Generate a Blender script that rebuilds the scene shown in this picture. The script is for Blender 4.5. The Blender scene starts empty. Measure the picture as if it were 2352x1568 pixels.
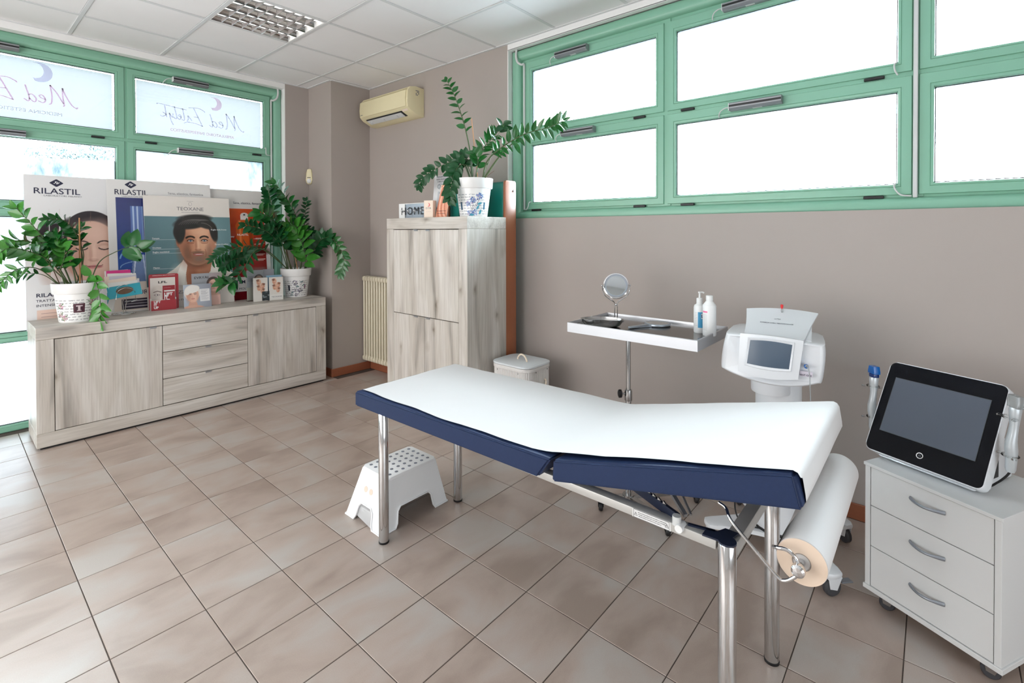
import bpy, bmesh, math, random
import numpy as np
from mathutils import Matrix, Vector
random.seed(7)
PI = math.pi
SC = bpy.context.scene
COL = SC.collection

# ---------------------------------------------------------------- camera
TH, PITCH, ROLL = 0.70899, 0.010, -0.00216
fw = Vector((math.cos(TH) * math.cos(PITCH), math.sin(TH) * math.cos(PITCH), -math.sin(PITCH)))
rt = Vector((math.sin(TH), -math.cos(TH), 0))
up = Vector((math.cos(TH) * math.sin(PITCH), math.sin(TH) * math.sin(PITCH), math.cos(PITCH)))
cr, sr = math.cos(ROLL), math.sin(ROLL)
r2 = rt * cr + up * sr
u2 = up * cr - rt * sr
cd = bpy.data.cameras.new('camera')
cam = bpy.data.objects.new('camera', cd)
COL.objects.link(cam)
m = Matrix((r2, u2, -fw)).transposed().to_4x4()
m.translation = (0, 0, 1.48)
cam.matrix_world = m
cd.sensor_width = 36
cd.lens = 1133.3166 / 2352 * 36
cd.shift_y = -(784 - 542.17) / 2352
cd.clip_start = 0.05
cd.clip_end = 200
SC.camera = cam

# ---------------------------------------------------------------- light and exposure
SC.view_settings.view_transform = 'Standard'
SC.view_settings.look = 'None'
SC.view_settings.exposure = 0.09
SC.view_settings.gamma = 1.0
SC.view_settings.use_curve_mapping = False
SC.cycles.max_bounces = 12
SC.cycles.diffuse_bounces = 6
SC.cycles.glossy_bounces = 5
SC.cycles.transmission_bounces = 6
SC.cycles.transparent_max_bounces = 16
SC.cycles.sample_clamp_indirect = 6.0
SC.cycles.caustics_reflective = False
SC.cycles.caustics_refractive = False
world = bpy.data.worlds.new('sky')
SC.world = world
world.use_nodes = True
bg = world.node_tree.nodes['Background']
bg.inputs[0].default_value = (0.76, 0.915, 1.0, 1)
bg.inputs[1].default_value = 44.0

def area(name, loc, rot, sx, sy, power, color=(1, 1, 1), portal=False):
    l = bpy.data.lights.new(name, 'AREA')
    l.shape = 'RECTANGLE'
    l.size, l.size_y = sx, sy
    l.energy = power
    l.color = color
    if portal:
        l.cycles.is_portal = True
    o = bpy.data.objects.new(name, l)
    o.location = loc
    o.rotation_euler = rot
    COL.objects.link(o)
    return o
# portals: they add no light, they only tell the renderer where the daylight enters
area('window_portal', (3.25, 0.35, 2.27), (0, PI / 2, 0), 1.36, 4.7, 1, portal=True)
area('window_portal', (0.5, 5.33, 1.48), (-PI / 2, 0, 0), 3.7, 2.94, 1, portal=True)

# added soft fill with no real source, at the unseen side and rear walls
area('fill_light', (-2.1, 3.0, 1.4), (PI / 2, 0, -PI / 2), 3.8, 2.2, 112, (1.0, 0.985, 0.97))
area('fill_light', (0.2, -2.1, 0.85), (PI / 2, 0, 0), 2.8, 1.3, 40, (0.88, 0.95, 1.0))

# ---------------------------------------------------------------- materials
MATS = {}
def lin(c):
    return tuple(((x / 12.92) if x <= 0.04045 else ((x + 0.055) / 1.055) ** 2.4) for x in c)
def C(r, g, b):
    return lin((r / 255, g / 255, b / 255)) + (1,)
def mat(name, col=(200, 200, 200), rough=0.5, metal=0.0, spec=0.5, noise=0.0, scale=8.0, bump=0.0, bscale=60.0, coat=0.0, trans=0.0, stretch=(1, 1, 1)):
    m = bpy.data.materials.new(name)
    m.use_nodes = True
    nt = m.node_tree
    b = nt.nodes['Principled BSDF']
    b.inputs['Base Color'].default_value = C(*col)
    b.inputs['Roughness'].default_value = rough
    b.inputs['Metallic'].default_value = metal
    b.inputs['Specular IOR Level'].default_value = spec
    b.inputs['Coat Weight'].default_value = coat
    b.inputs['Transmission Weight'].default_value = trans
    if noise or bump:
        tc = nt.nodes.new('ShaderNodeTexCoord')
        mp = nt.nodes.new('ShaderNodeMapping')
        mp.inputs['Scale'].default_value = stretch
        nt.links.new(tc.outputs['Object'], mp.inputs[0])
    if noise:
        n = nt.nodes.new('ShaderNodeTexNoise')
        n.inputs['Scale'].default_value = scale
        n.inputs['Detail'].default_value = 5
        nt.links.new(mp.outputs[0], n.inputs['Vector'])
        mx = nt.nodes.new('ShaderNodeMix')
        mx.data_type = 'RGBA'
        c0 = C(*col)
        mx.inputs[6].default_value = tuple(max(0, x * (1 - noise)) for x in c0[:3]) + (1,)
        mx.inputs[7].default_value = tuple(min(1, x * (1 + noise)) for x in c0[:3]) + (1,)
        nt.links.new(n.outputs[0], mx.inputs[0])
        nt.links.new(mx.outputs[2], b.inputs['Base Color'])
    if bump:
        n2 = nt.nodes.new('ShaderNodeTexNoise')
        n2.inputs['Scale'].default_value = bscale
        n2.inputs['Detail'].default_value = 3
        nt.links.new(mp.outputs[0], n2.inputs['Vector'])
        bp = nt.nodes.new('ShaderNodeBump')
        bp.inputs['Strength'].default_value = bump
        bp.inputs['Distance'].default_value = 0.002
        nt.links.new(n2.outputs[0], bp.inputs['Height'])
        nt.links.new(bp.outputs[0], b.inputs['Normal'])
    MATS[name] = m
    return m

def wood(name, vertical=True, warm=0.0):
    """bleached oak laminate: long grain, darker figure and knots"""
    m = bpy.data.materials.new(name)
    m.use_nodes = True
    nt = m.node_tree
    N, L = nt.nodes, nt.links
    b = N['Principled BSDF']
    tc = N.new('ShaderNodeTexCoord')
    oi = N.new('ShaderNodeObjectInfo')
    ad = N.new('ShaderNodeVectorMath'); ad.operation = 'MULTIPLY_ADD'
    ad.inputs[1].default_value = (7.3, 3.1, 5.7)
    L.new(oi.outputs['Random'], ad.inputs[0])
    L.new(tc.outputs['Object'], ad.inputs[2])
    mp = N.new('ShaderNodeMapping')
    mp.inputs['Scale'].default_value = (7, 7, 1.1) if vertical else (1.1, 7, 7)
    L.new(ad.outputs[0], mp.inputs[0])
    n1 = N.new('ShaderNodeTexNoise'); n1.inputs['Scale'].default_value = 1.0
    n1.inputs['Detail'].default_value = 3; n1.inputs['Distortion'].default_value = 0.9
    L.new(mp.outputs[0], n1.inputs['Vector'])
    r1 = N.new('ShaderNodeValToRGB')
    e = r1.color_ramp.elements
    e[0].position = 0.28; e[0].color = C(158, 153, 147)
    e[1].position = 0.62; e[1].color = C(214, 210, 204)
    x = e.new(0.44); x.color = C(202, 196, 189)
    x = e.new(0.78); x.color = C(204, 198, 190)
    L.new(n1.outputs[0], r1.inputs[0])
    mp2 = N.new('ShaderNodeMapping')
    mp2.inputs['Scale'].default_value = (90, 90, 3.5) if vertical else (3.5, 90, 90)
    L.new(ad.outputs[0], mp2.inputs[0])
    n2 = N.new('ShaderNodeTexNoise'); n2.inputs['Scale'].default_value = 1.0; n2.inputs['Detail'].default_value = 4
    L.new(mp2.outputs[0], n2.inputs['Vector'])
    r2_ = N.new('ShaderNodeValToRGB')
    e = r2_.color_ramp.elements
    e[0].position = 0.36; e[0].color = (0.86, 0.85, 0.84, 1)
    e[1].position = 0.58; e[1].color = (1, 1, 1, 1)
    L.new(n2.outputs[0], r2_.inputs[0])
    # cathedral figure
    n3 = N.new('ShaderNodeTexNoise'); n3.inputs['Scale'].default_value = 0.55; n3.inputs['Detail'].default_value = 1
    L.new(mp.outputs[0], n3.inputs['Vector'])
    ml = N.new('ShaderNodeMath'); ml.operation = 'MULTIPLY'; ml.inputs[1].default_value = 26
    L.new(n3.outputs[0], ml.inputs[0])
    sn = N.new('ShaderNodeMath'); sn.operation = 'SINE'
    L.new(ml.outputs[0], sn.inputs[0])
    r3 = N.new('ShaderNodeValToRGB')
    e = r3.color_ramp.elements
    e[0].position = 0.0; e[0].color = (0.92, 0.91, 0.89, 1)
    e[1].position = 0.55; e[1].color = (1, 1, 1, 1)
    L.new(sn.outputs[0], r3.inputs[0])
    # knots
    sx = N.new('ShaderNodeSeparateXYZ'); L.new(ad.outputs[0], sx.inputs[0])
    sa = N.new('ShaderNodeMath'); sa.operation = 'ADD'; L.new(sx.outputs[0], sa.inputs[0]); L.new(sx.outputs[1], sa.inputs[1])
    cx = N.new('ShaderNodeCombineXYZ'); L.new(sa.outputs[0], cx.inputs[0]); L.new(sx.outputs[2], cx.inputs[2])
    nd = N.new('ShaderNodeTexNoise'); nd.inputs['Scale'].default_value = 9
    L.new(ad.outputs[0], nd.inputs['Vector'])
    dd = N.new('ShaderNodeVectorMath'); dd.operation = 'MULTIPLY_ADD'; dd.inputs[1].default_value = (0.06, 0, 0.10)
    L.new(nd.outputs['Color'], dd.inputs[0]); L.new(cx.outputs[0], dd.inputs[2])
    mpk = N.new('ShaderNodeMapping')
    mpk.inputs['Scale'].default_value = (5.0, 1, 2.4) if vertical else (2.4, 1, 6.0)
    L.new(dd.outputs[0], mpk.inputs[0])
    vo = N.new('ShaderNodeTexVoronoi'); vo.inputs['Scale'].default_value = 1.0
    L.new(mpk.outputs[0], vo.inputs['Vector'])
    r4 = N.new('ShaderNodeValToRGB')
    e = r4.color_ramp.elements
    e[0].position = 0.02; e[0].color = (0.50, 0.46, 0.42, 1)
    e[1].position = 0.17; e[1].color = (1, 1, 1, 1)
    x = e.new(0.08); x.color = (0.82, 0.80, 0.77, 1)
    L.new(vo.outputs['Distance'], r4.inputs[0])
    def mul(a, c):
        x = N.new('ShaderNodeMix'); x.data_type = 'RGBA'; x.blend_type = 'MULTIPLY'; x.inputs[0].default_value = 1
        L.new(a, x.inputs[6]); L.new(c, x.inputs[7]); return x.outputs[2]
    o = mul(mul(mul(r1.outputs[0], r2_.outputs[0]), r3.outputs[0]), r4.outputs[0])
    L.new(o, b.inputs['Base Color'])
    b.inputs['Roughness'].default_value = 0.42
    bp = N.new('ShaderNodeBump'); bp.inputs['Strength'].default_value = 0.15; bp.inputs['Distance'].default_value = 0.001
    L.new(n2.outputs[0], bp.inputs['Height']); L.new(bp.outputs[0], b.inputs['Normal'])
    MATS[name] = m
    return m

def tile_mat():
    m = bpy.data.materials.new('porcelain_tile')
    m.use_nodes = True
    nt = m.node_tree
    N, L = nt.nodes, nt.links
    b = N['Principled BSDF']
    tc = N.new('ShaderNodeTexCoord'); oi = N.new('ShaderNodeObjectInfo')
    ad = N.new('ShaderNodeVectorMath'); ad.operation = 'MULTIPLY_ADD'
    ad.inputs[1].default_value = (13.1, 17.7, 9.3)
    L.new(oi.outputs['Random'], ad.inputs[0]); L.new(tc.outputs['Object'], ad.inputs[2])
    mp = N.new('ShaderNodeMapping'); mp.inputs['Scale'].default_value = (2.6, 4.2, 4)
    mp.inputs['Rotation'].default_value = (0, 0, 0.35)
    L.new(ad.outputs[0], mp.inputs[0])
    n1 = N.new('ShaderNodeTexNoise'); n1.inputs['Scale'].default_value = 1.0; n1.inputs['Detail'].default_value = 5
    n1.inputs['Distortion'].default_value = 0.4
    L.new(mp.outputs[0], n1.inputs['Vector'])
    r1 = N.new('ShaderNodeValToRGB')
    e = r1.color_ramp.elements
    e[0].position = 0.33; e[0].color = C(160, 142, 131)
    e[1].position = 0.66; e[1].color = C(184, 175, 168)
    x = e.new(0.5); x.color = C(178, 161, 150)
    L.new(n1.outputs[0], r1.inputs[0])
    n2 = N.new('ShaderNodeTexNoise'); n2.inputs['Scale'].default_value = 260; n2.inputs['Detail'].default_value = 2
    L.new(tc.outputs['Object'], n2.inputs['Vector'])
    r2_ = N.new('ShaderNodeValToRGB')
    r2_.color_ramp.elements[0].color = (0.90, 0.90, 0.90, 1); r2_.color_ramp.elements[1].color = (1.06, 1.06, 1.06, 1)
    L.new(n2.outputs[0], r2_.inputs[0])
    mx = N.new('ShaderNodeMix'); mx.data_type = 'RGBA'; mx.blend_type = 'MULTIPLY'; mx.inputs[0].default_value = 1
    L.new(r1.outputs[0], mx.inputs[6]); L.new(r2_.outputs[0], mx.inputs[7])
    L.new(mx.outputs[2], b.inputs['Base Color'])
    b.inputs['Roughness'].default_value = 0.31
    b.inputs['Specular IOR Level'].default_value = 0.6
    bp = N.new('ShaderNodeBump'); bp.inputs['Strength'].default_value = 0.12; bp.inputs['Distance'].default_value = 0.001
    L.new(n1.outputs[0], bp.inputs['Height']); L.new(bp.outputs[0], b.inputs['Normal'])
    MATS['tile'] = m
    return m

def vcol_mat(name, rough=0.35, spec=0.5):
    m = bpy.data.materials.new(name)
    m.use_nodes = True
    nt = m.node_tree
    a = nt.nodes.new('ShaderNodeVertexColor'); a.layer_name = 'print'
    b = nt.nodes['Principled BSDF']
    nt.links.new(a.outputs[0], b.inputs['Base Color'])
    b.inputs['Roughness'].default_value = rough
    b.inputs['Specular IOR Level'].default_value = spec
    MATS[name] = m
    return m

def glass_mat(name, tint=(1, 1, 1), ior=1.45):
    """thin clear pane: lets light straight through, mirrors a little at a slant"""
    m = bpy.data.materials.new(name)
    m.use_nodes = True
    nt = m.node_tree
    N, L = nt.nodes, nt.links
    N.remove(N['Principled BSDF'])
    t = N.new('ShaderNodeBsdfTransparent'); t.inputs[0].default_value = tuple(tint) + (1,)
    g = N.new('ShaderNodeBsdfGlossy'); g.inputs['Roughness'].default_value = 0.02
    fr = N.new('ShaderNodeFresnel'); fr.inputs[0].default_value = ior
    mx = N.new('ShaderNodeMixShader')
    L.new(fr.outputs[0], mx.inputs[0]); L.new(t.outputs[0], mx.inputs[1]); L.new(g.outputs[0], mx.inputs[2])
    L.new(mx.outputs[0], N['Material Output'].inputs[0])
    MATS[name] = m
    return m

def film_mat(name, col, clear=0.0, blot=False):
    """translucent sheet stuck on the glass"""
    m = bpy.data.materials.new(name)
    m.use_nodes = True
    nt = m.node_tree
    N, L = nt.nodes, nt.links
    N.remove(N['Principled BSDF'])
    t = N.new('ShaderNodeBsdfTranslucent'); t.inputs[0].default_value = C(*col)
    d = N.new('ShaderNodeBsdfDiffuse'); d.inputs[0].default_value = C(*col)
    mx = N.new('ShaderNodeMixShader'); mx.inputs[0].default_value = 0.25
    L.new(t.outputs[0], mx.inputs[1]); L.new(d.outputs[0], mx.inputs[2])
    out = mx.outputs[0]
    if blot:
        tc = N.new('ShaderNodeTexCoord')
        mp = N.new('ShaderNodeMapping'); mp.inputs['Scale'].default_value = (5.0, 1, 2.2)
        L.new(tc.outputs['Object'], mp.inputs[0])
        n = N.new('ShaderNodeTexNoise'); n.inputs['Scale'].default_value = 1.3; n.inputs['Detail'].default_value = 8
        n.inputs['Roughness'].default_value = 0.72
        L.new(mp.outputs[0], n.inputs['Vector'])
        r = N.new('ShaderNodeValToRGB')
        e = r.color_ramp.elements
        e[0].position = 0.54; e[0].color = C(*col)
        e[1].position = 0.68; e[1].color = C(40, 48, 51)
        L.new(n.outputs[0], r.inputs[0])
        L.new(r.outputs[0], t.inputs[0])
    L.new(out, N['Material Output'].inputs[0])
    MATS[name] = m
    return m

tile_mat()
wood('oak_v', True)
wood('oak_h', False)
vcol_mat('print', 0.3, 0.5)
vcol_mat('print_gloss', 0.12, 0.6)
glass_mat('pane')
glass_mat('acrylic', (0.97, 0.98, 0.98), 1.3)
film_mat('film', (58, 57, 57))
film_mat('frost', (70, 69, 68), blot=True)
film_mat('frost_low', (126, 126, 128))
film_mat('film_pink', (246, 206, 232))
film_mat('film_lilac', (232, 229, 250))
film_mat('film_rose', (250, 224, 240))
film_mat('film_grey', (240, 239, 248))
mat('wall', (170, 161, 155), 0.75, noise=0.03, scale=3, bump=0.08, bscale=220)
mat('white_paint', (236, 236, 236), 0.7, noise=0.02, scale=4)
mat('ceiling_panel', (240, 240, 242), 0.85, noise=0.02, scale=5, bump=0.1, bscale=300)
mat('ceiling_bar', (214, 216, 218), 0.5)
mat('grout', (84, 74, 68), 0.9, noise=0.1, scale=30)
mat('green', (130, 180, 156), 0.32, spec=0.5, noise=0.02, scale=6)
mat('seal', (24, 26, 30), 0.6)
mat('alu', (168, 170, 174), 0.32, metal=0.7)
mat('opener', (150, 152, 156), 0.35, metal=0.5, noise=0.03, scale=20)
mat('white_plastic', (232, 233, 233), 0.38, noise=0.01, scale=10)
mat('machine_white', (222, 225, 229), 0.28, noise=0.01, scale=6, coat=0.2)
mat('conduit', (206, 208, 208), 0.45)
mat('black', (18, 18, 20), 0.45, noise=0.05, scale=30)
mat('black_gloss', (7, 9, 15), 0.12, spec=0.12, noise=0.02, scale=10)
mat('screen_grey', (80, 86, 98), 0.22, spec=0.35, noise=0.02, scale=12)
mat('screen_blue', (80, 94, 110), 0.22, spec=0.6, noise=0.02, scale=12)
mat('chrome', (215, 216, 218), 0.09, metal=1.0, noise=0.01, scale=10)
mat('steel', (178, 178, 178), 0.24, metal=1.0, noise=0.05, scale=30, stretch=(1, 12, 12))
mat('brushed', (196, 197, 201), 0.4, metal=0.85, noise=0.04, scale=12, stretch=(10, 1, 40))
mat('steel_tray', (120, 118, 116), 0.14, metal=1.0, noise=0.03, scale=20)
mat('mirror', (214, 222, 226), 0.03, metal=1.0)
mat('mirror_frame', (168, 176, 186), 0.3, metal=0.6)
mat('navy', (30, 45, 78), 0.55, spec=0.25, noise=0.06, scale=90, bump=0.2, bscale=500)
mat('navy_dark', (30, 38, 60), 0.35)
mat('paper', (198, 194, 192), 0.75, noise=0.01, scale=10, bump=0.12, bscale=25)
mat('paper_end', (222, 200, 180), 0.85, noise=0.03, scale=60)
mat('card_tube', (150, 138, 128), 0.85)
mat('frame_grey', (198, 197, 194), 0.35, metal=0.25)
mat('cream', (226, 216, 178), 0.42, noise=0.02, scale=8)
mat('cream_dark', (40, 40, 42), 0.5)
mat('radiator', (222, 214, 192), 0.35, noise=0.01, scale=8)
mat('red_wood', (150, 88, 58), 0.38, noise=0.10, scale=5, stretch=(2, 2, 0.3))
mat('baseboard', (150, 90, 64), 0.42, noise=0.12, scale=6, stretch=(0.6, 0.6, 8))
mat('teal_vinyl', (12, 112, 100), 0.35, noise=0.03, scale=6)
mat('laminate_white', (218, 219, 219), 0.45, noise=0.01, scale=6)
mat('handle_grey', (150, 155, 163), 0.34, metal=0.6)
mat('rubber', (62, 62, 66), 0.6, noise=0.05, scale=40)
mat('stool_white', (243, 245, 247), 0.35, noise=0.01, scale=6)
mat('hole_grey', (122, 126, 138), 0.6)
mat('basket_white', (226, 224, 222), 0.55, noise=0.03, scale=40)
mat('basket_lid', (222, 228, 232), 0.5, noise=0.03, scale=60, stretch=(1, 6, 1))
mat('rope', (236, 222, 202), 0.9, noise=0.1, scale=80)
mat('leaf', (30, 94, 38), 0.25, spec=0.5, noise=0.25, scale=10, coat=0.15)
mat('leaf_light', (58, 122, 44), 0.25, spec=0.6, noise=0.25, scale=10, coat=0.15)
mat('leaf_dark', (20, 72, 36), 0.3, spec=0.35, noise=0.25, scale=10)
mat('stem', (74, 92, 56), 0.5, noise=0.15, scale=30)
mat('stem_brown', (104, 78, 58), 0.6, noise=0.15, scale=30)
mat('stick', (188, 136, 92), 0.7, noise=0.1, scale=40)
mat('soil', (52, 40, 32), 0.95, noise=0.3, scale=60, bump=0.8, bscale=80)
mat('pot_white', (236, 236, 236), 0.3, noise=0.01, scale=6)
mat('card_white', (232, 230, 226), 0.5)
mat('card_navy', (36, 40, 76), 0.5)
mat('card_red', (158, 34, 44), 0.4)
mat('card_pink', (214, 44, 130), 0.5)
mat('card_teal', (40, 160, 180), 0.45)
mat('card_lilac', (206, 200, 212), 0.5)
mat('card_peach', (232, 214, 198), 0.5)
mat('card_silver', (168, 174, 182), 0.35)
mat('ink_navy', (30, 32, 60), 0.5)
mat('ink_grey', (120, 120, 126), 0.5)
mat('ink_black', (30, 30, 34), 0.5)
mat('ink_white', (240, 240, 240), 0.5)
mat('ink_rose', (214, 110, 110), 0.5)
mat('red_plastic', (206, 30, 34), 0.35)
mat('blue_plastic', (16, 92, 168), 0.2, spec=0.6)
mat('blue_cap', (18, 48, 110), 0.18, spec=0.7)
mat('blue_label', (70, 150, 190), 0.4)
mat('pink_label', (236, 120, 160), 0.4)
mat('clear_plastic', (220, 226, 228), 0.15, trans=0.7)
mat('probe_grey', (196, 202, 206), 0.28, metal=0.3)
mat('ground', (226, 230, 232), 0.9, noise=0.08, scale=1.0)
mat('tree_leaf', (66, 80, 80), 0.6, noise=0.2, scale=2)
mat('bark', (120, 104, 88), 0.9, noise=0.2, scale=6)
mat('warning_label', (226, 226, 226), 0.5)
mat('yellow', (230, 170, 60), 0.5)

# ---------------------------------------------------------------- geometry helpers
def new():
    return bmesh.new()
def box(bm, x0, x1, y0, y1, z0, z1, bev=0.0, seg=1):
    """axis-aligned box, optionally with bevelled edges, added to bm"""
    vs = [bm.verts.new((x, y, z)) for x in (x0, x1) for y in (y0, y1) for z in (z0, z1)]
    q = [(0, 1, 3, 2), (4, 6, 7, 5), (0, 4, 5, 1), (2, 3, 7, 6), (0, 2, 6, 4), (1, 5, 7, 3)]
    fs = [bm.faces.new([vs[i] for i in f]) for f in q]
    if bev:
        es = list({e for f in fs for e in f.edges})
        bmesh.ops.bevel(bm, geom=es, offset=bev, segments=seg, affect='EDGES', profile=0.5)
    return bm
def prism(bm, pts, axis, a0, a1, bev=0.0, seg=1):
    """extrude a 2D outline along axis ('x': pts=(y,z), 'y': pts=(x,z), 'z': pts=(x,y))"""
    def P(p, a):
        return {'x': (a, p[0], p[1]), 'y': (p[0], a, p[1]), 'z': (p[0], p[1], a)}[axis]
    A = [bm.verts.new(P(p, a0)) for p in pts]
    B = [bm.verts.new(P(p, a1)) for p in pts]
    n = len(pts)
    fs = [bm.faces.new(A), bm.faces.new(B[::-1])]
    for i in range(n):
        fs.append(bm.faces.new((A[i], B[i], B[(i + 1) % n], A[(i + 1) % n])))
    if bev:
        es = [e for e in {e for f in fs[:2] for e in f.edges}]
        bmesh.ops.bevel(bm, geom=es, offset=bev, segments=seg, affect='EDGES', profile=0.5)
    return bm
def lathe(bm, prof, cx=0, cy=0, seg=28, axis='z', z0=0, caps=True):
    """prof: list of (r, h)"""
    rings = []
    for r, h in prof:
        ring = []
        for k in range(seg):
            a = 2 * PI * k / seg
            c, s = r * math.cos(a), r * math.sin(a)
            if axis == 'z': p = (cx + c, cy + s, z0 + h)
            elif axis == 'x': p = (h, cx + c, cy + s)
            else: p = (cx + c, h, cy + s)
            ring.append(bm.verts.new(p))
        rings.append(ring)
    for a, b in zip(rings, rings[1:]):
        for k in range(seg):
            bm.faces.new((a[k], a[(k + 1) % seg], b[(k + 1) % seg], b[k]))
    for ring, fl in (((rings[0], True), (rings[-1], False)) if caps else ()):
        try: bm.faces.new(ring[::-1] if fl else ring)
        except ValueError: pass
    return bm
def tube(bm, pts, r, seg=10, closed=False, r1=None):
    pts = [Vector(p) for p in pts]
    n = len(pts)
    rings = []
    prev = None
    for i, p in enumerate(pts):
        if closed: t = (pts[(i + 1) % n] - pts[i - 1]).normalized()
        elif i == 0: t = (pts[1] - pts[0]).normalized()
        elif i == n - 1: t = (pts[-1] - pts[-2]).normalized()
        else: t = ((pts[i + 1] - p).normalized() + (p - pts[i - 1]).normalized()).normalized()
        if prev is None:
            a = Vector((0, 0, 1)) if abs(t.z) < 0.9 else Vector((1, 0, 0))
            nrm = t.cross(a).normalized()
        else:
            nrm = (prev - t * prev.dot(t)).normalized()
        prev = nrm
        bn = t.cross(nrm)
        rr = r if r1 is None else r + (r1 - r) * i / (n - 1)
        rings.append([bm.verts.new(p + (nrm * math.cos(2 * PI * k / seg) + bn * math.sin(2 * PI * k / seg)) * rr) for k in range(seg)])
    m_ = n if closed else n - 1
    for i in range(m_):
        a, b = rings[i], rings[(i + 1) % n]
        for k in range(seg):
            bm.faces.new((a[k], a[(k + 1) % seg], b[(k + 1) % seg], b[k]))
    if not closed:
        bm.faces.new(rings[0][::-1]); bm.faces.new(rings[-1])
    return bm
def curve(pts, n=8):
    """Catmull-Rom through pts"""
    P = [Vector(p) for p in pts]
    P = [P[0] * 2 - P[1]] + P + [P[-1] * 2 - P[-2]]
    out = []
    for i in range(1, len(P) - 2):
        for k in range(n):
            t = k / n
            out.append(0.5 * ((2 * P[i]) + (P[i + 1] - P[i - 1]) * t + (2 * P[i - 1] - 5 * P[i] + 4 * P[i + 1] - P[i + 2]) * t * t + (3 * P[i] - P[i - 1] - 3 * P[i + 1] + P[i + 2]) * t ** 3))
    out.append(P[-2])
    return out
def rrect(x0, x1, y0, y1, r, n=5):
    out = []
    for cx, cy, a0 in ((x1 - r, y1 - r, 0), (x0 + r, y1 - r, 90), (x0 + r, y0 + r, 180), (x1 - r, y0 + r, 270)):
        for k in range(n + 1):
            a = math.radians(a0 + 90 * k / n)
            out.append((cx + r * math.cos(a), cy + r * math.sin(a)))
    return out

WM = {}
def wm(o):
    if o is None: return Matrix.Identity(4)
    return WM[o.name]
def smooth_by_angle(me, ang=35):
    me.polygons.foreach_set('use_smooth', [True] * len(me.polygons))
    bm = bmesh.new(); bm.from_mesh(me)
    lim = math.radians(ang)
    for e in bm.edges:
        e.smooth = not (len(e.link_faces) == 2 and e.calc_face_angle(0) > lim)
    bm.to_mesh(me); bm.free()
def obj(name, bm, m, parent=None, world=False, smooth=True, kind=None, label=None, ang=35):
    """link bm as ONE mesh object; world=True: bm is in world coordinates, moved into the parent's frame"""
    if isinstance(bm, bmesh.types.BMesh):
        bmesh.ops.recalc_face_normals(bm, faces=bm.faces)
        me = bpy.data.meshes.new(name)
        bm.to_mesh(me); bm.free()
        if world and parent is not None:
            me.transform(wm(parent).inverted())
        if smooth: smooth_by_angle(me, ang)
        if m: me.materials.append(MATS[m])
    else:
        me = bm
    o = bpy.data.objects.new(name, me)
    COL.objects.link(o)
    if parent is not None:
        o.parent = parent
    WM[o.name] = wm(parent)
    if kind: o['kind'] = kind
    if label: o['label'] = label
    return o
def thing(name, label, cat, loc=(0, 0, 0), rot=(0, 0, 0), group=None):
    o = bpy.data.objects.new(name, None)
    COL.objects.link(o)
    o.location = loc; o.rotation_euler = rot
    o.empty_display_size = 0.05
    o['label'] = label; o['category'] = cat
    if group: o['group'] = group
    from mathutils import Euler
    WM[o.name] = Matrix.Translation(loc) @ Euler(rot).to_matrix().to_4x4()
    return o
def tag(o, label, cat, group=None):
    o['label'] = label; o['category'] = cat
    if group: o['group'] = group
    return o
def struct(name, bm, m, parent=None, smooth=True):
    return obj(name, bm, m, parent, smooth=smooth, kind='structure')
def inst(name, me, parent, loc=(0, 0, 0), rot=(0, 0, 0), mtx=None):
    o = bpy.data.objects.new(name, me)
    COL.objects.link(o)
    o.parent = parent
    if mtx is not None: o.matrix_basis = mtx
    else:
        o.location = loc; o.rotation_euler = rot
    WM[o.name] = wm(parent) @ o.matrix_basis
    return o
def text(body, size, loc, parent, m, align='LEFT', name='lettering', extrude=0.0003, sx=1.0, mtx=None, shear=0.0, bold=0.0, spacing=1.0):
    """flat letters standing in the local XZ plane and facing local -Y"""
    c = bpy.data.curves.new('lettering', 'FONT')
    c.body = body; c.size = size; c.align_x = align; c.extrude = extrude; c.shear = shear; c.offset = bold
    c.space_character = spacing
    c.resolution_u = 3
    t = bpy.data.objects.new('tmp_text', c)
    COL.objects.link(t)
    dg = bpy.context.evaluated_depsgraph_get()
    me = bpy.data.meshes.new_from_object(t.evaluated_get(dg))
    bpy.data.objects.remove(t)
    M_ = mtx if mtx is not None else Matrix.Translation(loc) @ Matrix.Rotation(PI / 2, 4, 'X') @ Matrix.Diagonal((sx, 1, 1, 1))
    me.transform(M_)
    if sx < 0: me.flip_normals()
    me.materials.clear(); me.materials.append(MATS[m])
    return obj(name, me, None, parent)
# ---------------------------------------------------------------- room shell
XR, YL, H = 3.06, 5.11, 3.007
X0, Y0 = -2.2, -2.2

fl = struct('floor', box(new(), X0, XR + 0.1, Y0, 5.40, -0.10, -0.002), 'grout', smooth=False)
TX, TY = 0.29687, 0.29823
def tile_mesh(x0, x1, y0, y1):
    bm = box(new(), x0, x1, y0, y1, -0.004, 0.0)
    es = [e for e in bm.edges if all(abs(v.co.z) < 1e-6 for v in e.verts)]
    bmesh.ops.bevel(bm, geom=es, offset=0.0012, segments=1, affect='EDGES')
    return bm
g = 0.0019
full = bpy.data.meshes.new('tile')
bm = tile_mesh(-TX / 2 + g, TX / 2 - g, -TY / 2 + g, TY / 2 - g)
bmesh.ops.recalc_face_normals(bm, faces=bm.faces); bm.to_mesh(full); bm.free()
full.materials.append(MATS['tile'])
def seen(x, y):
    d = Vector((x, y, -1.48))
    a, b, c_ = d.dot(rt), d.dot(fw), d.dot(up)
    if b < 0.3: return False
    u, v = 1176 + 1133 * a / b, 542 - 1133 * c_ / b
    return -260 < u < 2352 + 260 and v < 1568 + 260
cells = []
rest = new()
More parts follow.
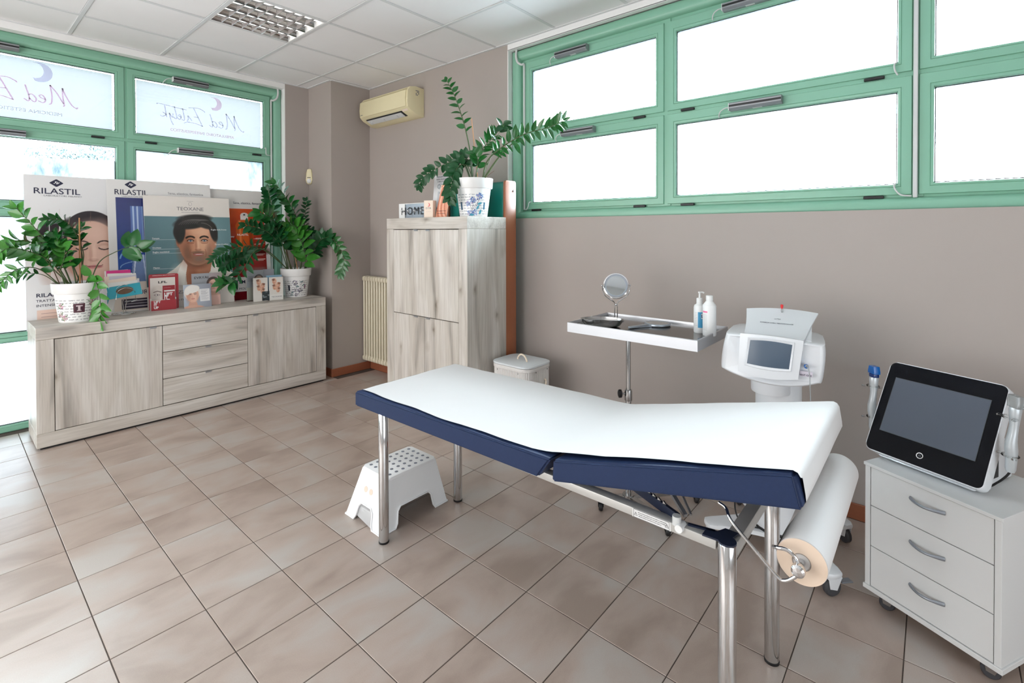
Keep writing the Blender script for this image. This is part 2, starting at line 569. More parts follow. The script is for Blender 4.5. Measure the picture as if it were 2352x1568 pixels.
for i in range(-8, 12):
    for j in range(-10, 18):
        x0, x1 = 0.08036 + TX * i, 0.08036 + TX * (i + 1)
        y1, y0 = 2.75944 - TY * j, 2.75944 - TY * (j + 1)
        lx1 = XR if y1 < 4.7 else 2.61
        ly1 = 5.12
        a, b, c_, d = max(x0, X0), min(x1, lx1), max(y0, Y0), min(y1, ly1)
        if b - a < 0.02 or d - c_ < 0.02: continue
        cut = (b - a < TX - 1e-4) or (d - c_ < TY - 1e-4)
        cells.append((a, b, c_, d, cut))
cells.sort(key=lambda q: (q[0] + q[1]) ** 2 + (q[2] + q[3]) ** 2)
n = 0
for a, b, c_, d, cut in cells:
    cx, cy = (a + b) / 2, (c_ + d) / 2
    if n < 298 and any(seen(px, py) for px in (a, b) for py in (c_, d)):
        if cut:
            t = tile_mesh(a + g - cx, b - g - cx, c_ + g - cy, d - g - cy)
            bmesh.ops.recalc_face_normals(t, faces=t.faces)
            me = bpy.data.meshes.new('tile'); t.to_mesh(me); t.free(); me.materials.append(MATS['tile'])
        else: me = full
        inst('tile', me, fl, (cx, cy, 0)); n += 1
    else:
        box(rest, a + g, b - g, c_ + g, d - g, -0.004, 0.0)
obj('outer_tiles', rest, 'tile', fl, smooth=False, kind='stuff')

# walls
b = new()
box(b, XR, XR + 0.30, Y0, 5.40, 0, 1.553)
box(b, XR, XR + 0.028, Y0, 2.669, 1.553, 1.583)
box(b, XR, XR + 0.30, 2.669, 5.40, 1.553, 3.05)
box(b, XR, XR + 0.30, Y0, -1.25, 1.553, 3.05)
box(b, XR + 0.004, XR + 0.30, -1.25, 2.669, 2.962, 3.05)
wr_ = struct('wall_right', b, 'wall', smooth=False)
b = new()
box(b, 2.356, 2.61, YL, 5.40, 0, 3.05)
box(b, X0, -1.45, YL, 5.40, 0, 3.05)
wl_ = struct('wall_left', b, 'wall', smooth=False)
struct('wall_column', box(new(), 2.61, XR, 4.65, 5.40, 0, 3.05), 'wall', smooth=False)
struct('wall_rear', box(new(), X0, XR + 0.3, Y0 - 0.2, Y0, 0, 3.05), 'wall', smooth=False)
struct('wall_side', box(new(), X0 - 0.2, X0, Y0 - 0.2, 5.40, 0, 3.05), 'wall', smooth=False)
# white plastered reveals and lintels
struct('trim_1', box(new(), -1.45, 2.356, YL - 0.002, 5.40, 2.955, 3.05), 'white_paint', smooth=False)
b = new(); box(b, 2.350, 2.3565, YL - 0.001, 5.199, 0, 2.955)
struct('trim_2', b, 'white_paint', smooth=False)
b = new(); box(b, XR + 0.0, XR + 0.004, -1.25, 2.669, 2.958, 3.01); box(b, XR, 3.10, -1.25, 2.669, 2.955, 2.962)
struct('trim_3', b, 'white_paint', smooth=False)
b = new(); box(b, XR - 0.0005, 3.112, 2.661, 2.6695, 1.583, 2.955)
struct('trim_4', b, 'white_paint', smooth=False)
# skirting
def skirt(name, x0, x1, y0, y1):
    b = box(new(), x0, x1, y0, y1, 0.0, 0.082, 0.003)
    struct(name, b, 'baseboard')
skirt('baseboard_right', XR - 0.013, XR, Y0, 4.637)
skirt('baseboard_column', 2.597, XR - 0.013, 4.637, 4.65)
skirt('baseboard_left', 2.597, 2.61, 4.65, YL)
skirt('baseboard_recess', 2.357, 2.597, YL - 0.013, YL)

# ceiling: square mineral panels lying in a bar grid
ce = struct('ceiling', box(new(), X0, XR + 0.3, Y0, 5.40, 3.05, 3.12), 'white_paint', smooth=False)
pm = bpy.data.meshes.new('ceiling_panel')
bm = box(new(), -0.289, 0.289, -0.289, 0.289, 0, 0.012, 0.003)
bmesh.ops.recalc_face_normals(bm, faces=bm.faces); bm.to_mesh(pm); bm.free(); pm.materials.append(MATS['ceiling_panel'])
PX = [0.67826 + 0.6 * i for i in range(-5, 5)]
PY = [4.58397 - 0.6 * j for j in range(-1, 12)]
LIGHTS = [(1.27826, 3.38397)]
for i in range(len(PX) - 1 + 1):
    for j in range(-1, len(PY)):
        xa = max(PX[i] if i < len(PX) else 9, X0); xb = min((PX[i] if i < len(PX) else 9) + 0.6, XR)
        yb = PY[j] if j >= 0 else PY[0] + 0.6
        ya = max(yb - 0.6, Y0); yb = min(yb, YL)
        if xb - xa < 0.05 or yb - ya < 0.05: continue
        if any(abs(xa - lx) < 0.01 and abs(ya - ly) < 0.01 for lx, ly in LIGHTS): continue
        if xb - xa > 0.599 and yb - ya > 0.599:
            inst('ceiling_panel', pm, ce, ((xa + xb) / 2, (ya + yb) / 2, 3.0115))
        else:
            if xa >= 2.6 and ya > 4.6: continue
            if ya > 4.55 and xb > 2.61: xb = min(xb, 2.61) if ya > 4.64 else xb
            obj('ceiling_panel', box(new(), xa + 0.004, xb - 0.004, ya + 0.004, yb - 0.004, 3.0115, 3.0235, 0.002), 'ceiling_panel', ce)
for x in PX:
    if X0 < x < XR: obj('grid_bar', box(new(), x - 0.012, x + 0.012, Y0, YL, H, 3.0125, 0.001), 'ceiling_bar', ce)
for y in PY:
    if Y0 < y < YL:
        for k in range(-1, len(PX)):
            xa = PX[k] + 0.012 if k >= 0 else X0
            xb = min(PX[k] + 0.588 if k >= 0 else PX[0] - 0.012, XR if y < 4.65 else 2.61)
            if xb - xa > 0.05: obj('grid_bar', box(new(), xa, xb, y - 0.012, y + 0.012, H + 0.0005, 3.0125, 0.001), 'ceiling_bar', ce)
for q in ((XR - 0.022, XR, Y0, 4.65), (2.61, XR - 0.022, 4.628, 4.65), (2.588, 2.61, 4.65, YL), (X0, 2.588, YL - 0.022, YL)):
    obj('edge_bar', box(new(), *q, H - 0.001, H + 0.005), 'ceiling_bar', ce)

# ---------------------------------------------------------------- windows
def ring(bm, f, a0, a1, b0, b1, prof, wl=1, wr=1, wb=1, wt=1):
    """mitred frame: prof = closed list of (inset 0..1, height h); f maps (a, b, h) to space"""
    L = []
    for q in range(4):
        row = []
        for s, h in prof:
            a = a0 + s * wl if q in (0, 3) else a1 - s * wr
            bb = b0 + s * wb if q in (0, 1) else b1 - s * wt
            row.append(bm.verts.new(f(a, bb, h)))
        L.append(row)
    n_ = len(prof)
    for q in range(4):
        A, B = L[q], L[(q + 1) % 4]
        for k in range(n_):
            bm.faces.new((A[k], A[(k + 1) % n_], B[(k + 1) % n_], B[k]))
    return bm
OUTER = [(0, -0.09), (0, 0.0), (0.06, 0.016), (0.2, 0.027), (0.42, 0.031), (0.62, 0.027), (0.78, 0.014), (0.86, 0.0), (0.88, -0.014), (1.42, -0.014), (1.42, -0.09)]
SASH = [(0, -0.05), (0, 0.0), (0.03, 0.004), (0.70, 0.004), (0.73, 0.001), (0.76, 0.004), (0.93, 0.002), (1.0, -0.006), (1.0, -0.05)]
def fL(a, b, h): return (a, 5.20 - h, b)
def fR(a, b, h): return (3.12 - h, a, b)
def rbox(bm, f, a0, a1, b0, b1, h0, h1, bev=0):
    p, q = f(a0, b0, h0), f(a1, b1, h1)
    return box(bm, min(p[0], q[0]), max(p[0], q[0]), min(p[1], q[1]), max(p[1], q[1]), min(p[2], q[2]), max(p[2], q[2]), bev)
def window(name, f, frame, bays, rows, mull):
    w = bpy.data.objects.new(name, None); COL.objects.link(w); w['kind'] = 'structure'; WM[w.name] = Matrix.Identity(4)
    a0, a1, b0, b1, wb = frame
    obj('outer_frame', ring(new(), f, a0, a1, b0, b1, OUTER, 0.10, 0.10, wb, 0.10), 'green', w)
    for x in mull:
        obj('mullion', rbox(new(), f, x - 0.03, x + 0.03, b0 + wb * 0.9, b1 - 0.09, -0.09, -0.006), 'green', w, smooth=False)
    for i in range(len(rows) - 1):
        z = (rows[i][1] + rows[i + 1][0]) / 2
        obj('transom', rbox(new(), f, a0 + 0.09, a1 - 0.09, z - 0.028, z + 0.028, -0.088, -0.0065), 'green', w, smooth=False)
    panes = {}
    for bi, (p, q) in enumerate(bays):
        for ri, (zt, zb, wt_, wb_) in enumerate(rows):
            s = obj('sash', ring(new(), f, p, q, zb, zt, SASH, 0.058, 0.058, wb_, wt_), 'green', w)
            gx0, gx1, gz0, gz1 = p + 0.058, q - 0.058, zb + wb_, zt - wt_
            sl = ring(new(), f, gx0 - 0.001, gx1 + 0.001, gz0 - 0.001, gz1 + 0.001, [(0, -0.028), (0, -0.012), (1, -0.012), (1, -0.028)], 0.005, 0.005, 0.005, 0.005)
            obj('seal', sl, 'seal', s, smooth=False)
            pn = obj('pane', rbox(new(), f, gx0 - 0.004, gx1 + 0.004, gz0 - 0.004, gz1 + 0.004, -0.032, -0.026), 'pane', s, smooth=False)
            panes[bi, ri] = (s, gx0, gx1, gz0, gz1)
    return w, panes
LROWS = [(2.866, 2.270, 0.062, 0.058), (2.245, 1.660, 0.058, 0.058), (1.655, 0.702, 0.057, 0.032), (0.698, 0.006, 0.034, 0.048)]
w1, lp = window('window_1', fL, (-1.448, 2.352, -0.092, 2.958, 0.10), [(-1.330, -0.156), (-0.135, 1.038), (1.059, 2.236)], LROWS, [-0.1455, 1.0485])
RROWS = [(2.842, 2.263, 0.074, 0.054), (2.240, 1.657, 0.072, 0.054)]
w2, rp = window('window_2', fR, (-1.25, 2.6585, 1.556, 2.956, 0.10), [(-1.135, 0.062), (0.089, 1.333), (1.358, 2.522)], RROWS, [0.0755, 1.3455])

# print on the street side of the upper left panes, read from behind
SCRIPT = [
 [(0.0, .15), (.02, .0), (.12, -.02), (.5, .35), (1.0, 1.5), (1.25, 2.4)], [(1.25, 2.4), (1.22, 1.2), (1.1, .2), (1.2, .0)], [(1.16, .35), (1.7, 1.6), (2.25, 2.55)], [(2.25, 2.55), (2.1, 1.2), (2.15, .25), (2.35, .02)],
 [(2.6, .55), (3.0, .75), (3.1, 1.0), (2.85, 1.08), (2.62, .55), (2.8, .12), (3.2, .3)], [(3.95, .9), (3.65, 1.0), (3.35, .5), (3.5, .08), (3.9, .5)], [(4.2, 2.1), (3.9, .7), (3.95, .1), (4.3, .35)],
 [(6.7, 2.55), (5.6, 2.7), (4.95, 2.4), (4.8, 2.2)], [(6.1, 2.6), (5.6, 1.3), (5.1, .0)], [(5.6, 1.3), (6.1, 1.25)], [(5.05, -.02), (6.0, .3), (6.9, .25), (7.2, .1)],
 [(6.3, .6), (6.75, 1.3), (6.7, .8), (6.85, .45), (6.55, .4)], [(7.35, 2.3), (7.15, .9), (7.2, .5), (7.45, .6)], [(7.5, .9), (7.8, 1.1), (7.65, 1.3), (7.5, .9), (7.7, .55), (7.95, .8)],
 [(8.25, 2.4), (8.0, .9), (8.1, .55), (8.35, .8)], [(8.4, 1.3), (8.45, .7), (8.8, 1.3)], [(8.8, 1.3), (8.6, .2), (8.35, -.4)], [(9.3, 2.4), (9.05, .6)], [(9.5, 1.3), (9.15, 1.0), (9.5, .65), (9.75, .8)], [(6.9, 2.15), (8.3, 2.3), (9.9, 2.5), (10.1, 2.35)]]
def ribbon(bm, pts, wd, f, h):
    P = curve([(x, 0, z) for x, z in pts], 5)
    row = []
    for i, p in enumerate(P):
        t = (P[min(i + 1, len(P) - 1)] - P[max(i - 1, 0)]).normalized()
        nn = Vector((-t.z, 0, t.x)) * wd * (0.7 + 0.5 * abs(t.z))
        row.append((bm.verts.new(f(p.x + nn.x, p.z + nn.z, h)), bm.verts.new(f(p.x - nn.x, p.z - nn.z, h))))
    for a, b in zip(row, row[1:]): bm.faces.new((a[0], b[0], b[1], a[1]))
def moon(bm, cx, cz, r, f, h):
    a, b = [], []
    for k in range(25):
        t = math.radians(-110 + 220 * k / 24)
        a.append((cx + r * math.cos(t), cz + r * math.sin(t)))
        b.append((cx - 0.30 * r + 0.62 * r * math.cos(t * 1.0), cz + 0.12 * r + 0.78 * r * math.sin(t)))
    for k in range(24):
        bm.faces.new([bm.verts.new(f(x, z, h)) for x, z in (a[k], a[k + 1], b[k + 1], b[k])])
for bi, xr, ink, ink2, ink3, word in ((1, 0.745, 'film_pink', 'film_lilac', 'film_grey', 'MEDICINA ESTETICA'), (2, 2.0, 'film_lilac', 'film_rose', 'film_rose', 'AMBULATORIO INFERMIERISTICO')):
    s, gx0, gx1, gz0, gz1 = lp[bi, 0]
    b = new(); b.faces.new([b.verts.new(fL(x, z, -0.0345)) for x, z in ((gx0 + 0.012, gz0), (gx1 - 0.014, gz0), (gx1 - 0.014, gz1 - 0.010), (gx0 + 0.012, gz1 - 0.010))])
    o = obj('film', b, 'film', s, smooth=False)
    b = new()
    for st in SCRIPT: ribbon(b, [(xr - 0.0715 * x, 2.472 + 0.06 * z) for x, z in st], 0.0040, fL, -0.0338)
    obj('lettering', b, ink, s, smooth=False)
    b = new(); moon(b, xr - (0.26 if bi == 2 else 0.22), 2.70 + 0.01 * (bi == 1), 0.062 if bi == 2 else 0.075, fL, -0.0338)
    obj('moon_emblem', b, ink2, s, smooth=False)
    t = text(word, 0.036, (xr - 0.09, 5.2336, 2.392), s, ink3, sx=-1.0 * (1.15 if bi == 1 else 0.98), extrude=0.0001, name='lettering')
for bi in (0, 1, 2):
    s, gx0, gx1, gz0, gz1 = lp[bi, 1]
    b = new()
    vs = [b.verts.new(fL(x, z, -0.0345)) for x, z in ((gx0, gz0), (gx1, gz0), (gx1, 2.078 if bi == 1 else gz1), (gx0, 2.02 if bi == 1 else gz1))]
    b.faces.new(vs)
    obj('film', b, 'frost', s, smooth=False)
    for ri in (2, 3):
        s, gx0, gx1, gz0, gz1 = lp[bi, ri]
        b = new()
        b.faces.new([b.verts.new(fL(x, z, -0.0345)) for x, z in ((gx0, gz0), (gx1, gz0), (gx1, gz1), (gx0, gz1))])
        obj('film', b, 'frost' if ri == 2 else 'frost_low', s, smooth=False)
# catches between the sashes
def pad(w, f, a, z, l=0.085):
    obj('catch', rbox(new(), f, a - l / 2, a + l / 2, z - 0.007, z + 0.007, -0.01, 0.010, 0.002), 'black', w)
for a, z in ((0.865, 2.257), (1.225, 2.257), (2.11, 2.257), (0.2, 2.257)): pad(w1, fL, a, z)
for a, z in ((1.53, 2.252), (1.20, 2.252), (0.24, 2.252), (2.42, 1.648), (1.53, 1.648), (1.20, 1.648), (0.24, 1.648)): pad(w2, fR, a, z)
# conduits and their bends
def rod(w, f, a, z0, z1, wd=0.008, h0=0.004, h1=0.020):
    obj('conduit', rbox(new(), f, a - wd, a + wd, z0, z1, h0, h1, 0.003), 'conduit', w)
rod(w1, fL, 2.248, 1.0, 2.835, 0.006)
rod(w2, fR, 2.532, 1.652, 2.835, 0.007)
rod(w2, fR, 0.0755, 1.640, 2.95, 0.009)
obj('conduit', tube(new(), curve([fL(2.249, 2.83, 0.02), fL(2.26, 2.825, 0.035), fL(2.29, 2.85, 0.045), fL(2.305, 2.90, 0.045), fL(2.305, 2.953, 0.04)], 6), 0.009, 8), 'conduit', w1)
obj('conduit', tube(new(), curve([fR(2.532, 2.83, 0.02), fR(2.545, 2.825, 0.035), fR(2.575, 2.85, 0.045), fR(2.59, 2.90, 0.045), fR(2.59, 2.953, 0.04)], 6), 0.009, 8), 'conduit', w2)
def loop_cable(w, f, pts):
    obj('cable', tube(new(), curve([f(*p) for p in pts], 6), 0.004, 6), 'conduit', w)
loop_cable(w2, fR, [(0.150, 1.715, 0.004), (0.156, 1.70, 0.02), (0.15, 1.68, 0.028), (0.13, 1.655, 0.03), (0.09, 1.648, 0.02)])
loop_cable(w2, fR, [(0.150, 2.315, 0.004), (0.158, 2.30, 0.02), (0.155, 2.27, 0.025), (0.145, 2.25, 0.012)])
loop_cable(w2, fR, [(2.47, 1.716, 0.004), (2.478, 1.71, 0.02), (2.482, 1.68, 0.026), (2.50, 1.655, 0.026), (2.52, 1.655, 0.02)])
loop_cable(w1, fL, [(2.185, 2.33, 0.004), (2.19, 2.33, 0.02), (2.192, 2.27, 0.022), (2.21, 2.262, 0.02), (2.235, 2.262, 0.016)])

# chain openers screwed above the sashes
def opener(f, a, z, label, flip):
    o = thing('window_opener', label, 'opener', f(a, z, 0.004), (0, 0, 0), 'grey chain openers on the window sashes')
    rot = Matrix.Identity(4)
    F = lambda aa, bb, h: f(a + aa, z + bb, h)
    pr = [(-0.022, 0.004), (-0.022, 0.035), (-0.010, 0.052), (0.018, 0.052), (0.024, 0.044), (0.024, 0.004)]
    b = new()
    A = [b.verts.new(F(-0.14, p[0], p[1])) for p in pr]; B = [b.verts.new(F(0.14, p[0], p[1])) for p in pr]
    b.faces.new(A); b.faces.new(B[::-1])
    for k in range(6): b.faces.new((A[k], B[k], B[(k + 1) % 6], A[(k + 1) % 6]))
    bd = obj('housing', b, 'opener', o, world=True, ang=20)
    obj('dark_strip', rbox(new(), F, -0.139, 0.139, -0.002, 0.010, 0.050, 0.0535), 'black', bd if False else o, world=True, smooth=False)
    s = 1 if flip else -1
    obj('end_cap', rbox(new(), F, 0.139 * s * -1 if False else (0.14 if s > 0 else -0.144), (0.144 if s > 0 else -0.14), -0.020, 0.022, 0.006, 0.048), 'white_plastic', o, world=True, smooth=False)
    obj('type_label', rbox(new(), F, -0.035, 0.015, -0.0226, -0.021, 0.012, 0.030), 'white_plastic', o, world=True, smooth=False)
    c = [F(0.14 * s, 0, 0.02), F(0.165 * s, 0.0, 0.03), F(0.19 * s, -0.012, 0.03), F(0.205 * s, -0.03, 0.02), F(0.21 * s, -0.045, 0.004)]
    obj('cable', tube(new(), curve(c, 5), 0.0035, 6), 'conduit', o, world=True)
opener(fL, 1.525, 2.842, 'chain opener over the left window pane with the violet lettering', False)
opener(fL, 1.560, 2.214, 'chain opener under the left window pane with the violet lettering', False)
opener(fL, 0.270, 2.842, 'chain opener above the left window pane with the pink lettering', False)
opener(fL, 0.300, 2.214, 'chain opener below the left window pane with the pink lettering', False)
opener(fR, 2.065, 2.818, 'chain opener over the upper left pane of the high window', True)
opener(fR, 2.010, 2.216, 'chain opener beside the plant tip at the high window', True)
opener(fR, 0.795, 2.216, 'chain opener in the middle of the wide bay of the high window', True)
opener(fR, 0.835, 2.818, 'chain opener at the top edge of the wide bay of the high window', True)

# ---------------------------------------------------------------- outside
struct('ground_outside', box(new(), -30, 34, -30, 40, -0.30, -0.101), 'ground', smooth=False)
tr = thing('tree', 'pale green leafy tree outside, seen through the clear strip of the left window', 'tree', (2.6, 14.0, -0.101))
b = new()
tube(b, [(2.6, 14, -0.1), (2.65, 14.0, 1.2), (2.6, 14.1, 2.4)], 0.14, 10, r1=0.08)
for a in range(5):
    ang = a * 1.3
    tube(b, [(2.62, 14.05, 1.7 + 0.1 * a), (2.6 + 0.7 * math.cos(ang), 14 + 0.5 * math.sin(ang), 2.4), (2.6 + 1.1 * math.cos(ang), 14 + 0.8 * math.sin(ang), 2.9)], 0.05, 6, r1=0.02)
obj('trunk', b, 'bark', tr, world=True)
b = new()
rnd = random.Random(3)
blobs = [(1.55, 14, 2.95, .42), (2.0, 14.1, 3.1, .55), (2.6, 14, 3.25, .7), (3.2, 14.1, 3.1, .65), (3.7, 14, 2.9, .5), (2.4, 13.8, 2.7, .6), (3.0, 13.8, 2.6, .6), (1.9, 13.9, 2.6, .45), (2.6, 14.2, 3.7, .5)]
for k in range(9000):
    cx, cy, cz, r = rnd.choice(blobs)
    u_ = Vector((rnd.gauss(0, 1), rnd.gauss(0, 1), rnd.gauss(0, 1))).normalized() * r * rnd.random() ** 0.4
    c_ = Vector((cx, cy, cz)) + u_
    a = Vector((rnd.gauss(0, 1), rnd.gauss(0, 1), rnd.gauss(0, 1))).normalized() * 0.045
    d = a.orthogonal().normalized() * 0.022
    b.faces.new([b.verts.new(c_ + a), b.verts.new(c_ + d), b.verts.new(c_ - a), b.verts.new(c_ - d)])
obj('foliage', b, 'tree_leaf', tr, world=True, smooth=False, kind='stuff')

# ---------------------------------------------------------------- louvred ceiling light
def ceiling_light(x0, y0, label):
    o = thing('ceiling_light', label, 'light', (x0 + 0.3, y0 + 0.3, H))
    b = new()
    prof = [(0, 3.0075), (0, 3.048), (1, 3.048), (1, 3.030), (0.35, 3.030), (0.35, 3.0075)]
    for q in ((x0 + 0.013, x0 + 0.02, y0 + 0.013, y0 + 0.587), (x0 + 0.58, x0 + 0.587, y0 + 0.013, y0 + 0.587), (x0 + 0.02, x0 + 0.58, y0 + 0.013, y0 + 0.02), (x0 + 0.02, x0 + 0.58, y0 + 0.58, y0 + 0.587)):
        box(b, *q, 3.008, 3.049)
    box(b, x0 + 0.02, x0 + 0.58, y0 + 0.02, y0 + 0.58, 3.0485, 3.0495)
    obj('housing', b, 'white_paint', o, world=True, smooth=False)
    for k in range(5):
        yy = y0 + 0.02 + 0.14 * k
        pts = []
        w_ = 0.0015
        for s in (-1, 1):
            seq = [(0.0015, 3.0085), (0.006, 3.016), (0.014, 3.026), (0.028, 3.036)]
            if s > 0: seq = seq[::-1]
            for dx, z in seq:
                d = s * dx
                if (k == 0 and s < 0) or (k == 4 and s > 0): d = 0
                pts.append((yy + d, z))
        b = new()
        A = [b.verts.new((x0 + 0.021, p[0], p[1])) for p in pts]; B = [b.verts.new((x0 + 0.579, p[0], p[1])) for p in pts]
        for i_ in range(len(pts) - 1): b.faces.new((A[i_], B[i_], B[i_ + 1], A[i_ + 1]))
        obj('reflector', b, 'chrome', o, world=True)
    for k in range(1, 8):
        xx = x0 + 0.02 + 0.07 * k
        b = prism(new(), [(xx - 0.0012, 3.0082), (xx + 0.0012, 3.0082), (xx + 0.006, 3.034), (xx - 0.006, 3.034)], 'y', y0 + 0.021, y0 + 0.579)
        obj('louvre_blade', b, 'alu_mirror', o, world=True, smooth=False)
    for k in range(4):
        yy = y0 + 0.09 + 0.14 * k
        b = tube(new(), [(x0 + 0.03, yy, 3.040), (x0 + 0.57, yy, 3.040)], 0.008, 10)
        obj('tube', b, 'tube_glow', o, world=True)
mat('alu_mirror', (216, 217, 220), 0.18, metal=0.95, noise=0.01)
mat('tube_glow', (244, 244, 240), 0.3)
_e = MATS['tube_glow'].node_tree.nodes['Principled BSDF']
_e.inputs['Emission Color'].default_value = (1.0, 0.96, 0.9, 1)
_e.inputs['Emission Strength'].default_value = 4.5  # glow added to brighten the louvre mirrors; the fixture itself is off
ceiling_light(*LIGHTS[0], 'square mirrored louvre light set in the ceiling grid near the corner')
# ---------------------------------------------------------------- oak sideboard
def tab_handle(parent, x, y, z):
    b = box(new(), x - 0.022, x + 0.022, y - 0.012, y + 0.001, z - 0.001, z + 0.003, 0.0008)
    box(b, x - 0.022, x + 0.022, y - 0.0035, y + 0.001, z - 0.012, z - 0.001, 0.0008)
    obj('handle', b, 'alu', parent, world=True)
sb = thing('sideboard', 'long bleached oak sideboard with two doors and three drawers under the left window', 'sideboard', (1.467, 4.815, 0))
SX0, SX1, SY0, SY1, SZ = 0.426, 2.508, 4.59, 5.04, 0.832
def part(name, q, m, p, bev=0.0015): return obj(name, box(new(), *q, bev), m, p, world=True)
part('top_panel', (SX0, SX1, SY0, SY1, 0.749, SZ), 'oak_h', sb, 0.002)
part('side_panel', (SX0, 0.517, SY0 + 0.0005, SY1, 0.112, 0.748), 'oak_v', sb)
part('side_panel', (2.411, SX1, SY0 + 0.0005, SY1, 0.112, 0.748), 'oak_v', sb)
part('base_panel', (SX0, SX1, SY0 + 0.0005, SY1, 0.016, 0.111), 'oak_h', sb)
part('back_panel', (0.517, 2.411, SY1 - 0.02, SY1 - 0.002, 0.112, 0.748), 'oak_v', sb)
part('plinth', (SX0 + 0.02, SX1 - 0.02, SY0 + 0.02, SY1 - 0.02, 0.0, 0.016), 'black', sb, 0)
part('inner_panel', (1.136, 1.152, SY0 + 0.03, SY1 - 0.02, 0.112, 0.748), 'black', sb, 0)
part('inner_panel', (1.768, 1.784, SY0 + 0.03, SY1 - 0.02, 0.112, 0.748), 'black', sb, 0)
for x0, x1, hx in ((0.521, 1.1425, 1.084), (1.7785, 2.407, 1.842)):
    d = part('door', (x0, x1, SY0 + 0.0015, SY0 + 0.02, 0.116, 0.744), 'oak_v', sb)
    tab_handle(d, hx, SY0 + 0.0015, 0.744)
for z0, z1 in ((0.538, 0.744), (0.327, 0.533), (0.118, 0.322)):
    d = part('drawer', (1.1475, 1.7745, SY0 + 0.0015, SY0 + 0.02, z0, z1), 'oak_h', sb)
    tab_handle(d, 1.464, SY0 + 0.0015, z1)

# ---------------------------------------------------------------- tall oak cabinet
wood('oak_hy', True)
# the same wood, grain along Y, for rails that run along the right wall
mh = MATS['oak_hy'].node_tree
for n_ in mh.nodes:
    if n_.type == 'MAPPING':
        s = n_.inputs['Scale'].default_value
        if abs(s[2] - 1.1) < .01: n_.inputs['Scale'].default_value = (7, 1.1, 7)
        elif s[2] > 3: n_.inputs['Scale'].default_value = (90, 3.5, 90)
        else: n_.inputs['Scale'].default_value = (2.4, 1, 6.0)
CX0, CX1, CY0, CY1, CZ = 2.40, 2.81, 2.47, 3.411, 1.585
tc_ = thing('tall_cabinet', 'tall bleached oak cabinet with one wide upper door, by the right wall', 'cabinet', (2.6, 2.94, 0))
part('top_panel', (CX0, CX1, CY0, CY1, 1.498, CZ), 'oak_hy', tc_, 0.002)
part('side_panel', (CX0 + 0.0005, CX1, CY0, 2.558, 0.06, 1.497), 'oak_v', tc_)
part('side_panel', (CX0 + 0.0005, CX1, 3.322, CY1, 0.06, 1.497), 'oak_v', tc_)
part('base_panel', (CX0 + 0.0005, CX1, CY0, CY1, 0.0, 0.059), 'oak_hy', tc_)
part('back_panel', (CX1 - 0.01, CX1 - 0.002, 2.558, 3.322, 0.06, 1.497), 'oak_v', tc_)
part('inner_panel', (CX0 + 0.03, CX1 - 0.02, 2.932, 2.948, 0.06, 1.49), 'black', tc_, 0)
def tab_handle_x(parent, x, y, z):
    b = box(new(), x - 0.012, x + 0.001, y - 0.022, y + 0.022, z - 0.001, z + 0.003, 0.0008)
    box(b, x - 0.0035, x + 0.001, y - 0.022, y + 0.022, z - 0.010, z - 0.001, 0.0008)
    obj('handle', b, 'alu', parent, world=True)
d = part('door', (CX0 + 0.0015, CX0 + 0.02, 2.5605, 3.320, 0.833, 1.4925), 'oak_v', tc_)
tab_handle_x(d, CX0 + 0.0015, 3.034, 1.4925); tab_handle_x(d, CX0 + 0.0015, 2.894, 1.4925)
for y0, y1, hy in ((2.5605, 2.938, 2.893), (2.942, 3.320, 3.038)):
    d = part('door', (CX0 + 0.0015, CX0 + 0.02, y0, y1, 0.064, 0.828), 'oak_v', tc_)
    tab_handle_x(d, CX0 + 0.0015, hy, 0.828)

# ---------------------------------------------------------------- folded massage table behind the cabinet
ft = thing('folded_massage_table', 'folded teal massage table with a red-brown wooden frame standing between cabinet and wall', 'massage table', (2.9, 2.8, 0))
b = new()
prism(b, rrect(2.812, 2.938, 0.0, 1.868, 0.02, 4), 'y', 2.478, 2.500, 0.003, 2)
obj('frame_rail', b, 'red_wood', ft, world=True)
obj('frame_rail', prism(new(), rrect(2.822, 2.938, 0.0, 1.86, 0.02, 4), 'y', 3.12, 3.142, 0.003), 'red_wood', ft, world=True)
obj('pad', box(new(), 2.822, 2.885, 2.503, 3.118, 0.12, 1.862, 0.018, 3), 'teal_vinyl', ft, world=True)
obj('pad', box(new(), 2.889, 2.934, 2.503, 3.118, 0.12, 1.855, 0.014, 3), 'teal_vinyl', ft, world=True)
obj('bolt', lathe(new(), [(0.0, 2.470), (0.006, 2.471), (0.009, 2.474), (0.009, 2.478)], 2.905, 1.79, 14, 'y'), 'chrome', ft, world=True)

# ---------------------------------------------------------------- radiator
ra = thing('radiator', 'cream column radiator on the wall between corner and tall cabinet', 'radiator', (3.0, 4.35, 0.1))
for k in range(14):
    y = 4.615 - 0.047 * k
    b = new()
    for x in (2.962, 3.018):
        tube(b, [(x, y, 0.15), (x, y, 0.965)], 0.0125, 10)
    prism(b, [(p[0], p[1]) for p in rrect(2.945, 3.029, 0.955, 1.008, 0.018, 4)], 'y', y - 0.019, y + 0.019, 0.006, 2)
    prism(b, [(p[0], p[1]) for p in rrect(2.945, 3.029, 0.112, 0.165, 0.018, 4)], 'y', y - 0.019, y + 0.019, 0.006, 2)
    obj('column', b, 'radiator', ra, world=True)
b = new()
for z in (0.98, 0.14): tube(b, [(2.99, 4.632, z), (2.99, 3.985, z)], 0.014, 10)
for y in (4.5, 4.1):
    for z in (0.25, 0.9): box(b, 3.02, 3.0595, y - 0.01, y + 0.01, z - 0.02, z + 0.02)
obj('header_pipe', b, 'radiator', ra, world=True)

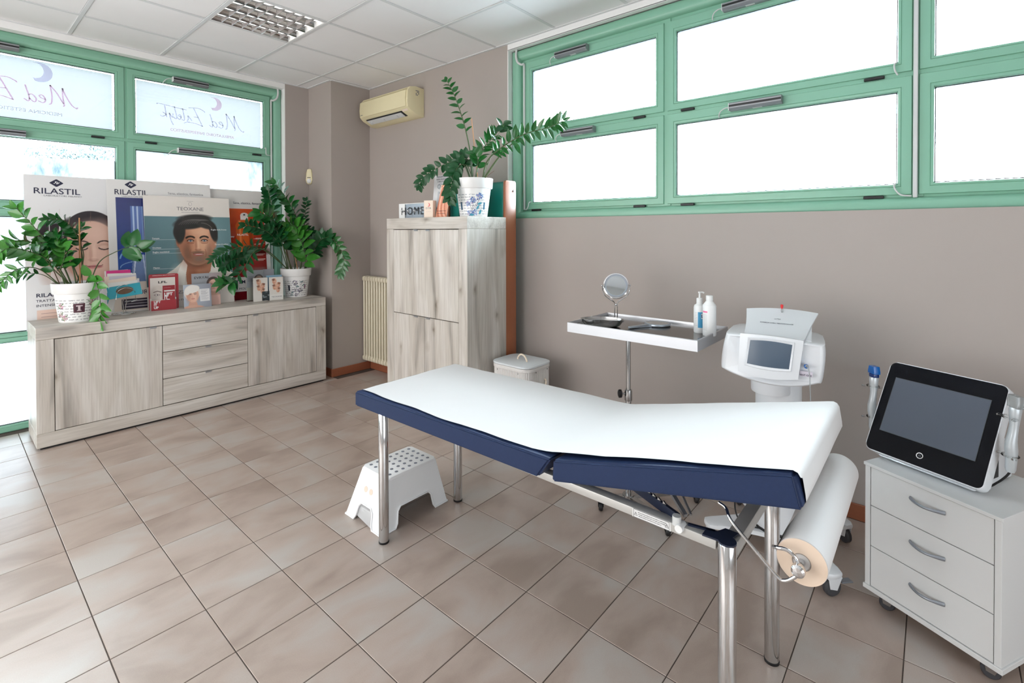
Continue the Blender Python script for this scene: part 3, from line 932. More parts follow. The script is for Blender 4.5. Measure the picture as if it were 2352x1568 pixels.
# ---------------------------------------------------------------- air conditioner
ac = thing('air_conditioner', 'yellowed split air conditioner high on the wall beside the column', 'air conditioner', (3.06, 4.12, 2.57))
Ya, Yb = 3.73, 4.522
def xz(p): return [(XR - a, z) for a, z in p]
body = [(0.0, 2.575), (0.0, 2.845), (0.10, 2.853), (0.165, 2.838), (0.196, 2.800), (0.203, 2.70), (0.196, 2.645), (0.165, 2.618), (0.06, 2.572)]
obj('body', prism(new(), xz(body), 'y', Ya, Yb, 0.008, 2), 'cream', ac, world=True, ang=28)
front = [(0.190, 2.812), (0.2065, 2.80), (0.2125, 2.72), (0.207, 2.652), (0.198, 2.647)]
obj('front_panel', prism(new(), xz(front), 'y', Ya + 0.02, Yb - 0.012, 0.002, 1), 'cream', ac, world=True)
obj('top_grille', prism(new(), xz([(0.12, 2.8535), (0.186, 2.823), (0.188, 2.817), (0.12, 2.846)]), 'y', Ya + 0.03, Yb - 0.03), 'cream', ac, world=True)
slot = [(0.178, 2.6245), (0.171, 2.6175), (0.105, 2.5885), (0.105, 2.596), (0.168, 2.626)]
ob = obj('outlet', prism(new(), xz(slot), 'y', Ya + 0.12, Yb - 0.075), 'cream_dark', ac, world=True, smooth=False)
fl_ = [(0.172, 2.612), (0.166, 2.607), (0.118, 2.584), (0.116, 2.587), (0.165, 2.612)]
obj('flap', prism(new(), xz(fl_), 'y', Ya + 0.14, Yb - 0.085), 'conduit', ac, world=True)
for y in (3.95, 4.17, 4.38):
    obj('flap_bracket', box(new(), XR - 0.16, XR - 0.13, y, y + 0.006, 2.588, 2.608), 'conduit', ac, world=True, smooth=False)
obj('display', prism(new(), xz([(0.188, 2.6395), (0.1675, 2.6165), (0.1665, 2.6185), (0.186, 2.641)]), 'y', Ya + 0.03, Ya + 0.115), 'card_peach', ac, world=True, smooth=False)
b = new()
for r_ in range(4):
    for c_ in range(3):
        if (r_ + c_) % 4 == 3: continue
        box(b, XR - 0.075 - c_ * 0.014, XR - 0.064 - c_ * 0.014, Ya - 0.0008, Ya + 0.001, 2.805 - r_ * 0.013, 2.814 - r_ * 0.013)
obj('warning_symbols', b, 'ink_grey', ac, world=True, smooth=False)
obj('knockout', prism(new(), xz([(0.005, 2.655), (0.035, 2.655), (0.042, 2.645), (0.042, 2.615), (0.005, 2.615)]), 'y', Ya - 0.0012, Ya + 0.001), 'cream', ac, world=True, smooth=False)
MR = Matrix.Rotation(-PI / 2, 4, 'Z') @ Matrix.Rotation(PI / 2, 4, 'X')
def text_x(body_, size, x, y, z, parent, m, **k):
    """letters on a plane facing -X, at world position, inside an unrotated parent"""
    M_ = wm(parent).inverted() @ Matrix.Translation((x, y, z)) @ MR
    return text(body_, size, None, parent, m, mtx=M_, **k)
text_x('DAIKIN', 0.012, XR - 0.2135, Yb - 0.03, 2.665, ac, 'ink_grey')

# ---------------------------------------------------------------- motion sensor
pi_ = thing('motion_sensor', 'cream motion sensor in the recess beside the column', 'sensor', (2.60, 5.09, 2.0))
b = new()
P0 = [(-0.03, 2.0), (-0.034, 2.03), (-0.032, 2.10), (-0.022, 2.142), (0.0, 2.15), (0.022, 2.142), (0.032, 2.10), (0.034, 2.03), (0.03, 2.0), (0.016, 1.986), (-0.016, 1.986)]
R45 = Matrix.Translation((2.602, 5.075, 0)) @ Matrix.Rotation(math.radians(-48), 4, 'Z')
prism(b, P0, 'y', -0.028, 0.022, 0.010, 3)
bmesh.ops.transform(b, matrix=R45, verts=b.verts)
obj('housing', b, 'cream', pi_, world=True)
b = new()
bmesh.ops.create_uvsphere(b, u_segments=16, v_segments=10, radius=0.024)
bmesh.ops.scale(b, vec=(1, 0.7, 1.1), verts=b.verts)
bmesh.ops.translate(b, vec=(0, -0.024, 2.018), verts=b.verts)
bmesh.ops.transform(b, matrix=R45, verts=b.verts)
obj('lens', b, 'white_plastic', pi_, world=True)
b = box(new(), -0.018, 0.018, -0.030, -0.026, 2.052, 2.058); bmesh.ops.transform(b, matrix=R45, verts=b.verts)
obj('slit', b, 'black', pi_, world=True, smooth=False)

# ---------------------------------------------------------------- laundry basket
bk = thing('laundry_basket', 'white slatted laundry basket with a flat lid and rope handles behind the treatment bed', 'basket', (2.73, 2.255, 0))
BX0, BX1, BY0, BY1 = 2.588, 2.872, 2.085, 2.425
BZ = 0.545
out = rrect(BX0, BX1, BY0, BY1, 0.06, 8)
inn = rrect(BX0 + 0.008, BX1 - 0.008, BY0 + 0.008, BY1 - 0.008, 0.054, 8)
b = prism(new(), inn, 'z', 0.01, BZ - 0.02)
obj('body', b, 'basket_white', bk, world=True)
# vertical slats all round
per = []
for i in range(len(out)):
    a, c_ = Vector(out[i]), Vector(out[(i + 1) % len(out)])
    per.append((a, c_, (c_ - a).length))
tot = sum(p[2] for p in per); ns = 92
sm = bpy.data.meshes.new('slat')
b = box(new(), -0.0052, 0.0052, -0.003, 0.004, 0.005, BZ - 0.012, 0.0012)
bmesh.ops.recalc_face_normals(b, faces=b.faces); b.to_mesh(sm); b.free(); sm.materials.append(MATS['basket_white'])
for k in range(ns):
    s = tot * (k + 0.5) / ns
    for a, c_, l in per:
        if s <= l: break
        s -= l
    p = a + (c_ - a) * (s / l); d = (c_ - a).normalized()
    ctr = Vector((p.x, p.y)) - Vector((-d.y, d.x)) * -0.004
    ctr = Vector((p.x, p.y)) + Vector((-d.y, d.x)) * 0.004
    inst('slat', sm, bk, (ctr.x - 2.73, ctr.y - 2.255, 0), (0, 0, math.atan2(d.y, d.x)))
rim = prism(new(), rrect(BX0 - 0.004, BX1 + 0.004, BY0 - 0.004, BY1 + 0.004, 0.064, 8), 'z', BZ - 0.032, BZ - 0.008, 0.003)
obj('rim', rim, 'basket_white', bk, world=True)
lid = obj('lid', prism(new(), rrect(BX0 - 0.006, BX1 + 0.006, BY0 - 0.006, BY1 + 0.006, 0.066, 8), 'z', BZ - 0.005, BZ + 0.007, 0.003, 2), 'basket_lid', bk, world=True)
def rope(pts, parent, r=0.0055):
    C_ = curve(pts, 10)
    b = new()
    for ph in (0, 2.1, 4.2):
        P = []
        for i, p in enumerate(C_):
            t = (C_[min(i + 1, len(C_) - 1)] - C_[max(i - 1, 0)]).normalized()
            n1 = t.orthogonal().normalized()
            n1 = t.cross(Vector((0.3, 0.5, 0.8))).normalized(); n2 = t.cross(n1)
            a = ph + i * 0.75
            P.append(p + (n1 * math.cos(a) + n2 * math.sin(a)) * r * 0.55)
        tube(b, P, r * 0.62, 6)
    return obj('rope_handle', b, 'rope', parent, world=True)
zt = BZ + 0.007
rope([(2.745, 2.30, zt - 0.006), (2.743, 2.298, zt + 0.012), (2.738, 2.275, zt + 0.036), (2.733, 2.25, zt + 0.042), (2.727, 2.222, zt + 0.034), (2.722, 2.20, zt + 0.010), (2.721, 2.198, zt - 0.006)], lid)
rope([(2.68, 2.086, 0.43), (2.682, 2.072, 0.43), (2.70, 2.060, 0.408), (2.73, 2.058, 0.40), (2.76, 2.060, 0.412), (2.778, 2.072, 0.435), (2.78, 2.086, 0.437)], bk)
for q in ((2.589, 2.36, 0.50), (2.589, 2.17, 0.50)):
    b = new(); bmesh.ops.create_uvsphere(b, u_segments=10, v_segments=6, radius=0.004); bmesh.ops.translate(b, vec=q, verts=b.verts); obj('rivet', b, 'steel', bk, world=True)
for q in ((2.68, 2.084, 0.505), (2.81, 2.084, 0.505)):
    b = new(); bmesh.ops.create_uvsphere(b, u_segments=10, v_segments=6, radius=0.005); bmesh.ops.translate(b, vec=q, verts=b.verts); obj('rivet', b, 'steel', bk, world=True)

# ---------------------------------------------------------------- treatment bed
bed = thing('treatment_bed', 'navy treatment bed with chrome legs and raised head section in the middle of the room', 'bed', (1.61, 1.2, 0))
BXa, BXb = 1.300, 1.945
def slab(yA, zA, yB, zB, th, endA=0.0, endB=0.0):
    """cushion between (yA, top zA) and (yB, top zB); ends leaned by endA / endB at the underside"""
    b = new()
    pts = [(yA, zA), (yB, zB), (yB + endB, zB - th - 0.007), (yA + endA, zA - th)]
    prism(b, pts, 'x', BXa, BXb)
    bmesh.ops.bevel(b, geom=list(b.edges), offset=0.007, segments=3, affect='EDGES')
    return b
foot = obj('foot_cushion', slab(2.112, 0.714, 0.952, 0.733, 0.070, 0.0, 0.055), 'navy', bed, world=True)
head = obj('head_cushion', slab(0.944, 0.733, 0.249, 0.909, 0.072, 0.004, -0.020), 'navy', bed, world=True)
def seam(parent, q0, q1):
    obj('piping', tube(new(), [q0, q1], 0.0022, 6), 'navy', parent, world=True)
# frame: round legs under two long and two short rails
LEG = [(1.375, 1.988), (1.855, 1.988), (1.375, 0.420), (1.858, 0.420)]
for x, y in LEG:
    b = lathe(new(), [(0.0, 0.006), (0.0225, 0.006), (0.0235, 0.010), (0.0235, 0.640), (0.022, 0.643), (0.0, 0.643)], x, y, 32)
    l = obj('leg', b, 'chrome', bed, world=True)
    obj('foot_cap', lathe(new(), [(0.0, 0.0), (0.024, 0.0), (0.0245, 0.004), (0.0245, 0.009), (0.0, 0.009)], x, y, 28), 'black', l, world=True)
    dy = 0.12 if y < 1 else -0.12; dx = 0.1 if x < 1.6 else -0.1
    # dark star-shaped corner joint on the leg top
    c = new()
    pts = []
    for k in range(13):
        a = math.atan2(-dy, -dx) - PI * 0.62 + PI * 1.24 * k / 12
        pts.append((x + 0.0235 * math.cos(a), y + 0.0235 * math.sin(a)))
    sx, sy = (1 if dx > 0 else -1), (1 if dy > 0 else -1)
    tail = [(x + sx * 0.055, y - sy * 0.014), (x + sx * 0.055, y + sy * 0.022), (x + sx * 0.028, y + sy * 0.034), (x + sx * 0.02, y + sy * 0.062), (x - sx * 0.014, y + sy * 0.062)]
    pts = pts + tail
    cc = Vector((x + sx * 0.008, y + sy * 0.008))
    pts.sort(key=lambda p: math.atan2(p[1] - cc.y, p[0] - cc.x))
    prism(c, pts, 'z', 0.643, 0.648)
    obj('corner_joint', c, 'navy_dark', bed, world=True)
def rail(q, m='frame_grey', bev=0.003, name='rail'):
    return obj(name, box(new(), *q, bev, 2), m, bed, world=True)
# the long rail seen from the camera side, warning label on it
lr = rail((1.364, 1.400, 0.446, 1.960, 0.617, 0.6435))
rail((1.835, 1.871, 0.446, 1.960, 0.612, 0.6465))
rail((1.402, 1.832, 0.400, 0.438, 0.602, 0.640))
rail((1.402, 1.832, 1.972, 2.010, 0.602, 0.640))
rail((1.402, 1.832, 0.93, 0.97, 0.610, 0.640))
b = new(); box(b, 1.3632, 1.3641, 0.572, 0.692, 0.6175, 0.6425)
wl = obj('warning_label', b, 'warning_label', lr, world=True, smooth=False)
b = new()
for z in (0.6180, 0.6415): box(b, 1.3626, 1.3633, 0.576, 0.688, z, z + 0.0006)
for y in (0.576, 0.6874): box(b, 1.3626, 1.3633, y, y + 0.0006, 0.6180, 0.6421)
for yc in (0.5835, 0.6805):
    T = [(yc - 0.0055, 0.6245), (yc + 0.0055, 0.6245), (yc, 0.6345)]
    for i in range(3):
        a, c_ = Vector((1.3628, *T[i])), Vector((1.3628, *T[(i + 1) % 3])); tube(b, [a, c_], 0.0004, 4)
    box(b, 1.3626, 1.3633, yc - 0.0004, yc + 0.0004, 0.6265, 0.6315)
obj('warning_sign', b, 'ink_black', wl, world=True, smooth=False) if False else obj('warning_sign', b, 'ink_black', bed, world=True, smooth=False)
for k, s in enumerate(('REGOLAZIONE SCHIENALE CON MOVIMENTO A CREMAGLIERA', 'BACKREST ADJUSTMENT WITH TOOTHED RACK MOVEMENT', 'BEFORE USE READ THE INSTRUCTIONS CAREFULLY')):
    text_x(s, 0.0031, 1.3631, 0.6735 - 0.001 * k, 0.6345 - 0.0055 * k, bed, 'ink_black', sx=1.0)
# toothed rack that props the head section
obj('hinge_pin', lathe(new(), [(0.0, 1.352), (0.011, 1.352), (0.012, 1.355), (0.012, 1.385), (0.0, 1.385)], 0.545, 0.640, 18, 'x'), 'white_plastic', bed, world=True)
obj('stay_hub', lathe(new(), [(0.004, 0.668), (0.012, 0.668), (0.0125, 0.665), (0.0125, 0.643), (0.0, 0.643)], 1.368, 0.556, 20), 'conduit', bed, world=True)
b = new()
def bar3(b, p, q, w, t):
    p, q = Vector(p), Vector(q); d = (q - p).normalized(); s = Vector((0, 0, 1)).cross(d).normalized() * w / 2; n_ = d.cross(s).normalized() * t / 2
    V = [b.verts.new(x) for x in (p + s + n_, p + s - n_, p - s - n_, p - s + n_, q + s + n_, q + s - n_, q - s - n_, q - s + n_)]
    for f_ in ((0, 1, 2, 3), (7, 6, 5, 4), (0, 4, 5, 1), (1, 5, 6, 2), (2, 6, 7, 3), (3, 7, 4, 0)): b.faces.new([V[i] for i in f_])
bar3(b, (1.39, 0.56, 0.648), (1.47, 0.80, 0.672), 0.010, 0.028)
obj('toothed_rack', b, 'navy_dark', bed, world=True, smooth=False)
b = new()
for k in range(9):
    t = 0.2 + 0.08 * k
    p = Vector((1.39, 0.56, 0.664)).lerp(Vector((1.47, 0.80, 0.688)), t)
    prism(b, [(p.y - 0.007, p.z - 0.004), (p.y + 0.006, p.z - 0.003), (p.y + 0.004, p.z + 0.006)], 'x', p.x - 0.003, p.x + 0.003)
obj('rack_teeth', b, 'steel', bed, world=True, smooth=False)
b = new(); bar3(b, (1.405, 0.545, 0.655), (1.53, 0.70, 0.715), 0.012, 0.010); bar3(b, (1.42, 0.535, 0.655), (1.56, 0.67, 0.728), 0.006, 0.006)
obj('stay', b, 'alu', bed, world=True, smooth=False)
b = new(); bar3(b, (1.385, 0.53, 0.645), (1.40, 0.46, 0.645), 0.01, 0.006)
obj('stay_bracket', b, 'navy_dark', bed, world=True, smooth=False)
# chrome holder for the paper roll
RY, RZ, RR = 0.238, 0.690, 0.0545
for sx, xo in ((1, 1.305), (-1, 1.945)):
    pts = [(xo + 0.03 * sx, 0.43, 0.765), (xo + 0.026 * sx, 0.41, 0.758), (xo + 0.004 * sx, 0.390, 0.742), (xo, 0.34, 0.70), (xo, 0.285, 0.652), (xo + 0.0 * sx, 0.268, 0.648), (xo + 0.002 * sx, 0.25, 0.662), (xo + 0.004 * sx, RY, RZ - 0.014)]
    obj('roll_holder', tube(new(), curve(pts, 8), 0.0042, 12), 'chrome', bed, world=True)
b = tube(new(), curve([(1.315, 0.294, 0.714), (1.303, 0.282, 0.722), (1.304, 0.262, 0.724), (1.306, 0.245, 0.712), (1.312, RY, RZ)], 8), 0.0045, 12)
obj('roll_holder', b, 'chrome', bed, world=True)
obj('roll_axle', tube(new(), [(1.302, RY, RZ), (1.948, RY, RZ)], 0.0085, 14), 'chrome', bed, world=True)
obj('axle_knob', lathe(new(), [(0.0, 1.286), (0.010, 1.287), (0.0145, 1.291), (0.0155, 1.298), (0.0145, 1.304), (0.0, 1.306)], RY, RZ, 24, 'x'), 'chrome', bed, world=True)

# paper roll and the sheet drawn over the bed
pr_ = thing('paper_roll', 'white couch paper roll hung at the head end, its sheet drawn over the navy bed', 'paper roll', (1.61, RY, RZ))
b = new()
lathe(b, [(0.0205, 1.335), (RR - 0.0015, 1.335), (RR, 1.337), (RR, 1.928), (RR - 0.0015, 1.930), (0.0205, 1.930)], RY, RZ, 64, 'x')
rl = obj('roll', b, 'paper', pr_, world=True)
b = lathe(new(), [(0.021, 1.3345), (RR - 0.002, 1.3345)], RY, RZ, 64, 'x')
b2 = new()
def disc(bm, x, r0, r1, cy, cz, n_=64):
    A = [bm.verts.new((x, cy + r0 * math.cos(2 * PI * k / n_), cz + r0 * math.sin(2 * PI * k / n_))) for k in range(n_)]
    B = [bm.verts.new((x, cy + r1 * math.cos(2 * PI * k / n_), cz + r1 * math.sin(2 * PI * k / n_))) for k in range(n_)]
    for k in range(n_): bm.faces.new((A[k], A[(k + 1) % n_], B[(k + 1) % n_], B[k]))
b.free()
disc(b2, 1.3343, 0.0205, RR - 0.001, RY, RZ)
obj('roll_end', b2, 'paper_end', pr_, world=True, smooth=False)
b = new(); lathe(b, [(0.0185, 1.334), (0.0205, 1.334), (0.0205, 1.931), (0.0185, 1.931)], RY, RZ, 40, 'x')
for f_ in [f for f in b.faces if len(f.verts) > 6]: b.faces.remove(f_)
obj('core', b, 'card_tube', pr_, world=True)
# sheet path in (y, z), outside of the cushions
path = []
def seg_(a, c_, n_):
    for k in range(n_): path.append((a[0] + (c_[0] - a[0]) * k / n_, a[1] + (c_[1] - a[1]) * k / n_))
seg_((2.090, 0.7185), (1.02, 0.736), 44)
path += [(0.99, 0.7385), (0.965, 0.7425), (0.94, 0.7485), (0.91, 0.7555)]
seg_((0.88, 0.763), (0.285, 0.9045), 30)
path += [(0.268, 0.9095), (0.253, 0.9125), (0.243, 0.909), (0.2375, 0.900)]
seg_((0.2365, 0.893), (0.2290, 0.845), 5)
path += [(0.229, 0.838), (0.236, 0.824), (0.250, 0.800), (0.268, 0.766), (0.281, 0.735), (0.2895, 0.712), (0.2935, 0.694)]
b = new()
XS = 40
rn = random.Random(5)
ph = [rn.uniform(0, 6) for _ in range(8)]
rows_ = []
for i, (y, z) in enumerate(path):
    row = []
    for k in range(XS + 1):
        s = k / XS
        e0 = 1.322 + 0.006 * math.sin(y * 5 + ph[0]) + 0.004 * math.sin(y * 17 + ph[1]) - (0.004 if y < 0.3 else 0) + (0.012 if y > 2.05 else 0) * 0
        e1 = 1.930 + 0.003 * math.sin(y * 7 + ph[2])
        if y < 0.30 and z < 0.90: e0 = 1.333
        x = e0 + (e1 - e0) * s
        w = 0.0009 * math.sin(x * 30 + ph[3] + y * 9) * math.sin(y * 23 + ph[4]) + 0.0012 * math.sin(y * 11 + x * 6 + ph[5])
        w = abs(w) + 0.0004
        ny, nz = 0.0, 1.0
        if y < 0.30 and z < 0.905: ny, nz = -1.0, 0.0; w *= 0.8
        row.append(b.verts.new((x, y + ny * w, z + nz * w)))
    rows_.append(row)
for a, c_ in zip(rows_, rows_[1:]):
    for k in range(XS): b.faces.new((a[k], a[k + 1], c_[k + 1], c_[k]))
obj('sheet', b, 'paper', pr_, world=True, ang=80)
# ---------------------------------------------------------------- step stool
stl = thing('step_stool', 'white plastic step stool with grey anti-slip dots under the foot end of the bed', 'stool', (1.60, 2.18, 0))
ax0, ax1, ay0, ay1 = 1.385, 1.812, 2.028, 2.342
tx0, tx1, ty0, ty1, tz = 1.452, 1.757, 2.062, 2.282, 0.25
b = new()
def panel(b, outl, f, off):
    A = [b.verts.new(f(*p)) for p in outl]
    B = [b.verts.new(Vector(f(*p)) + Vector(off)) for p in outl]
    fa, fb = b.faces.new(A), b.faces.new(B[::-1])
    n_ = len(outl)
    for k in range(n_): b.faces.new((A[k], B[k], B[(k + 1) % n_], A[(k + 1) % n_]))
    bmesh.ops.triangulate(b, faces=[fa, fb])
def mix(a, c_, t): return a + (c_ - a) * t
def outline(l0, l1, u0, u1, foot, arch):
    """trapezoid with two feet; l = floor edge, u = top edge"""
    def edge(z, left): return mix(l0, u0, z / tz) if left else mix(l1, u1, z / tz)
    k = 0.018
    return [(l0, 0.0), (l0 + foot, 0.0), (l0 + foot + k * 0.7, 0.02), (l0 + foot + 0.022, arch - k), (l0 + foot + 0.022 + k, arch), (l1 - foot - 0.022 - k, arch), (l1 - foot - 0.022, arch - k), (l1 - foot - k * 0.7, 0.02), (l1 - foot, 0.0), (l1, 0.0), (u1, tz - 0.008), (u0, tz - 0.008)]
oX = outline(ax0, ax1, tx0, tx1, 0.085, 0.095)
oY = outline(ay0, ay1, ty0, ty1, 0.075, 0.085)
panel(b, oX, lambda p, z: (p, mix(ay0, ty0, z / tz), z), (0, 0.006, 0))
panel(b, oX, lambda p, z: (p, mix(ay1, ty1, z / tz), z), (0, -0.006, 0))
panel(b, oY, lambda p, z: (mix(ax0, tx0, z / tz), p, z), (0.006, 0, 0))
panel(b, oY, lambda p, z: (mix(ax1, tx1, z / tz), p, z), (-0.006, 0, 0))
prism(b, rrect(tx0 - 0.0025, tx1 + 0.0025, ty0 - 0.0025, ty1 + 0.0025, 0.016, 5), 'z', tz - 0.014, tz, 0.005, 2)
for o_, fn in ((oX, lambda p, z: (p, mix(ay0, ty0, z / tz) - 0.002, z)), (oX, lambda p, z: (p, mix(ay1, ty1, z / tz) + 0.002, z)), (oY, lambda p, z: (mix(ax0, tx0, z / tz) - 0.002, p, z)), (oY, lambda p, z: (mix(ax1, tx1, z / tz) + 0.002, p, z))):
    tube(b, [Vector(fn(*p)) + Vector((0, 0, 0.004)) for p in o_[:10]], 0.0042, 6)
obj('body', b, 'stool_white', stl, world=True)
dm = bpy.data.meshes.new('grip_dot')
b = lathe(new(), [(0.0, 0.0), (0.0088, 0.0), (0.0088, 0.0012), (0.0, 0.0014)], 0, 0, 16)
bmesh.ops.recalc_face_normals(b, faces=b.faces); b.to_mesh(dm); b.free(); dm.materials.append(MATS['hole_grey'])
for i in range(7):
    for j in range(5):
        inst('grip_dot', dm, stl, (tx0 + 0.030 + i * 0.0408 - 1.60, ty0 + 0.028 + j * 0.041 - 2.18, tz))
for k in (0, 1):
    yy = 2.172 + 0.045 * (1 - k)
    z_ = 0.155
    b = lathe(new(), [(0.0, -0.0006), (0.0145, -0.0006), (0.0145, 0.003), (0.0, 0.003)], 0, 0, 20)
    n_ = Vector((-tz, 0, (tx0 - ax0))).normalized()
    Mq = Matrix.Translation((mix(ax0, tx0, z_ / tz) - 0.0008, yy, z_)) @ Vector((0, 0, -1)).rotation_difference(n_).to_matrix().to_4x4()
    bmesh.ops.transform(b, matrix=Mq, verts=b.verts)
    obj('grip_hole', b, 'card_peach', stl, world=True)

# ---------------------------------------------------------------- instrument stand
def caster(parent, x, y, r=0.025, fork='black', wheel='black', ang=0.0, top=0.06, name='caster', w=0.02):
    R_ = Matrix.Translation((x, y, 0)) @ Matrix.Rotation(ang, 4, 'Z')
    b = lathe(new(), [(0.0, -w / 2), (r * 0.8, -w / 2), (r, -w / 4), (r, w / 4), (r * 0.8, w / 2), (0.0, w / 2)], 0, r, 24, 'y')
    bmesh.ops.transform(b, matrix=R_, verts=b.verts)
    c_ = obj(name, b, wheel, parent, world=True)
    b = new()
    for s in (-1, 1):
        prism(b, [(-r * 0.5, r), (r * 0.35, r * 0.8), (r * 0.9, r * 2.15), (-r * 0.7, r * 2.15)], 'y', s * (w / 2 + 0.001), s * (w / 2 + 0.0035), 0.0008)
    prism(b, [(-r * 0.75, r * 2.1), (r * 0.95, r * 2.1), (r * 0.9, r * 2.35), (-r * 0.7, r * 2.35)], 'y', -w / 2 - 0.004, w / 2 + 0.004, 0.001)
    lathe(b, [(0.007, r * 2.3), (0.007, top)], 0.0, 0, 12)
    bmesh.ops.transform(b, matrix=R_, verts=b.verts)
    obj('fork', b, fork, c_, world=True)
    return c_
PXc, PYc = 2.38, 1.231
ts = thing('instrument_stand', 'stainless steel tray table on a single pole behind the treatment bed', 'instrument table', (PXc, PYc, 0))
QX0, QX1, QY0, QY1, QZ = 2.275, 2.712, 0.828, 1.548, 0.975
b = new()
box(b, QX0 + 0.004, QX1 - 0.004, QY0 + 0.004, QY1 - 0.004, 0.955, 0.9585)
tr_ = obj('tray', b, 'steel_tray', ts, world=True, smooth=False)
b = new()
fT = lambda a, c_, h: (a, c_, h)
ring(b, fT, QX0, QX1, QY0, QY1, [(0, 0.922), (0, QZ - 0.002), (0.15, QZ), (0.5, QZ), (0.6, QZ - 0.003), (0.62, 0.9583), (0.9, 0.9583), (0.9, 0.957), (0.3, 0.957), (0.3, 0.922)], 0.012, 0.012, 0.012, 0.012)
obj('rim', b, 'brushed', ts, world=True, ang=25)
obj('inner_line', ring(new(), fT, QX0 + 0.022, QX1 - 0.022, QY0 + 0.022, QY1 - 0.022, [(0, 0.9585), (0, 0.9600), (1, 0.9600), (1, 0.9585)], 0.003, 0.003, 0.003, 0.003), 'brushed', ts, world=True, smooth=False)
obj('pole', tube(new(), [(PXc, PYc, 0.60), (PXc, PYc, 0.955)], 0.0115, 20), 'steel', ts, world=True)
obj('outer_pole', tube(new(), [(PXc, PYc, 0.08), (PXc, PYc, 0.60)], 0.0155, 20), 'steel', ts, world=True)
b = lathe(new(), [(0.0155, 0.582), (0.019, 0.582), (0.020, 0.585), (0.020, 0.630), (0.018, 0.640), (0.0115, 0.641)], PXc, PYc, 24)
cl = obj('collar', b, 'steel', ts, world=True)
lv = (-rt).normalized(); kx, ky = PXc + lv.x * 0.045, PYc + lv.y * 0.045
obj('clamp_screw', tube(new(), [(PXc + lv.x * 0.018, PYc + lv.y * 0.018, 0.618), (kx, ky, 0.618)], 0.005, 8), 'steel', cl, world=True)
b = new()
prof = [(0.0, -0.012), (0.012, -0.012), (0.0205, -0.008), (0.0205, 0.006), (0.012, 0.010), (0.0, 0.010)]
lathe(b, prof, 0, 0, 16)
for v in b.verts:
    a = math.atan2(v.co.y, v.co.x); rr = math.hypot(v.co.x, v.co.y)
    if rr > 0.018: v.co.x *= 1 + 0.07 * math.cos(8 * a); v.co.y *= 1 + 0.07 * math.cos(8 * a)
bmesh.ops.transform(b, matrix=Matrix.Translation((kx, ky, 0.618)) @ Vector((0, 0, 1)).rotation_difference(lv).to_matrix().to_4x4(), verts=b.verts)
obj('knob', b, 'black', cl, world=True)
b = new()
for cx_, cy_ in ((2.278, 1.338), (2.30, 0.98), (2.68, 1.338), (2.68, 0.98)):
    bar3(b, (PXc, PYc, 0.072), (cx_, cy_, 0.066), 0.028, 0.018)
lathe(b, [(0.0, 0.06), (0.03, 0.06), (0.03, 0.085), (0.0, 0.085)], PXc, PYc, 20)
obj('base', b, 'steel', ts, world=True)
for cx_, cy_ in ((2.278, 1.338), (2.30, 0.98), (2.68, 1.338), (2.68, 0.98)):
    caster(ts, cx_, cy_, 0.024, ang=0.6, top=0.062, w=0.022)

TZ = 0.9585
# kidney dish with small things in it
kd = thing('kidney_dish', 'steel kidney dish at the left end of the tray', 'dish', (2.372, 1.385, TZ))
def bean(s, n_=40, ph0=-0.6):
    o_ = []
    for k in range(n_):
        t = 2 * PI * k / n_
        x, y = 0.115 * math.cos(t), 0.062 * math.sin(t)
        y += 0.030 * math.exp(-(x / 0.05) ** 2) * (-1 if math.sin(t) > 0 else -0.25) * 1.0
        o_.append((x * s, y * s))
    return o_
b = new()
rr_ = []
for s, z in ((0.0, 0.001), (0.70, 0.001), (0.84, 0.007), (0.93, 0.022), (0.985, 0.039), (1.03, 0.0405), (1.03, 0.0415), (0.975, 0.041), (0.92, 0.0225), (0.82, 0.009), (0.68, 0.0035), (0.0, 0.0035)):
    if s == 0: rr_.append([b.verts.new((0, -0.01, z))]); continue
    rr_.append([b.verts.new((x, y, z)) for x, y in bean(s)])
for p, q in zip(rr_, rr_[1:]):
    n_ = 40
    for k in range(n_):
        if len(p) == 1: b.faces.new((p[0], q[k], q[(k + 1) % n_]))
        elif len(q) == 1: b.faces.new((p[k], q[0], p[(k + 1) % n_]))
        else: b.faces.new((p[k], p[(k + 1) % n_], q[(k + 1) % n_], q[k]))
dm_ = obj('dish', b, 'steel', kd)
kd.rotation_euler = (0, 0, math.radians(118)); WM[kd.name] = Matrix.Translation((2.372, 1.385, TZ)) @ Matrix.Rotation(math.radians(118), 4, 'Z')
rn = random.Random(9)
sw = thing('swab_packets', 'small dark and pale packets lying in the steel kidney dish', 'swab packets', (2.39, 1.37, TZ + 0.004))
for k in range(6):
    q = Matrix.Translation((2.39 + rn.uniform(-.02, .02), 1.365 + rn.uniform(-.028, .028), TZ + 0.008 + 0.004 * k)) @ Matrix.Rotation(rn.uniform(0, 3), 4, 'Z') @ Matrix.Rotation(0.25 * rn.uniform(-1, 1), 4, 'X')
    b = box(new(), -0.016, 0.016, -0.010, 0.010, -0.0015, 0.0015, 0.0008); bmesh.ops.transform(b, matrix=q, verts=b.verts)
    obj('packet', b, ('black', 'card_white', 'black', 'clear_plastic', 'card_white', 'ink_black')[k], sw, world=True)

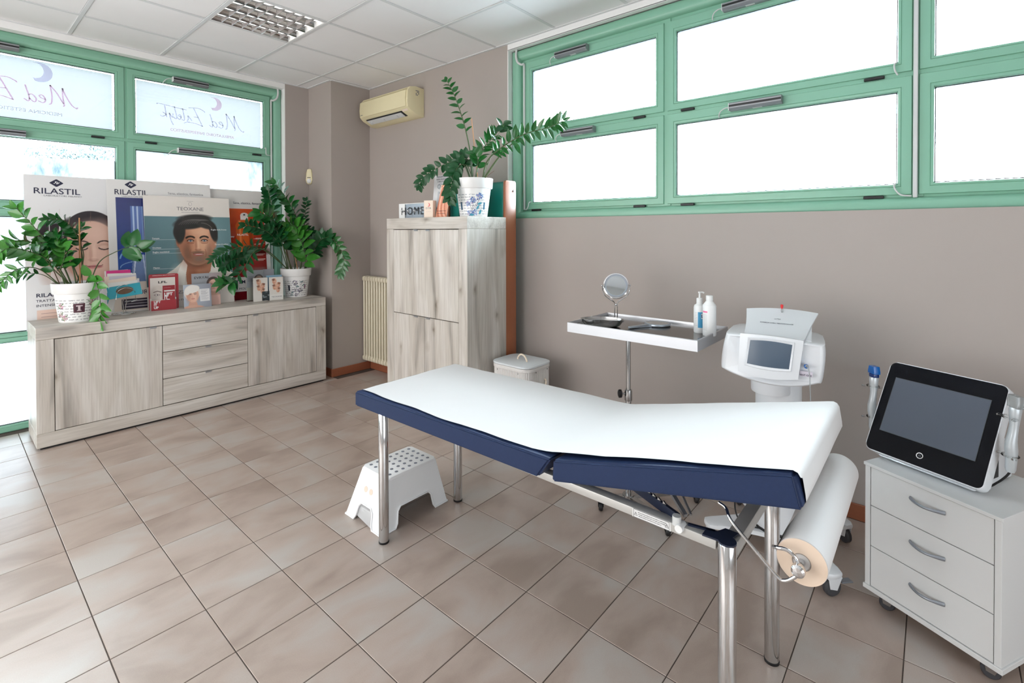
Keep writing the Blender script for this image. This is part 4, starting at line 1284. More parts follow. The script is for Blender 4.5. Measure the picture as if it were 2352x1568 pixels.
# vanity mirror
vm = thing('vanity_mirror', 'round chrome vanity mirror on a forked stand at the back of the tray', 'mirror', (2.578, 1.412, TZ))
VX, VY = 2.578, 1.412
obj('base', lathe(new(), [(0.0, TZ), (0.046, TZ), (0.047, TZ + 0.004), (0.043, TZ + 0.009), (0.012, TZ + 0.013), (0.007, TZ + 0.020), (0.0, TZ + 0.020)], VX, VY, 36), 'chrome', vm, world=True)
F2 = Vector((math.cos(TH), math.sin(TH), 0)); R2 = Vector((math.sin(TH), -math.cos(TH), 0))
def vp(r_, f_, z_): return Vector((VX, VY, 0)) + R2 * r_ + F2 * f_ + Vector((0, 0, z_))
for s in (-1, 1):
    pts = [vp(s * 0.008, 0, TZ + 0.014), vp(s * 0.0075, 0, TZ + 0.06), vp(s * 0.007, 0, 1.052), vp(s * 0.014, 0, 1.068), vp(s * 0.040, 0, 1.085), vp(s * 0.066, 0, 1.105), vp(s * 0.079, 0, 1.135), vp(s * 0.080, 0.01 * s, 1.160)]
    obj('fork_arm', tube(new(), curve(pts, 7), 0.0028, 8), 'chrome', vm, world=True)
    b = new(); bmesh.ops.create_uvsphere(b, u_segments=12, v_segments=8, radius=0.0052); bmesh.ops.translate(b, vec=vp(s * 0.0845, 0.01 * s, 1.162), verts=b.verts)
    obj('pivot_knob', b, 'chrome', vm, world=True)
b = new(); bmesh.ops.create_uvsphere(b, u_segments=12, v_segments=8, radius=0.0065); bmesh.ops.translate(b, vec=vp(0, 0, 1.050), verts=b.verts)
obj('fork_joint', b, 'chrome', vm, world=True)
# disc, turned a little to the left and tipped back
nd = (-F2 - R2 * 0.26 + Vector((0, 0, 0.24))).normalized()
Q = Matrix.Translation(vp(0, 0, 1.160)) @ Vector((0, 0, 1)).rotation_difference(nd).to_matrix().to_4x4()
b = lathe(new(), [(0.0, -0.010), (0.060, -0.010), (0.0735, -0.005), (0.0755, 0.001), (0.0735, 0.007), (0.0665, 0.0085), (0.0645, 0.006), (0.0, 0.006)], 0, 0, 56)
bmesh.ops.transform(b, matrix=Q, verts=b.verts); obj('mirror_rim', b, 'chrome', vm, world=True)
b = lathe(new(), [(0.056, 0.0062), (0.056, 0.0070), (0.0645, 0.0070), (0.0645, 0.0062)], 0, 0, 56, caps=False)
bmesh.ops.transform(b, matrix=Q, verts=b.verts); obj('etched_ring', b, 'mirror_frame', vm, world=True)
b = lathe(new(), [(0.0, 0.0066), (0.0565, 0.0066), (0.0565, 0.0061), (0.0, 0.0061)], 0, 0, 56)
bmesh.ops.transform(b, matrix=Q, verts=b.verts); obj('mirror_glass', b, 'mirror', vm, world=True)

# hand mirror
hm = thing('hand_mirror', 'round grey hand mirror lying in the middle of the tray', 'hand mirror', (2.585, 1.166, TZ))
cC, cE = Vector((2.590, 1.163, 0)), Vector((2.395, 1.238, 0))
dH = (cE - cC).normalized(); sH = Vector((-dH.y, dH.x, 0))
obj('mirror_frame', lathe(new(), [(0.0, TZ), (0.066, TZ + 0.001), (0.070, TZ + 0.006), (0.069, TZ + 0.012), (0.066, TZ + 0.0145), (0.058, TZ + 0.0145), (0.057, TZ + 0.013), (0.0, TZ + 0.013)], cC.x, cC.y, 48), 'mirror_frame', hm, world=True)
b = new()
outl = []
for s, t, w in ((1, 0.060, 0.026), (1, 0.080, 0.0125), (1, 0.14, 0.0095), (1, 0.195, 0.0115), (1, 0.207, 0.006)):
    outl.append(cC + dH * t + sH * w)
for s, t, w in ((1, 0.207, 0.006), (1, 0.195, 0.0115), (1, 0.14, 0.0095), (1, 0.080, 0.0125), (1, 0.060, 0.026)):
    outl.append(cC + dH * t - sH * w)
prism(b, [(p.x, p.y) for p in outl], 'z', TZ + 0.0015, TZ + 0.012, 0.003, 2)
obj('handle', b, 'mirror_frame', hm, world=True)
obj('mirror_glass', lathe(new(), [(0.0, TZ + 0.0136), (0.057, TZ + 0.0136), (0.057, TZ + 0.0131), (0.0, TZ + 0.0131)], cC.x, cC.y, 48), 'mirror', hm, world=True)

# bottles
def arc_label(cx, cy, r, z0, z1, a0, a1, m, parent, n_=14, name='label'):
    b = new()
    A = [(b.verts.new((cx + r * math.cos(a0 + (a1 - a0) * k / n_), cy + r * math.sin(a0 + (a1 - a0) * k / n_), z0)), b.verts.new((cx + r * math.cos(a0 + (a1 - a0) * k / n_), cy + r * math.sin(a0 + (a1 - a0) * k / n_), z1))) for k in range(n_ + 1)]
    for p, q in zip(A, A[1:]): b.faces.new((p[0], q[0], q[1], p[1]))
    return obj(name, b, m, parent, world=True)
def wrap_text(s, size, cx, cy, r, ang, z, parent, m, **k):
    """letters bent round an upright cylinder, centred on direction ang"""
    o = text(s, size, (0, 0, 0), None, m, align='CENTER', **k)
    me = o.data
    for v in me.vertices:
        a = ang + v.co.x / r
        rr = r + 0.0005 - v.co.y
        v.co = (cx + rr * math.cos(a), cy + rr * math.sin(a), z + v.co.z)
    me.transform(wm(parent).inverted())
    o.parent = parent; WM[o.name] = wm(parent)
    return o
def face_cam(x, y): return math.atan2(-y, -x)
bx, by = 2.549, 0.917
pb = thing('pump_bottle', 'white pump bottle with a blue label at the right end of the tray', 'bottle', (bx, by, TZ))
obj('body', lathe(new(), [(0.0, 0), (0.027, 0), (0.029, 0.004), (0.029, 0.128), (0.026, 0.140), (0.016, 0.147), (0.0155, 0.151), (0.0, 0.151)], bx, by, 40, z0=TZ), 'white_plastic', pb, world=True)
obj('collar', lathe(new(), [(0.0, 0.151), (0.0155, 0.151), (0.0155, 0.174), (0.013, 0.177), (0.0, 0.177)], bx, by, 32, z0=TZ), 'white_plastic', pb, world=True)
b = lathe(new(), [(0.0, 0.177), (0.0055, 0.177), (0.0045, 0.200), (0.0075, 0.202), (0.0075, 0.208), (0.0, 0.209)], bx, by, 20, z0=TZ)
nz = Vector((bx, by, 0))
tube(b, [nz - R2 * 0.006 + Vector((0, 0, TZ + 0.206)), nz + R2 * 0.014 + Vector((0, 0, TZ + 0.206)), nz + R2 * 0.022 + Vector((0, 0, TZ + 0.203))], 0.0042, 10)
obj('pump_head', b, 'white_plastic', pb, world=True)
a0 = face_cam(bx, by) + 0.35
arc_label(bx, by, 0.0293, TZ + 0.028, TZ + 0.108, a0 - 0.65, a0 + 0.75, 'blue_label', pb)
arc_label(bx, by, 0.0294, TZ + 0.028, TZ + 0.060, a0 - 0.65, a0 + 0.75, 'blue_plastic', pb) if False else None
arc_label(bx, by, 0.0295, TZ + 0.074, TZ + 0.100, a0 - 0.1, a0 + 0.75, 'card_white', pb)
wrap_text('LH', 0.022, bx, by, 0.0297, a0 + 0.36, TZ + 0.080, pb, 'blue_cap', bold=0.0006)
for k in range(9): arc_label(bx, by, 0.0293, TZ + 0.040 + 0.008 * k, TZ + 0.0408 + 0.008 * k, a0 - 1.3, a0 - 0.75, 'ink_grey', pb, 6, 'print_line')
bx, by = 2.506, 0.853
pb = thing('lotion_bottle', 'plain white screw-cap bottle with a pink label, in front of the pump bottle', 'bottle', (bx, by, TZ))
obj('body', lathe(new(), [(0.0, 0), (0.030, 0), (0.032, 0.004), (0.032, 0.148), (0.030, 0.153), (0.0165, 0.172), (0.0155, 0.176), (0.0, 0.176)], bx, by, 40, z0=TZ), 'white_plastic', pb, world=True)
b = lathe(new(), [(0.0, 0.176), (0.0165, 0.176), (0.0168, 0.178), (0.0165, 0.197), (0.015, 0.199), (0.0, 0.199)], bx, by, 36, z0=TZ)
obj('cap', b, 'white_plastic', pb, world=True)
a0 = face_cam(bx, by) - 0.75
arc_label(bx, by, 0.0323, TZ + 0.116, TZ + 0.124, a0 - 0.4, a0 + 0.45, 'pink_label', pb)
for k in range(12): arc_label(bx, by, 0.0323, TZ + 0.030 + 0.0068 * k, TZ + 0.0308 + 0.0068 * k, a0 - 0.35, a0 + 0.4, 'ink_grey', pb, 6, 'print_line')

# ---------------------------------------------------------------- drawer unit on castors
ang = math.atan2(-0.886, -0.464)
dc = thing('drawer_unit', 'white three-drawer unit on castors in the right corner, carrying the tilted touch screen', 'drawer unit', (2.38, 0.205, 0), (0, 0, ang))
W_, D_ = 0.418, 0.40
obj('top_panel', box(new(), -0.004, W_ + 0.004, -0.004, D_, 0.557, 0.569, 0.001), 'laminate_white', dc)
obj('base_panel', box(new(), -0.005, W_ + 0.005, -0.004, D_, 0.070, 0.087, 0.001), 'laminate_white', dc)
for x0 in (0.0, W_ - 0.018): obj('side_panel', box(new(), x0, x0 + 0.018, 0, D_, 0.0875, 0.5565, 0.0008), 'laminate_white', dc)
obj('back_panel', box(new(), 0.018, W_ - 0.018, D_ - 0.01, D_ - 0.002, 0.0875, 0.5565), 'laminate_white', dc, smooth=False)
obj('inner_panel', box(new(), 0.0185, W_ - 0.0185, 0.03, 0.05, 0.088, 0.556), 'black', dc, smooth=False)
for z0, z1, hz in ((0.4065, 0.5545, 0.503), (0.2475, 0.4035, 0.343), (0.0895, 0.2445, 0.185)):
    d = obj('drawer', box(new(), 0.0205, W_ - 0.0205, 0.0015, 0.02, z0, z1, 0.0008), 'laminate_white', dc)
    b = new()
    P = [(0.158 + 0.107 * t, 0.001 - 0.026 * math.sin(PI * t) ** 0.85, hz) for t in [k / 16 for k in range(17)]]
    tube(b, P, 0.0045, 10)
    for v in b.verts:
        t = (v.co.x - 0.158) / 0.107
        fl2 = 1 + 0.9 * max(0, abs(t - 0.5) * 2 - 0.55)
        v.co.z = hz + (v.co.z - hz) * fl2 * 1.15
    obj('handle', b, 'handle_grey', d)
for x, y in ((0.05, 0.055), (W_ - 0.05, 0.055), (0.05, D_ - 0.06), (W_ - 0.05, D_ - 0.06)):
    p = wm(dc) @ Vector((x, y, 0))
    caster(dc, p.x, p.y, 0.026, 'steel', 'rubber', ang + 0.5, top=0.07, w=0.024)

# touch-screen device
dv = thing('touch_screen_device', 'black and white tilted touch-screen device standing on the drawer unit', 'medical device', (2.446, 0.215, 0.569), (0, 0, math.atan2(-0.9063, -0.4226)))
TL = Matrix.Translation((0, 0, 0.031)) @ Matrix.Rotation(math.radians(-29.5), 4, 'X')
DW, DH = 0.376, 0.379
def tilt(b): bmesh.ops.transform(b, matrix=TL, verts=b.verts); return b
obj('casing', tilt(prism(new(), rrect(0, DW, 0, DH, 0.022, 6), 'y', 0.0, 0.048, 0.006, 3)), 'machine_white', dv)
obj('front_glass', tilt(prism(new(), rrect(0.003, DW - 0.003, 0.003, DH - 0.003, 0.020, 6), 'y', -0.0015, 0.004, 0.0008)), 'black_gloss', dv)
sc0, sc1, sz0, sz1 = 0.034, 0.338, 0.088, 0.314
obj('screen', tilt(box(new(), sc0, sc1, -0.0022, 0.0, sz0, sz1)), 'screen_grey', dv, smooth=False)
obj('screen_edge', tilt(ring(new(), lambda a, c_, h: (a, h, c_), sc0 - 0.001, sc1 + 0.001, sz0 - 0.001, sz1 + 0.001, [(0, -0.0026), (0, -0.0016), (1, -0.0016), (1, -0.0026)], 0.0013, 0.0013, 0.0013, 0.0013)), 'black', dv, smooth=False)
obj('power_button', tilt(lathe(new(), [(0.0085, -0.0028), (0.0112, -0.0030), (0.0115, -0.0015), (0.0085, -0.0015)], 0.184, 0.042, 28, 'y', caps=False)), 'chrome', dv)
b = new()
tube(b, [(0.184 + 0.0035 * math.cos(t), -0.0022, 0.042 + 0.0035 * math.sin(t)) for t in [math.radians(130 + 280 * k / 14) for k in range(15)]], 0.0004, 4)
tube(b, [(0.184, -0.0022, 0.042), (0.184, -0.0022, 0.047)], 0.0004, 4)
obj('power_symbol', tilt(b), 'handle_grey', dv)
obj('stand_body', prism(new(), [(0.035, 0.006), (0.285, 0.006), (0.290, 0.03), (0.245, 0.12), (0.19, 0.25), (0.165, 0.25), (0.05, 0.045)], 'x', 0.03, DW - 0.03, 0.010, 3), 'machine_white', dv)
for x in (0.06, DW - 0.09):
    for y in (0.05, 0.25): obj('rubber_foot', box(new(), x, x + 0.03, y, y + 0.03, 0.0, 0.0065, 0.001), 'rubber', dv)
obj('side_vent', box(new(), DW - 0.031, DW - 0.0285, 0.10, 0.18, 0.03, 0.16), 'black', dv, smooth=False)

def tfm(b, p, d, roll=0.0):
    Q_ = Matrix.Translation(p) @ Vector((0, 0, 1)).rotation_difference(Vector(d).normalized()).to_matrix().to_4x4() @ Matrix.Rotation(roll, 4, 'Z')
    bmesh.ops.transform(b, matrix=Q_, verts=b.verts); return b
def handpiece(name, label, p, d, tip):
    o = thing(name, label, 'handpiece', p)
    b = new()
    rings_ = []
    for z, rx, ry, ox in ((0.0, .011, .011, 0), (0.010, .0145, .014, 0), (0.05, .0155, .015, 0), (0.075, .0185, .016, .003), (0.105, .0165, .015, .006), (0.13, .0130, .013, .003), (0.16, .0125, .012, 0), (0.195, .0165, .014, 0), (0.215, .0185, .0155, 0), (0.222, .016, .014, 0)):
        rings_.append([b.verts.new((ox + rx * math.cos(t), ry * math.sin(t), z)) for t in [2 * PI * k / 20 for k in range(20)]])
    for a, c_ in zip(rings_, rings_[1:]):
        for k in range(20): b.faces.new((a[k], a[(k + 1) % 20], c_[(k + 1) % 20], c_[k]))
    b.faces.new(rings_[0][::-1]); b.faces.new(rings_[-1])
    obj('grip', tfm(b, p, d, 2.3), 'probe_grey', o, world=True)
    if tip == 'blue':
        obj('neck', tfm(box(new(), -0.015, 0.015, -0.012, 0.012, 0.221, 0.236, 0.003, 2), p, d, 0.7), 'blue_cap', o, world=True)
        obj('cap', tfm(prism(new(), [(-0.019, 0.236), (0.019, 0.236), (0.0195, 0.245), (0.014, 0.268), (-0.014, 0.268), (-0.0195, 0.245)], 'y', -0.014, 0.014, 0.003, 2), p, d, 0.7), 'blue_plastic', o, world=True)
    else:
        obj('clear_tip', tfm(prism(new(), [(-0.018, 0.221), (0.018, 0.221), (0.02, 0.245), (0.017, 0.262), (-0.017, 0.262), (-0.02, 0.245)], 'y', -0.014, 0.014, 0.003, 2), p, d, 0.7), 'clear_plastic', o, world=True)
    P_ = Vector(p)
    return o
pL = Vector((2.566, 0.196, 0.640)); dL = Vector((0.02, -0.012, 1))
handpiece('laser_handpiece', 'grey handpiece with a blue cap, left of the black touch screen', pL, dL, 'blue')
pR = Vector((2.352, -0.196, 0.665)); dR = Vector((-0.02, -0.05, 0.95)) 
handpiece('laser_handpiece', 'grey handpiece with a clear tip, right of the black touch screen', pR, dR, 'clear')
# clear brackets on the device, one pair each side
inv = wm(dv).inverted()
for p, s in ((pL, -1), (pR, 1)):
    for dz in (0.055, 0.185):
        q = inv @ (p + Vector((0, 0, dz)))
        b = new()
        xe = 0.0 if s < 0 else DW
        yb = 0.031
        box(b, min(q.x - s * 0.018, xe + s * 0.001), max(q.x - s * 0.018, xe + s * 0.001), q.y - 0.006, q.y + 0.006, q.z - 0.003, q.z + 0.003, 0.001)
        ring_ = [(q.x + 0.021 * math.cos(t), q.y + 0.021 * math.sin(t), q.z) for t in [2 * PI * k / 24 for k in range(24)]]
        tube(b, ring_, 0.0028, 6, closed=True)
        box(b, q.x + s * 0.02 - 0.006, q.x + s * 0.02 + 0.006, q.y - 0.035, q.y - 0.018, q.z - 0.003, q.z + 0.003, 0.001)
        obj('holder_bracket', b, 'acrylic', dv)
b = tube(new(), curve([pL, pL + Vector((0, 0.004, -0.02)), pL + Vector((0.03, -0.01, -0.045)), (2.62, 0.13, 0.60)], 6), 0.0035, 8)
obj('cable', b, 'black', dv, world=True)
b = tube(new(), curve([pR, pR + Vector((0.005, 0.01, -0.022)), pR + Vector((0.02, 0.03, -0.055)), pR + Vector((0.05, 0.05, -0.085)), (2.46, -0.12, 0.576)], 6), 0.0035, 8)
obj('cable', b, 'black', dv, world=True)

# ---------------------------------------------------------------- white therapy machine on a column
mc = thing('therapy_machine', 'white therapy machine with a small screen on a wheeled column behind the bed', 'medical machine', (2.57, 0.56, 0), (0, 0, math.atan2(-0.987, 0.163)))
shell0 = [(-0.190, 1.012), (-0.10, 1.016), (0.06, 1.010), (0.172, 1.000), (0.186, 0.990), (0.187, 0.93), (0.176, 0.842), (0.160, 0.830), (0.10, 0.812), (0.02, 0.803), (-0.06, 0.806), (-0.15, 0.822), (-0.212, 0.840), (-0.224, 0.856), (-0.218, 0.93), (-0.203, 1.000)]
shell = []
for _k in range(len(shell0)):
    _a, _b, _c, _d = (Vector((*shell0[(_k + _j - 1) % len(shell0)], 0)) for _j in range(4))
    for _t in (0.0, 0.25, 0.5, 0.75):
        _p = 0.5 * (2 * _b + (_c - _a) * _t + (2 * _a - 5 * _b + 4 * _c - _d) * _t ** 2 + (3 * _b - _a - 3 * _c + _d) * _t ** 3)
        shell.append((_p.x, _p.y))
b = new()
# lofted in depth so that the front bows forward and the back narrows
secs = [(-0.178, 0.90, 0.90), (-0.176, 0.94, 0.93), (-0.171, 0.97, 0.96), (-0.163, 0.99, 0.985), (-0.150, 1.0, 1.0), (-0.08, 1.0, 1.0), (0.04, 0.97, 1.0), (0.11, 0.88, 0.97), (0.125, 0.80, 0.90)]
rings_ = []
for y, sx, sz in secs:
    rings_.append([b.verts.new((-0.015 + (x + 0.015) * sx, y - 0.035 * (1 - ((x + 0.015) / 0.21) ** 2) * (1 if y < -0.1 else 0.2), 0.91 + (z - 0.91) * sz)) for x, z in shell])
for a, c_ in zip(rings_, rings_[1:]):
    n_ = len(shell)
    for k in range(n_): b.faces.new((a[k], a[(k + 1) % n_], c_[(k + 1) % n_], c_[k]))
b.faces.new(rings_[0][::-1]); b.faces.new(rings_[-1])
bmesh.ops.triangulate(b, faces=[f for f in b.faces if len(f.verts) > 4])
obj('shell', b, 'machine_white', mc, ang=50)
def bow(x): return -0.035 * (1 - ((x + 0.015) / 0.21) ** 2)
def tiltp(x, z, y0): return (x, y0 + bow(x) + 0.05 * (z - 0.93), z)
def bowed(outl, y0, y1, n_=14, m='machine_white', name='panel'):
    x0, x1 = min(p[0] for p in outl), max(p[0] for p in outl)
    b = new()
    A = [b.verts.new(tiltp(x, z, y0)) for x, z in outl]; B = [b.verts.new(tiltp(x, z, y1)) for x, z in outl]
    fa, fb = b.faces.new(A), b.faces.new(B[::-1])
    for k in range(len(outl)): b.faces.new((A[k], B[k], B[(k + 1) % len(outl)], A[(k + 1) % len(outl)]))
    bmesh.ops.triangulate(b, faces=[fa, fb])
    return obj(name, b, m, mc)
def quad_outline(tl, tr2, br, bl, n_=10, sag=0.0):
    o_ = []
    for k in range(n_ + 1): t = k / n_; o_.append((tl[0] + (tr2[0] - tl[0]) * t, tl[1] + (tr2[1] - tl[1]) * t + 0.006 * math.sin(PI * t)))
    for k in range(n_ + 1): t = k / n_; o_.append((br[0] + (bl[0] - br[0]) * t, br[1] + (bl[1] - br[1]) * t - sag * math.sin(PI * t)))
    return o_
bowed(quad_outline((-0.138, 1.020), (0.108, 1.013), (0.088, 0.848), (-0.146, 0.850), 12, 0.012), -0.186, -0.160, name='front_panel')
# bezel with a sunk screen
bz = quad_outline((-0.106, 1.008), (0.076, 1.004), (0.062, 0.879), (-0.120, 0.882), 10, 0.007)
bi_ = quad_outline((-0.096, 0.996), (0.066, 0.993), (0.054, 0.889), (-0.109, 0.892), 10, 0.003)
b = new()
L_ = [[b.verts.new(tiltp(x, z, -0.1865)) for x, z in bz], [b.verts.new(tiltp(x, z, -0.191)) for x, z in [((p[0] * 0.75 + q[0] * 0.25), (p[1] * 0.75 + q[1] * 0.25)) for p, q in zip(bz, bi_)]], [b.verts.new(tiltp(x, z, -0.1875)) for x, z in bi_]]
for a, c_ in zip(L_, L_[1:]):
    for k in range(len(bz)): b.faces.new((a[k], a[(k + 1) % len(bz)], c_[(k + 1) % len(bz)], c_[k]))
obj('bezel', b, 'machine_white', mc, ang=50)
bowed([(x, z) for x, z in bi_], -0.1885, -0.186, m='screen_blue', name='screen')
# hood
b = new()
NU, NV = 14, 10
for side in (0, 1):
    G = []
    for j in range(NV + 1):
        t = j / NV
        row = []
        for i in range(NU + 1):
            s = i / NU
            hw = 0.118 + 0.030 * t ** 1.5
            x = 0.0 + (-0.008 + 0.022 * t) + (2 * s - 1) * hw
            y = -0.178 + 0.195 * t + bow(0.9 * (2 * s - 1) * 0.2) * (1 - 0.6 * t)
            z = 1.015 + 0.088 * t ** 1.25 + 0.012 * t * (1 - (2 * s - 1) ** 2) - side * 0.006
            row.append(b.verts.new((x, y, z)))
        G.append(row)
    for j in range(NV):
        for i in range(NU):
            b.faces.new((G[j][i], G[j][i + 1], G[j + 1][i + 1], G[j + 1][i]))
    if side == 0: top = G
    else:
        for i in range(NU):
            b.faces.new((top[0][i], top[0][i + 1], G[0][i + 1], G[0][i])); b.faces.new((top[-1][i], top[-1][i + 1], G[-1][i + 1], G[-1][i]))
        for j in range(NV):
            b.faces.new((top[j][0], top[j + 1][0], G[j + 1][0], G[j][0])); b.faces.new((top[j][-1], top[j + 1][-1], G[j + 1][-1], G[j][-1]))
obj('hood', b, 'machine_white', mc, ang=60)
b = new()
for x0, x1 in ((-0.125, 0.125),):
    A_ = [(-0.165, 1.0), (-0.165, 1.010), (-0.10, 1.035), (-0.02, 1.080), (0.02, 1.090), (0.06, 1.085), (0.08, 1.0)]
    prism(b, A_, 'x', x0 + 0.004, x1 + 0.012, 0.004)
obj('hood_support', b, 'machine_white', mc)
b = new()
text('CARBOX HIGH PERFORMANCE', 0.0095, None, mc, 'ink_navy', align='CENTER', mtx=Matrix.Translation((0.0, -0.108, 1.0605)) @ Matrix.Rotation(math.radians(24), 4, 'X'), sx=1)
text('ULTRA', 0.0085, None, mc, 'ink_navy', align='CENTER', mtx=Matrix.Translation((0.003, -0.080, 1.076)) @ Matrix.Rotation(math.radians(24), 4, 'X'))
obj('connector', lathe(new(), [(0.0, 1.098), (0.004, 1.098), (0.0042, 1.118), (0.0, 1.118)], 0.018, -0.02, 14), 'clear_plastic', mc)
obj('red_cap', lathe(new(), [(0.0, 1.116), (0.0035, 1.118), (0.0062, 1.128), (0.0058, 1.136), (0.0, 1.138)], 0.018, -0.02, 14), 'red_plastic', mc)
ny = tiltp(0.118, 0.905, -0.176)
obj('blue_nozzle', lathe(new(), [(0.0, ny[1] - 0.016), (0.006, ny[1] - 0.014), (0.0085, ny[1] - 0.006), (0.009, ny[1] + 0.006)], 0.117, 0.905, 18, 'y'), 'blue_plastic', mc)
obj('nozzle_cap', lathe(new(), [(0.0, ny[1] - 0.024), (0.005, ny[1] - 0.023), (0.006, ny[1] - 0.014)], 0.120, 0.910, 14, 'y'), 'clear_plastic', mc)
obj('gas_tube', tube(new(), curve([(0.120, ny[1] - 0.02, 0.910), (0.125, ny[1] - 0.034, 0.905), (0.130, ny[1] - 0.036, 0.87), (0.132, ny[1] - 0.03, 0.80), (0.136, ny[1] - 0.02, 0.70), (0.138, ny[1] + 0.0, 0.55), (0.12, ny[1] + 0.06, 0.40)], 6), 0.0024, 8), 'clear_plastic', mc)
obj('label_plate', box(new(), 0.094, 0.140, ny[1] - 0.0045, ny[1] - 0.003, 0.862, 0.884), 'card_lilac', mc, smooth=False)
text('OUT CO2', 0.0095, (0.0945, ny[1] - 0.005, 0.865), mc, 'ink_navy', bold=0.0002)
# column
b = lathe(new(), [(0.100, 0.10), (0.100, 0.14), (0.096, 0.30), (0.096, 0.80), (0.05, 0.815)], 0.004, -0.02, 40)
for v in b.verts: v.co.y = -0.02 + (v.co.y + 0.02) * 0.9
obj('column', b, 'machine_white', mc)
b = new()
prof = [(0.062, 0.744), (0.082, 0.748), (0.084, 0.80)]
lathe(b, [(0.05, 0.742), (0.080, 0.742), (0.082, 0.748), (0.084, 0.82)], -0.024, -0.075, 40)
obj('collar', b, 'machine_white', mc)
obj('floor_ring', lathe(new(), [(0.1005, 0.102), (0.1035, 0.102), (0.1035, 0.108), (0.1005, 0.108)], 0.004, -0.02, 40), 'black', mc)
b = new()
CT = [(2.352, 0.312), (2.800, 0.322), (2.385, 0.805), (2.815, 0.800)]
ctr = Vector((2.575, 0.56))
for cx_, cy_ in CT:
    d = Vector((cx_, cy_)) - ctr; L = d.length; d.normalize(); s = Vector((-d.y, d.x))
    pts = []
    for t, w in ((0.02, 0.11), (0.10, 0.085), (0.17, 0.052), (L - 0.02, 0.044), (L + 0.016, 0.034), (L + 0.026, 0.012)):
        pts.append(ctr + d * t + s * w)
    for t, w in ((L + 0.026, 0.012), (L + 0.016, 0.034), (L - 0.02, 0.044), (0.17, 0.052), (0.10, 0.085), (0.02, 0.11)):
        pts.append(ctr + d * t - s * w)
    prism(b, [(p.x, p.y) for p in pts], 'z', 0.082, 0.102, 0.006, 2)
obj('base', b, 'machine_white', mc, world=True)
for i, (cx_, cy_) in enumerate(CT):
    c_ = caster(mc, cx_, cy_, 0.036, 'machine_white', 'rubber', (-0.75, 0.9, 0.5, 0.3)[i], top=0.084, w=0.026)
    if i == 0:
        b = box(new(), 0.035, 0.085, -0.014, 0.014, 0.052, 0.058, 0.002)
        bmesh.ops.transform(b, matrix=Matrix.Translation((cx_, cy_, 0)) @ Matrix.Rotation(-0.75, 4, 'Z'), verts=b.verts)
        obj('brake_pedal', b, 'handle_grey', c_, world=True)
obj('mains_cable', tube(new(), curve([(2.62, 0.66, 0.20), (2.56, 0.72, 0.22), (2.47, 0.72, 0.17), (2.44, 0.68, 0.112), (2.47, 0.60, 0.106), (2.52, 0.47, 0.106), (2.58, 0.44, 0.106)], 8), 0.0035, 8), 'black', mc, world=True)
# ---------------------------------------------------------------- flat prints: a fine grid of vertices coloured like the print
class Cv:
    """colour canvas in centimetres: x to the right, y up"""
    def __init__(s, w, h, x, y, col):
        s.x, s.y = x, y
        s.c = np.empty(x.shape + (3,)); s.c[:] = col
    def put(s, m, col):
        m = np.clip(m, 0, 1)[..., None]
        s.c = s.c * (1 - m) + np.array(col, float) * m
    def rect(s, x0, x1, y0, y1, col, a=1.0):
        s.put(a * ((s.x >= x0) & (s.x <= x1) & (s.y >= y0) & (s.y <= y1)), col)
    def ell(s, cx, cy, rx, ry, col, soft=0.15, a=1.0, rot=0.0, clip=None):
        t = math.radians(rot)
        X, Y = s.x - cx, s.y - cy
        u = (X * math.cos(t) + Y * math.sin(t)) / rx; v = (-X * math.sin(t) + Y * math.cos(t)) / ry
        d = np.sqrt(u * u + v * v)
        m = np.clip((1 - d) / max(soft, 1e-3) + 0.5, 0, 1) * a
        if clip is not None: m = m * clip
        s.put(m, col)
    def poly(s, P, col, a=1.0):
        ins = np.zeros(s.x.shape, bool)
        n = len(P)
        for i in range(n):
            x0, y0 = P[i]; x1, y1 = P[(i + 1) % n]
            if y0 == y1: continue
            c = ((s.y > min(y0, y1)) & (s.y <= max(y0, y1))) & (s.x < (x1 - x0) * (s.y - y0) / (y1 - y0) + x0)
            ins ^= c
        s.put(a * ins, col)
    def line(s, P, w, col, a=1.0, soft=0.3):
        for (x0, y0), (x1, y1) in zip(P, P[1:]):
            dx, dy = x1 - x0, y1 - y0; L = dx * dx + dy * dy + 1e-9
            t = np.clip(((s.x - x0) * dx + (s.y - y0) * dy) / L, 0, 1)
            d = np.hypot(s.x - x0 - t * dx, s.y - y0 - t * dy)
            s.put(a * np.clip((w - d) / (w * soft) + 0.5, 0, 1), col)
    def arc(s, cx, cy, rx, ry, a0, a1, w, col, a=1.0, n=12):
        s.line([(cx + rx * math.cos(math.radians(a0 + (a1 - a0) * k / n)), cy + ry * math.sin(math.radians(a0 + (a1 - a0) * k / n))) for k in range(n + 1)], w, col, a)
def srgb2lin(c):
    c = np.clip(c / 255.0, 0, 1)
    return np.where(c <= 0.04045, c / 12.92, ((c + 0.055) / 1.055) ** 2.4)
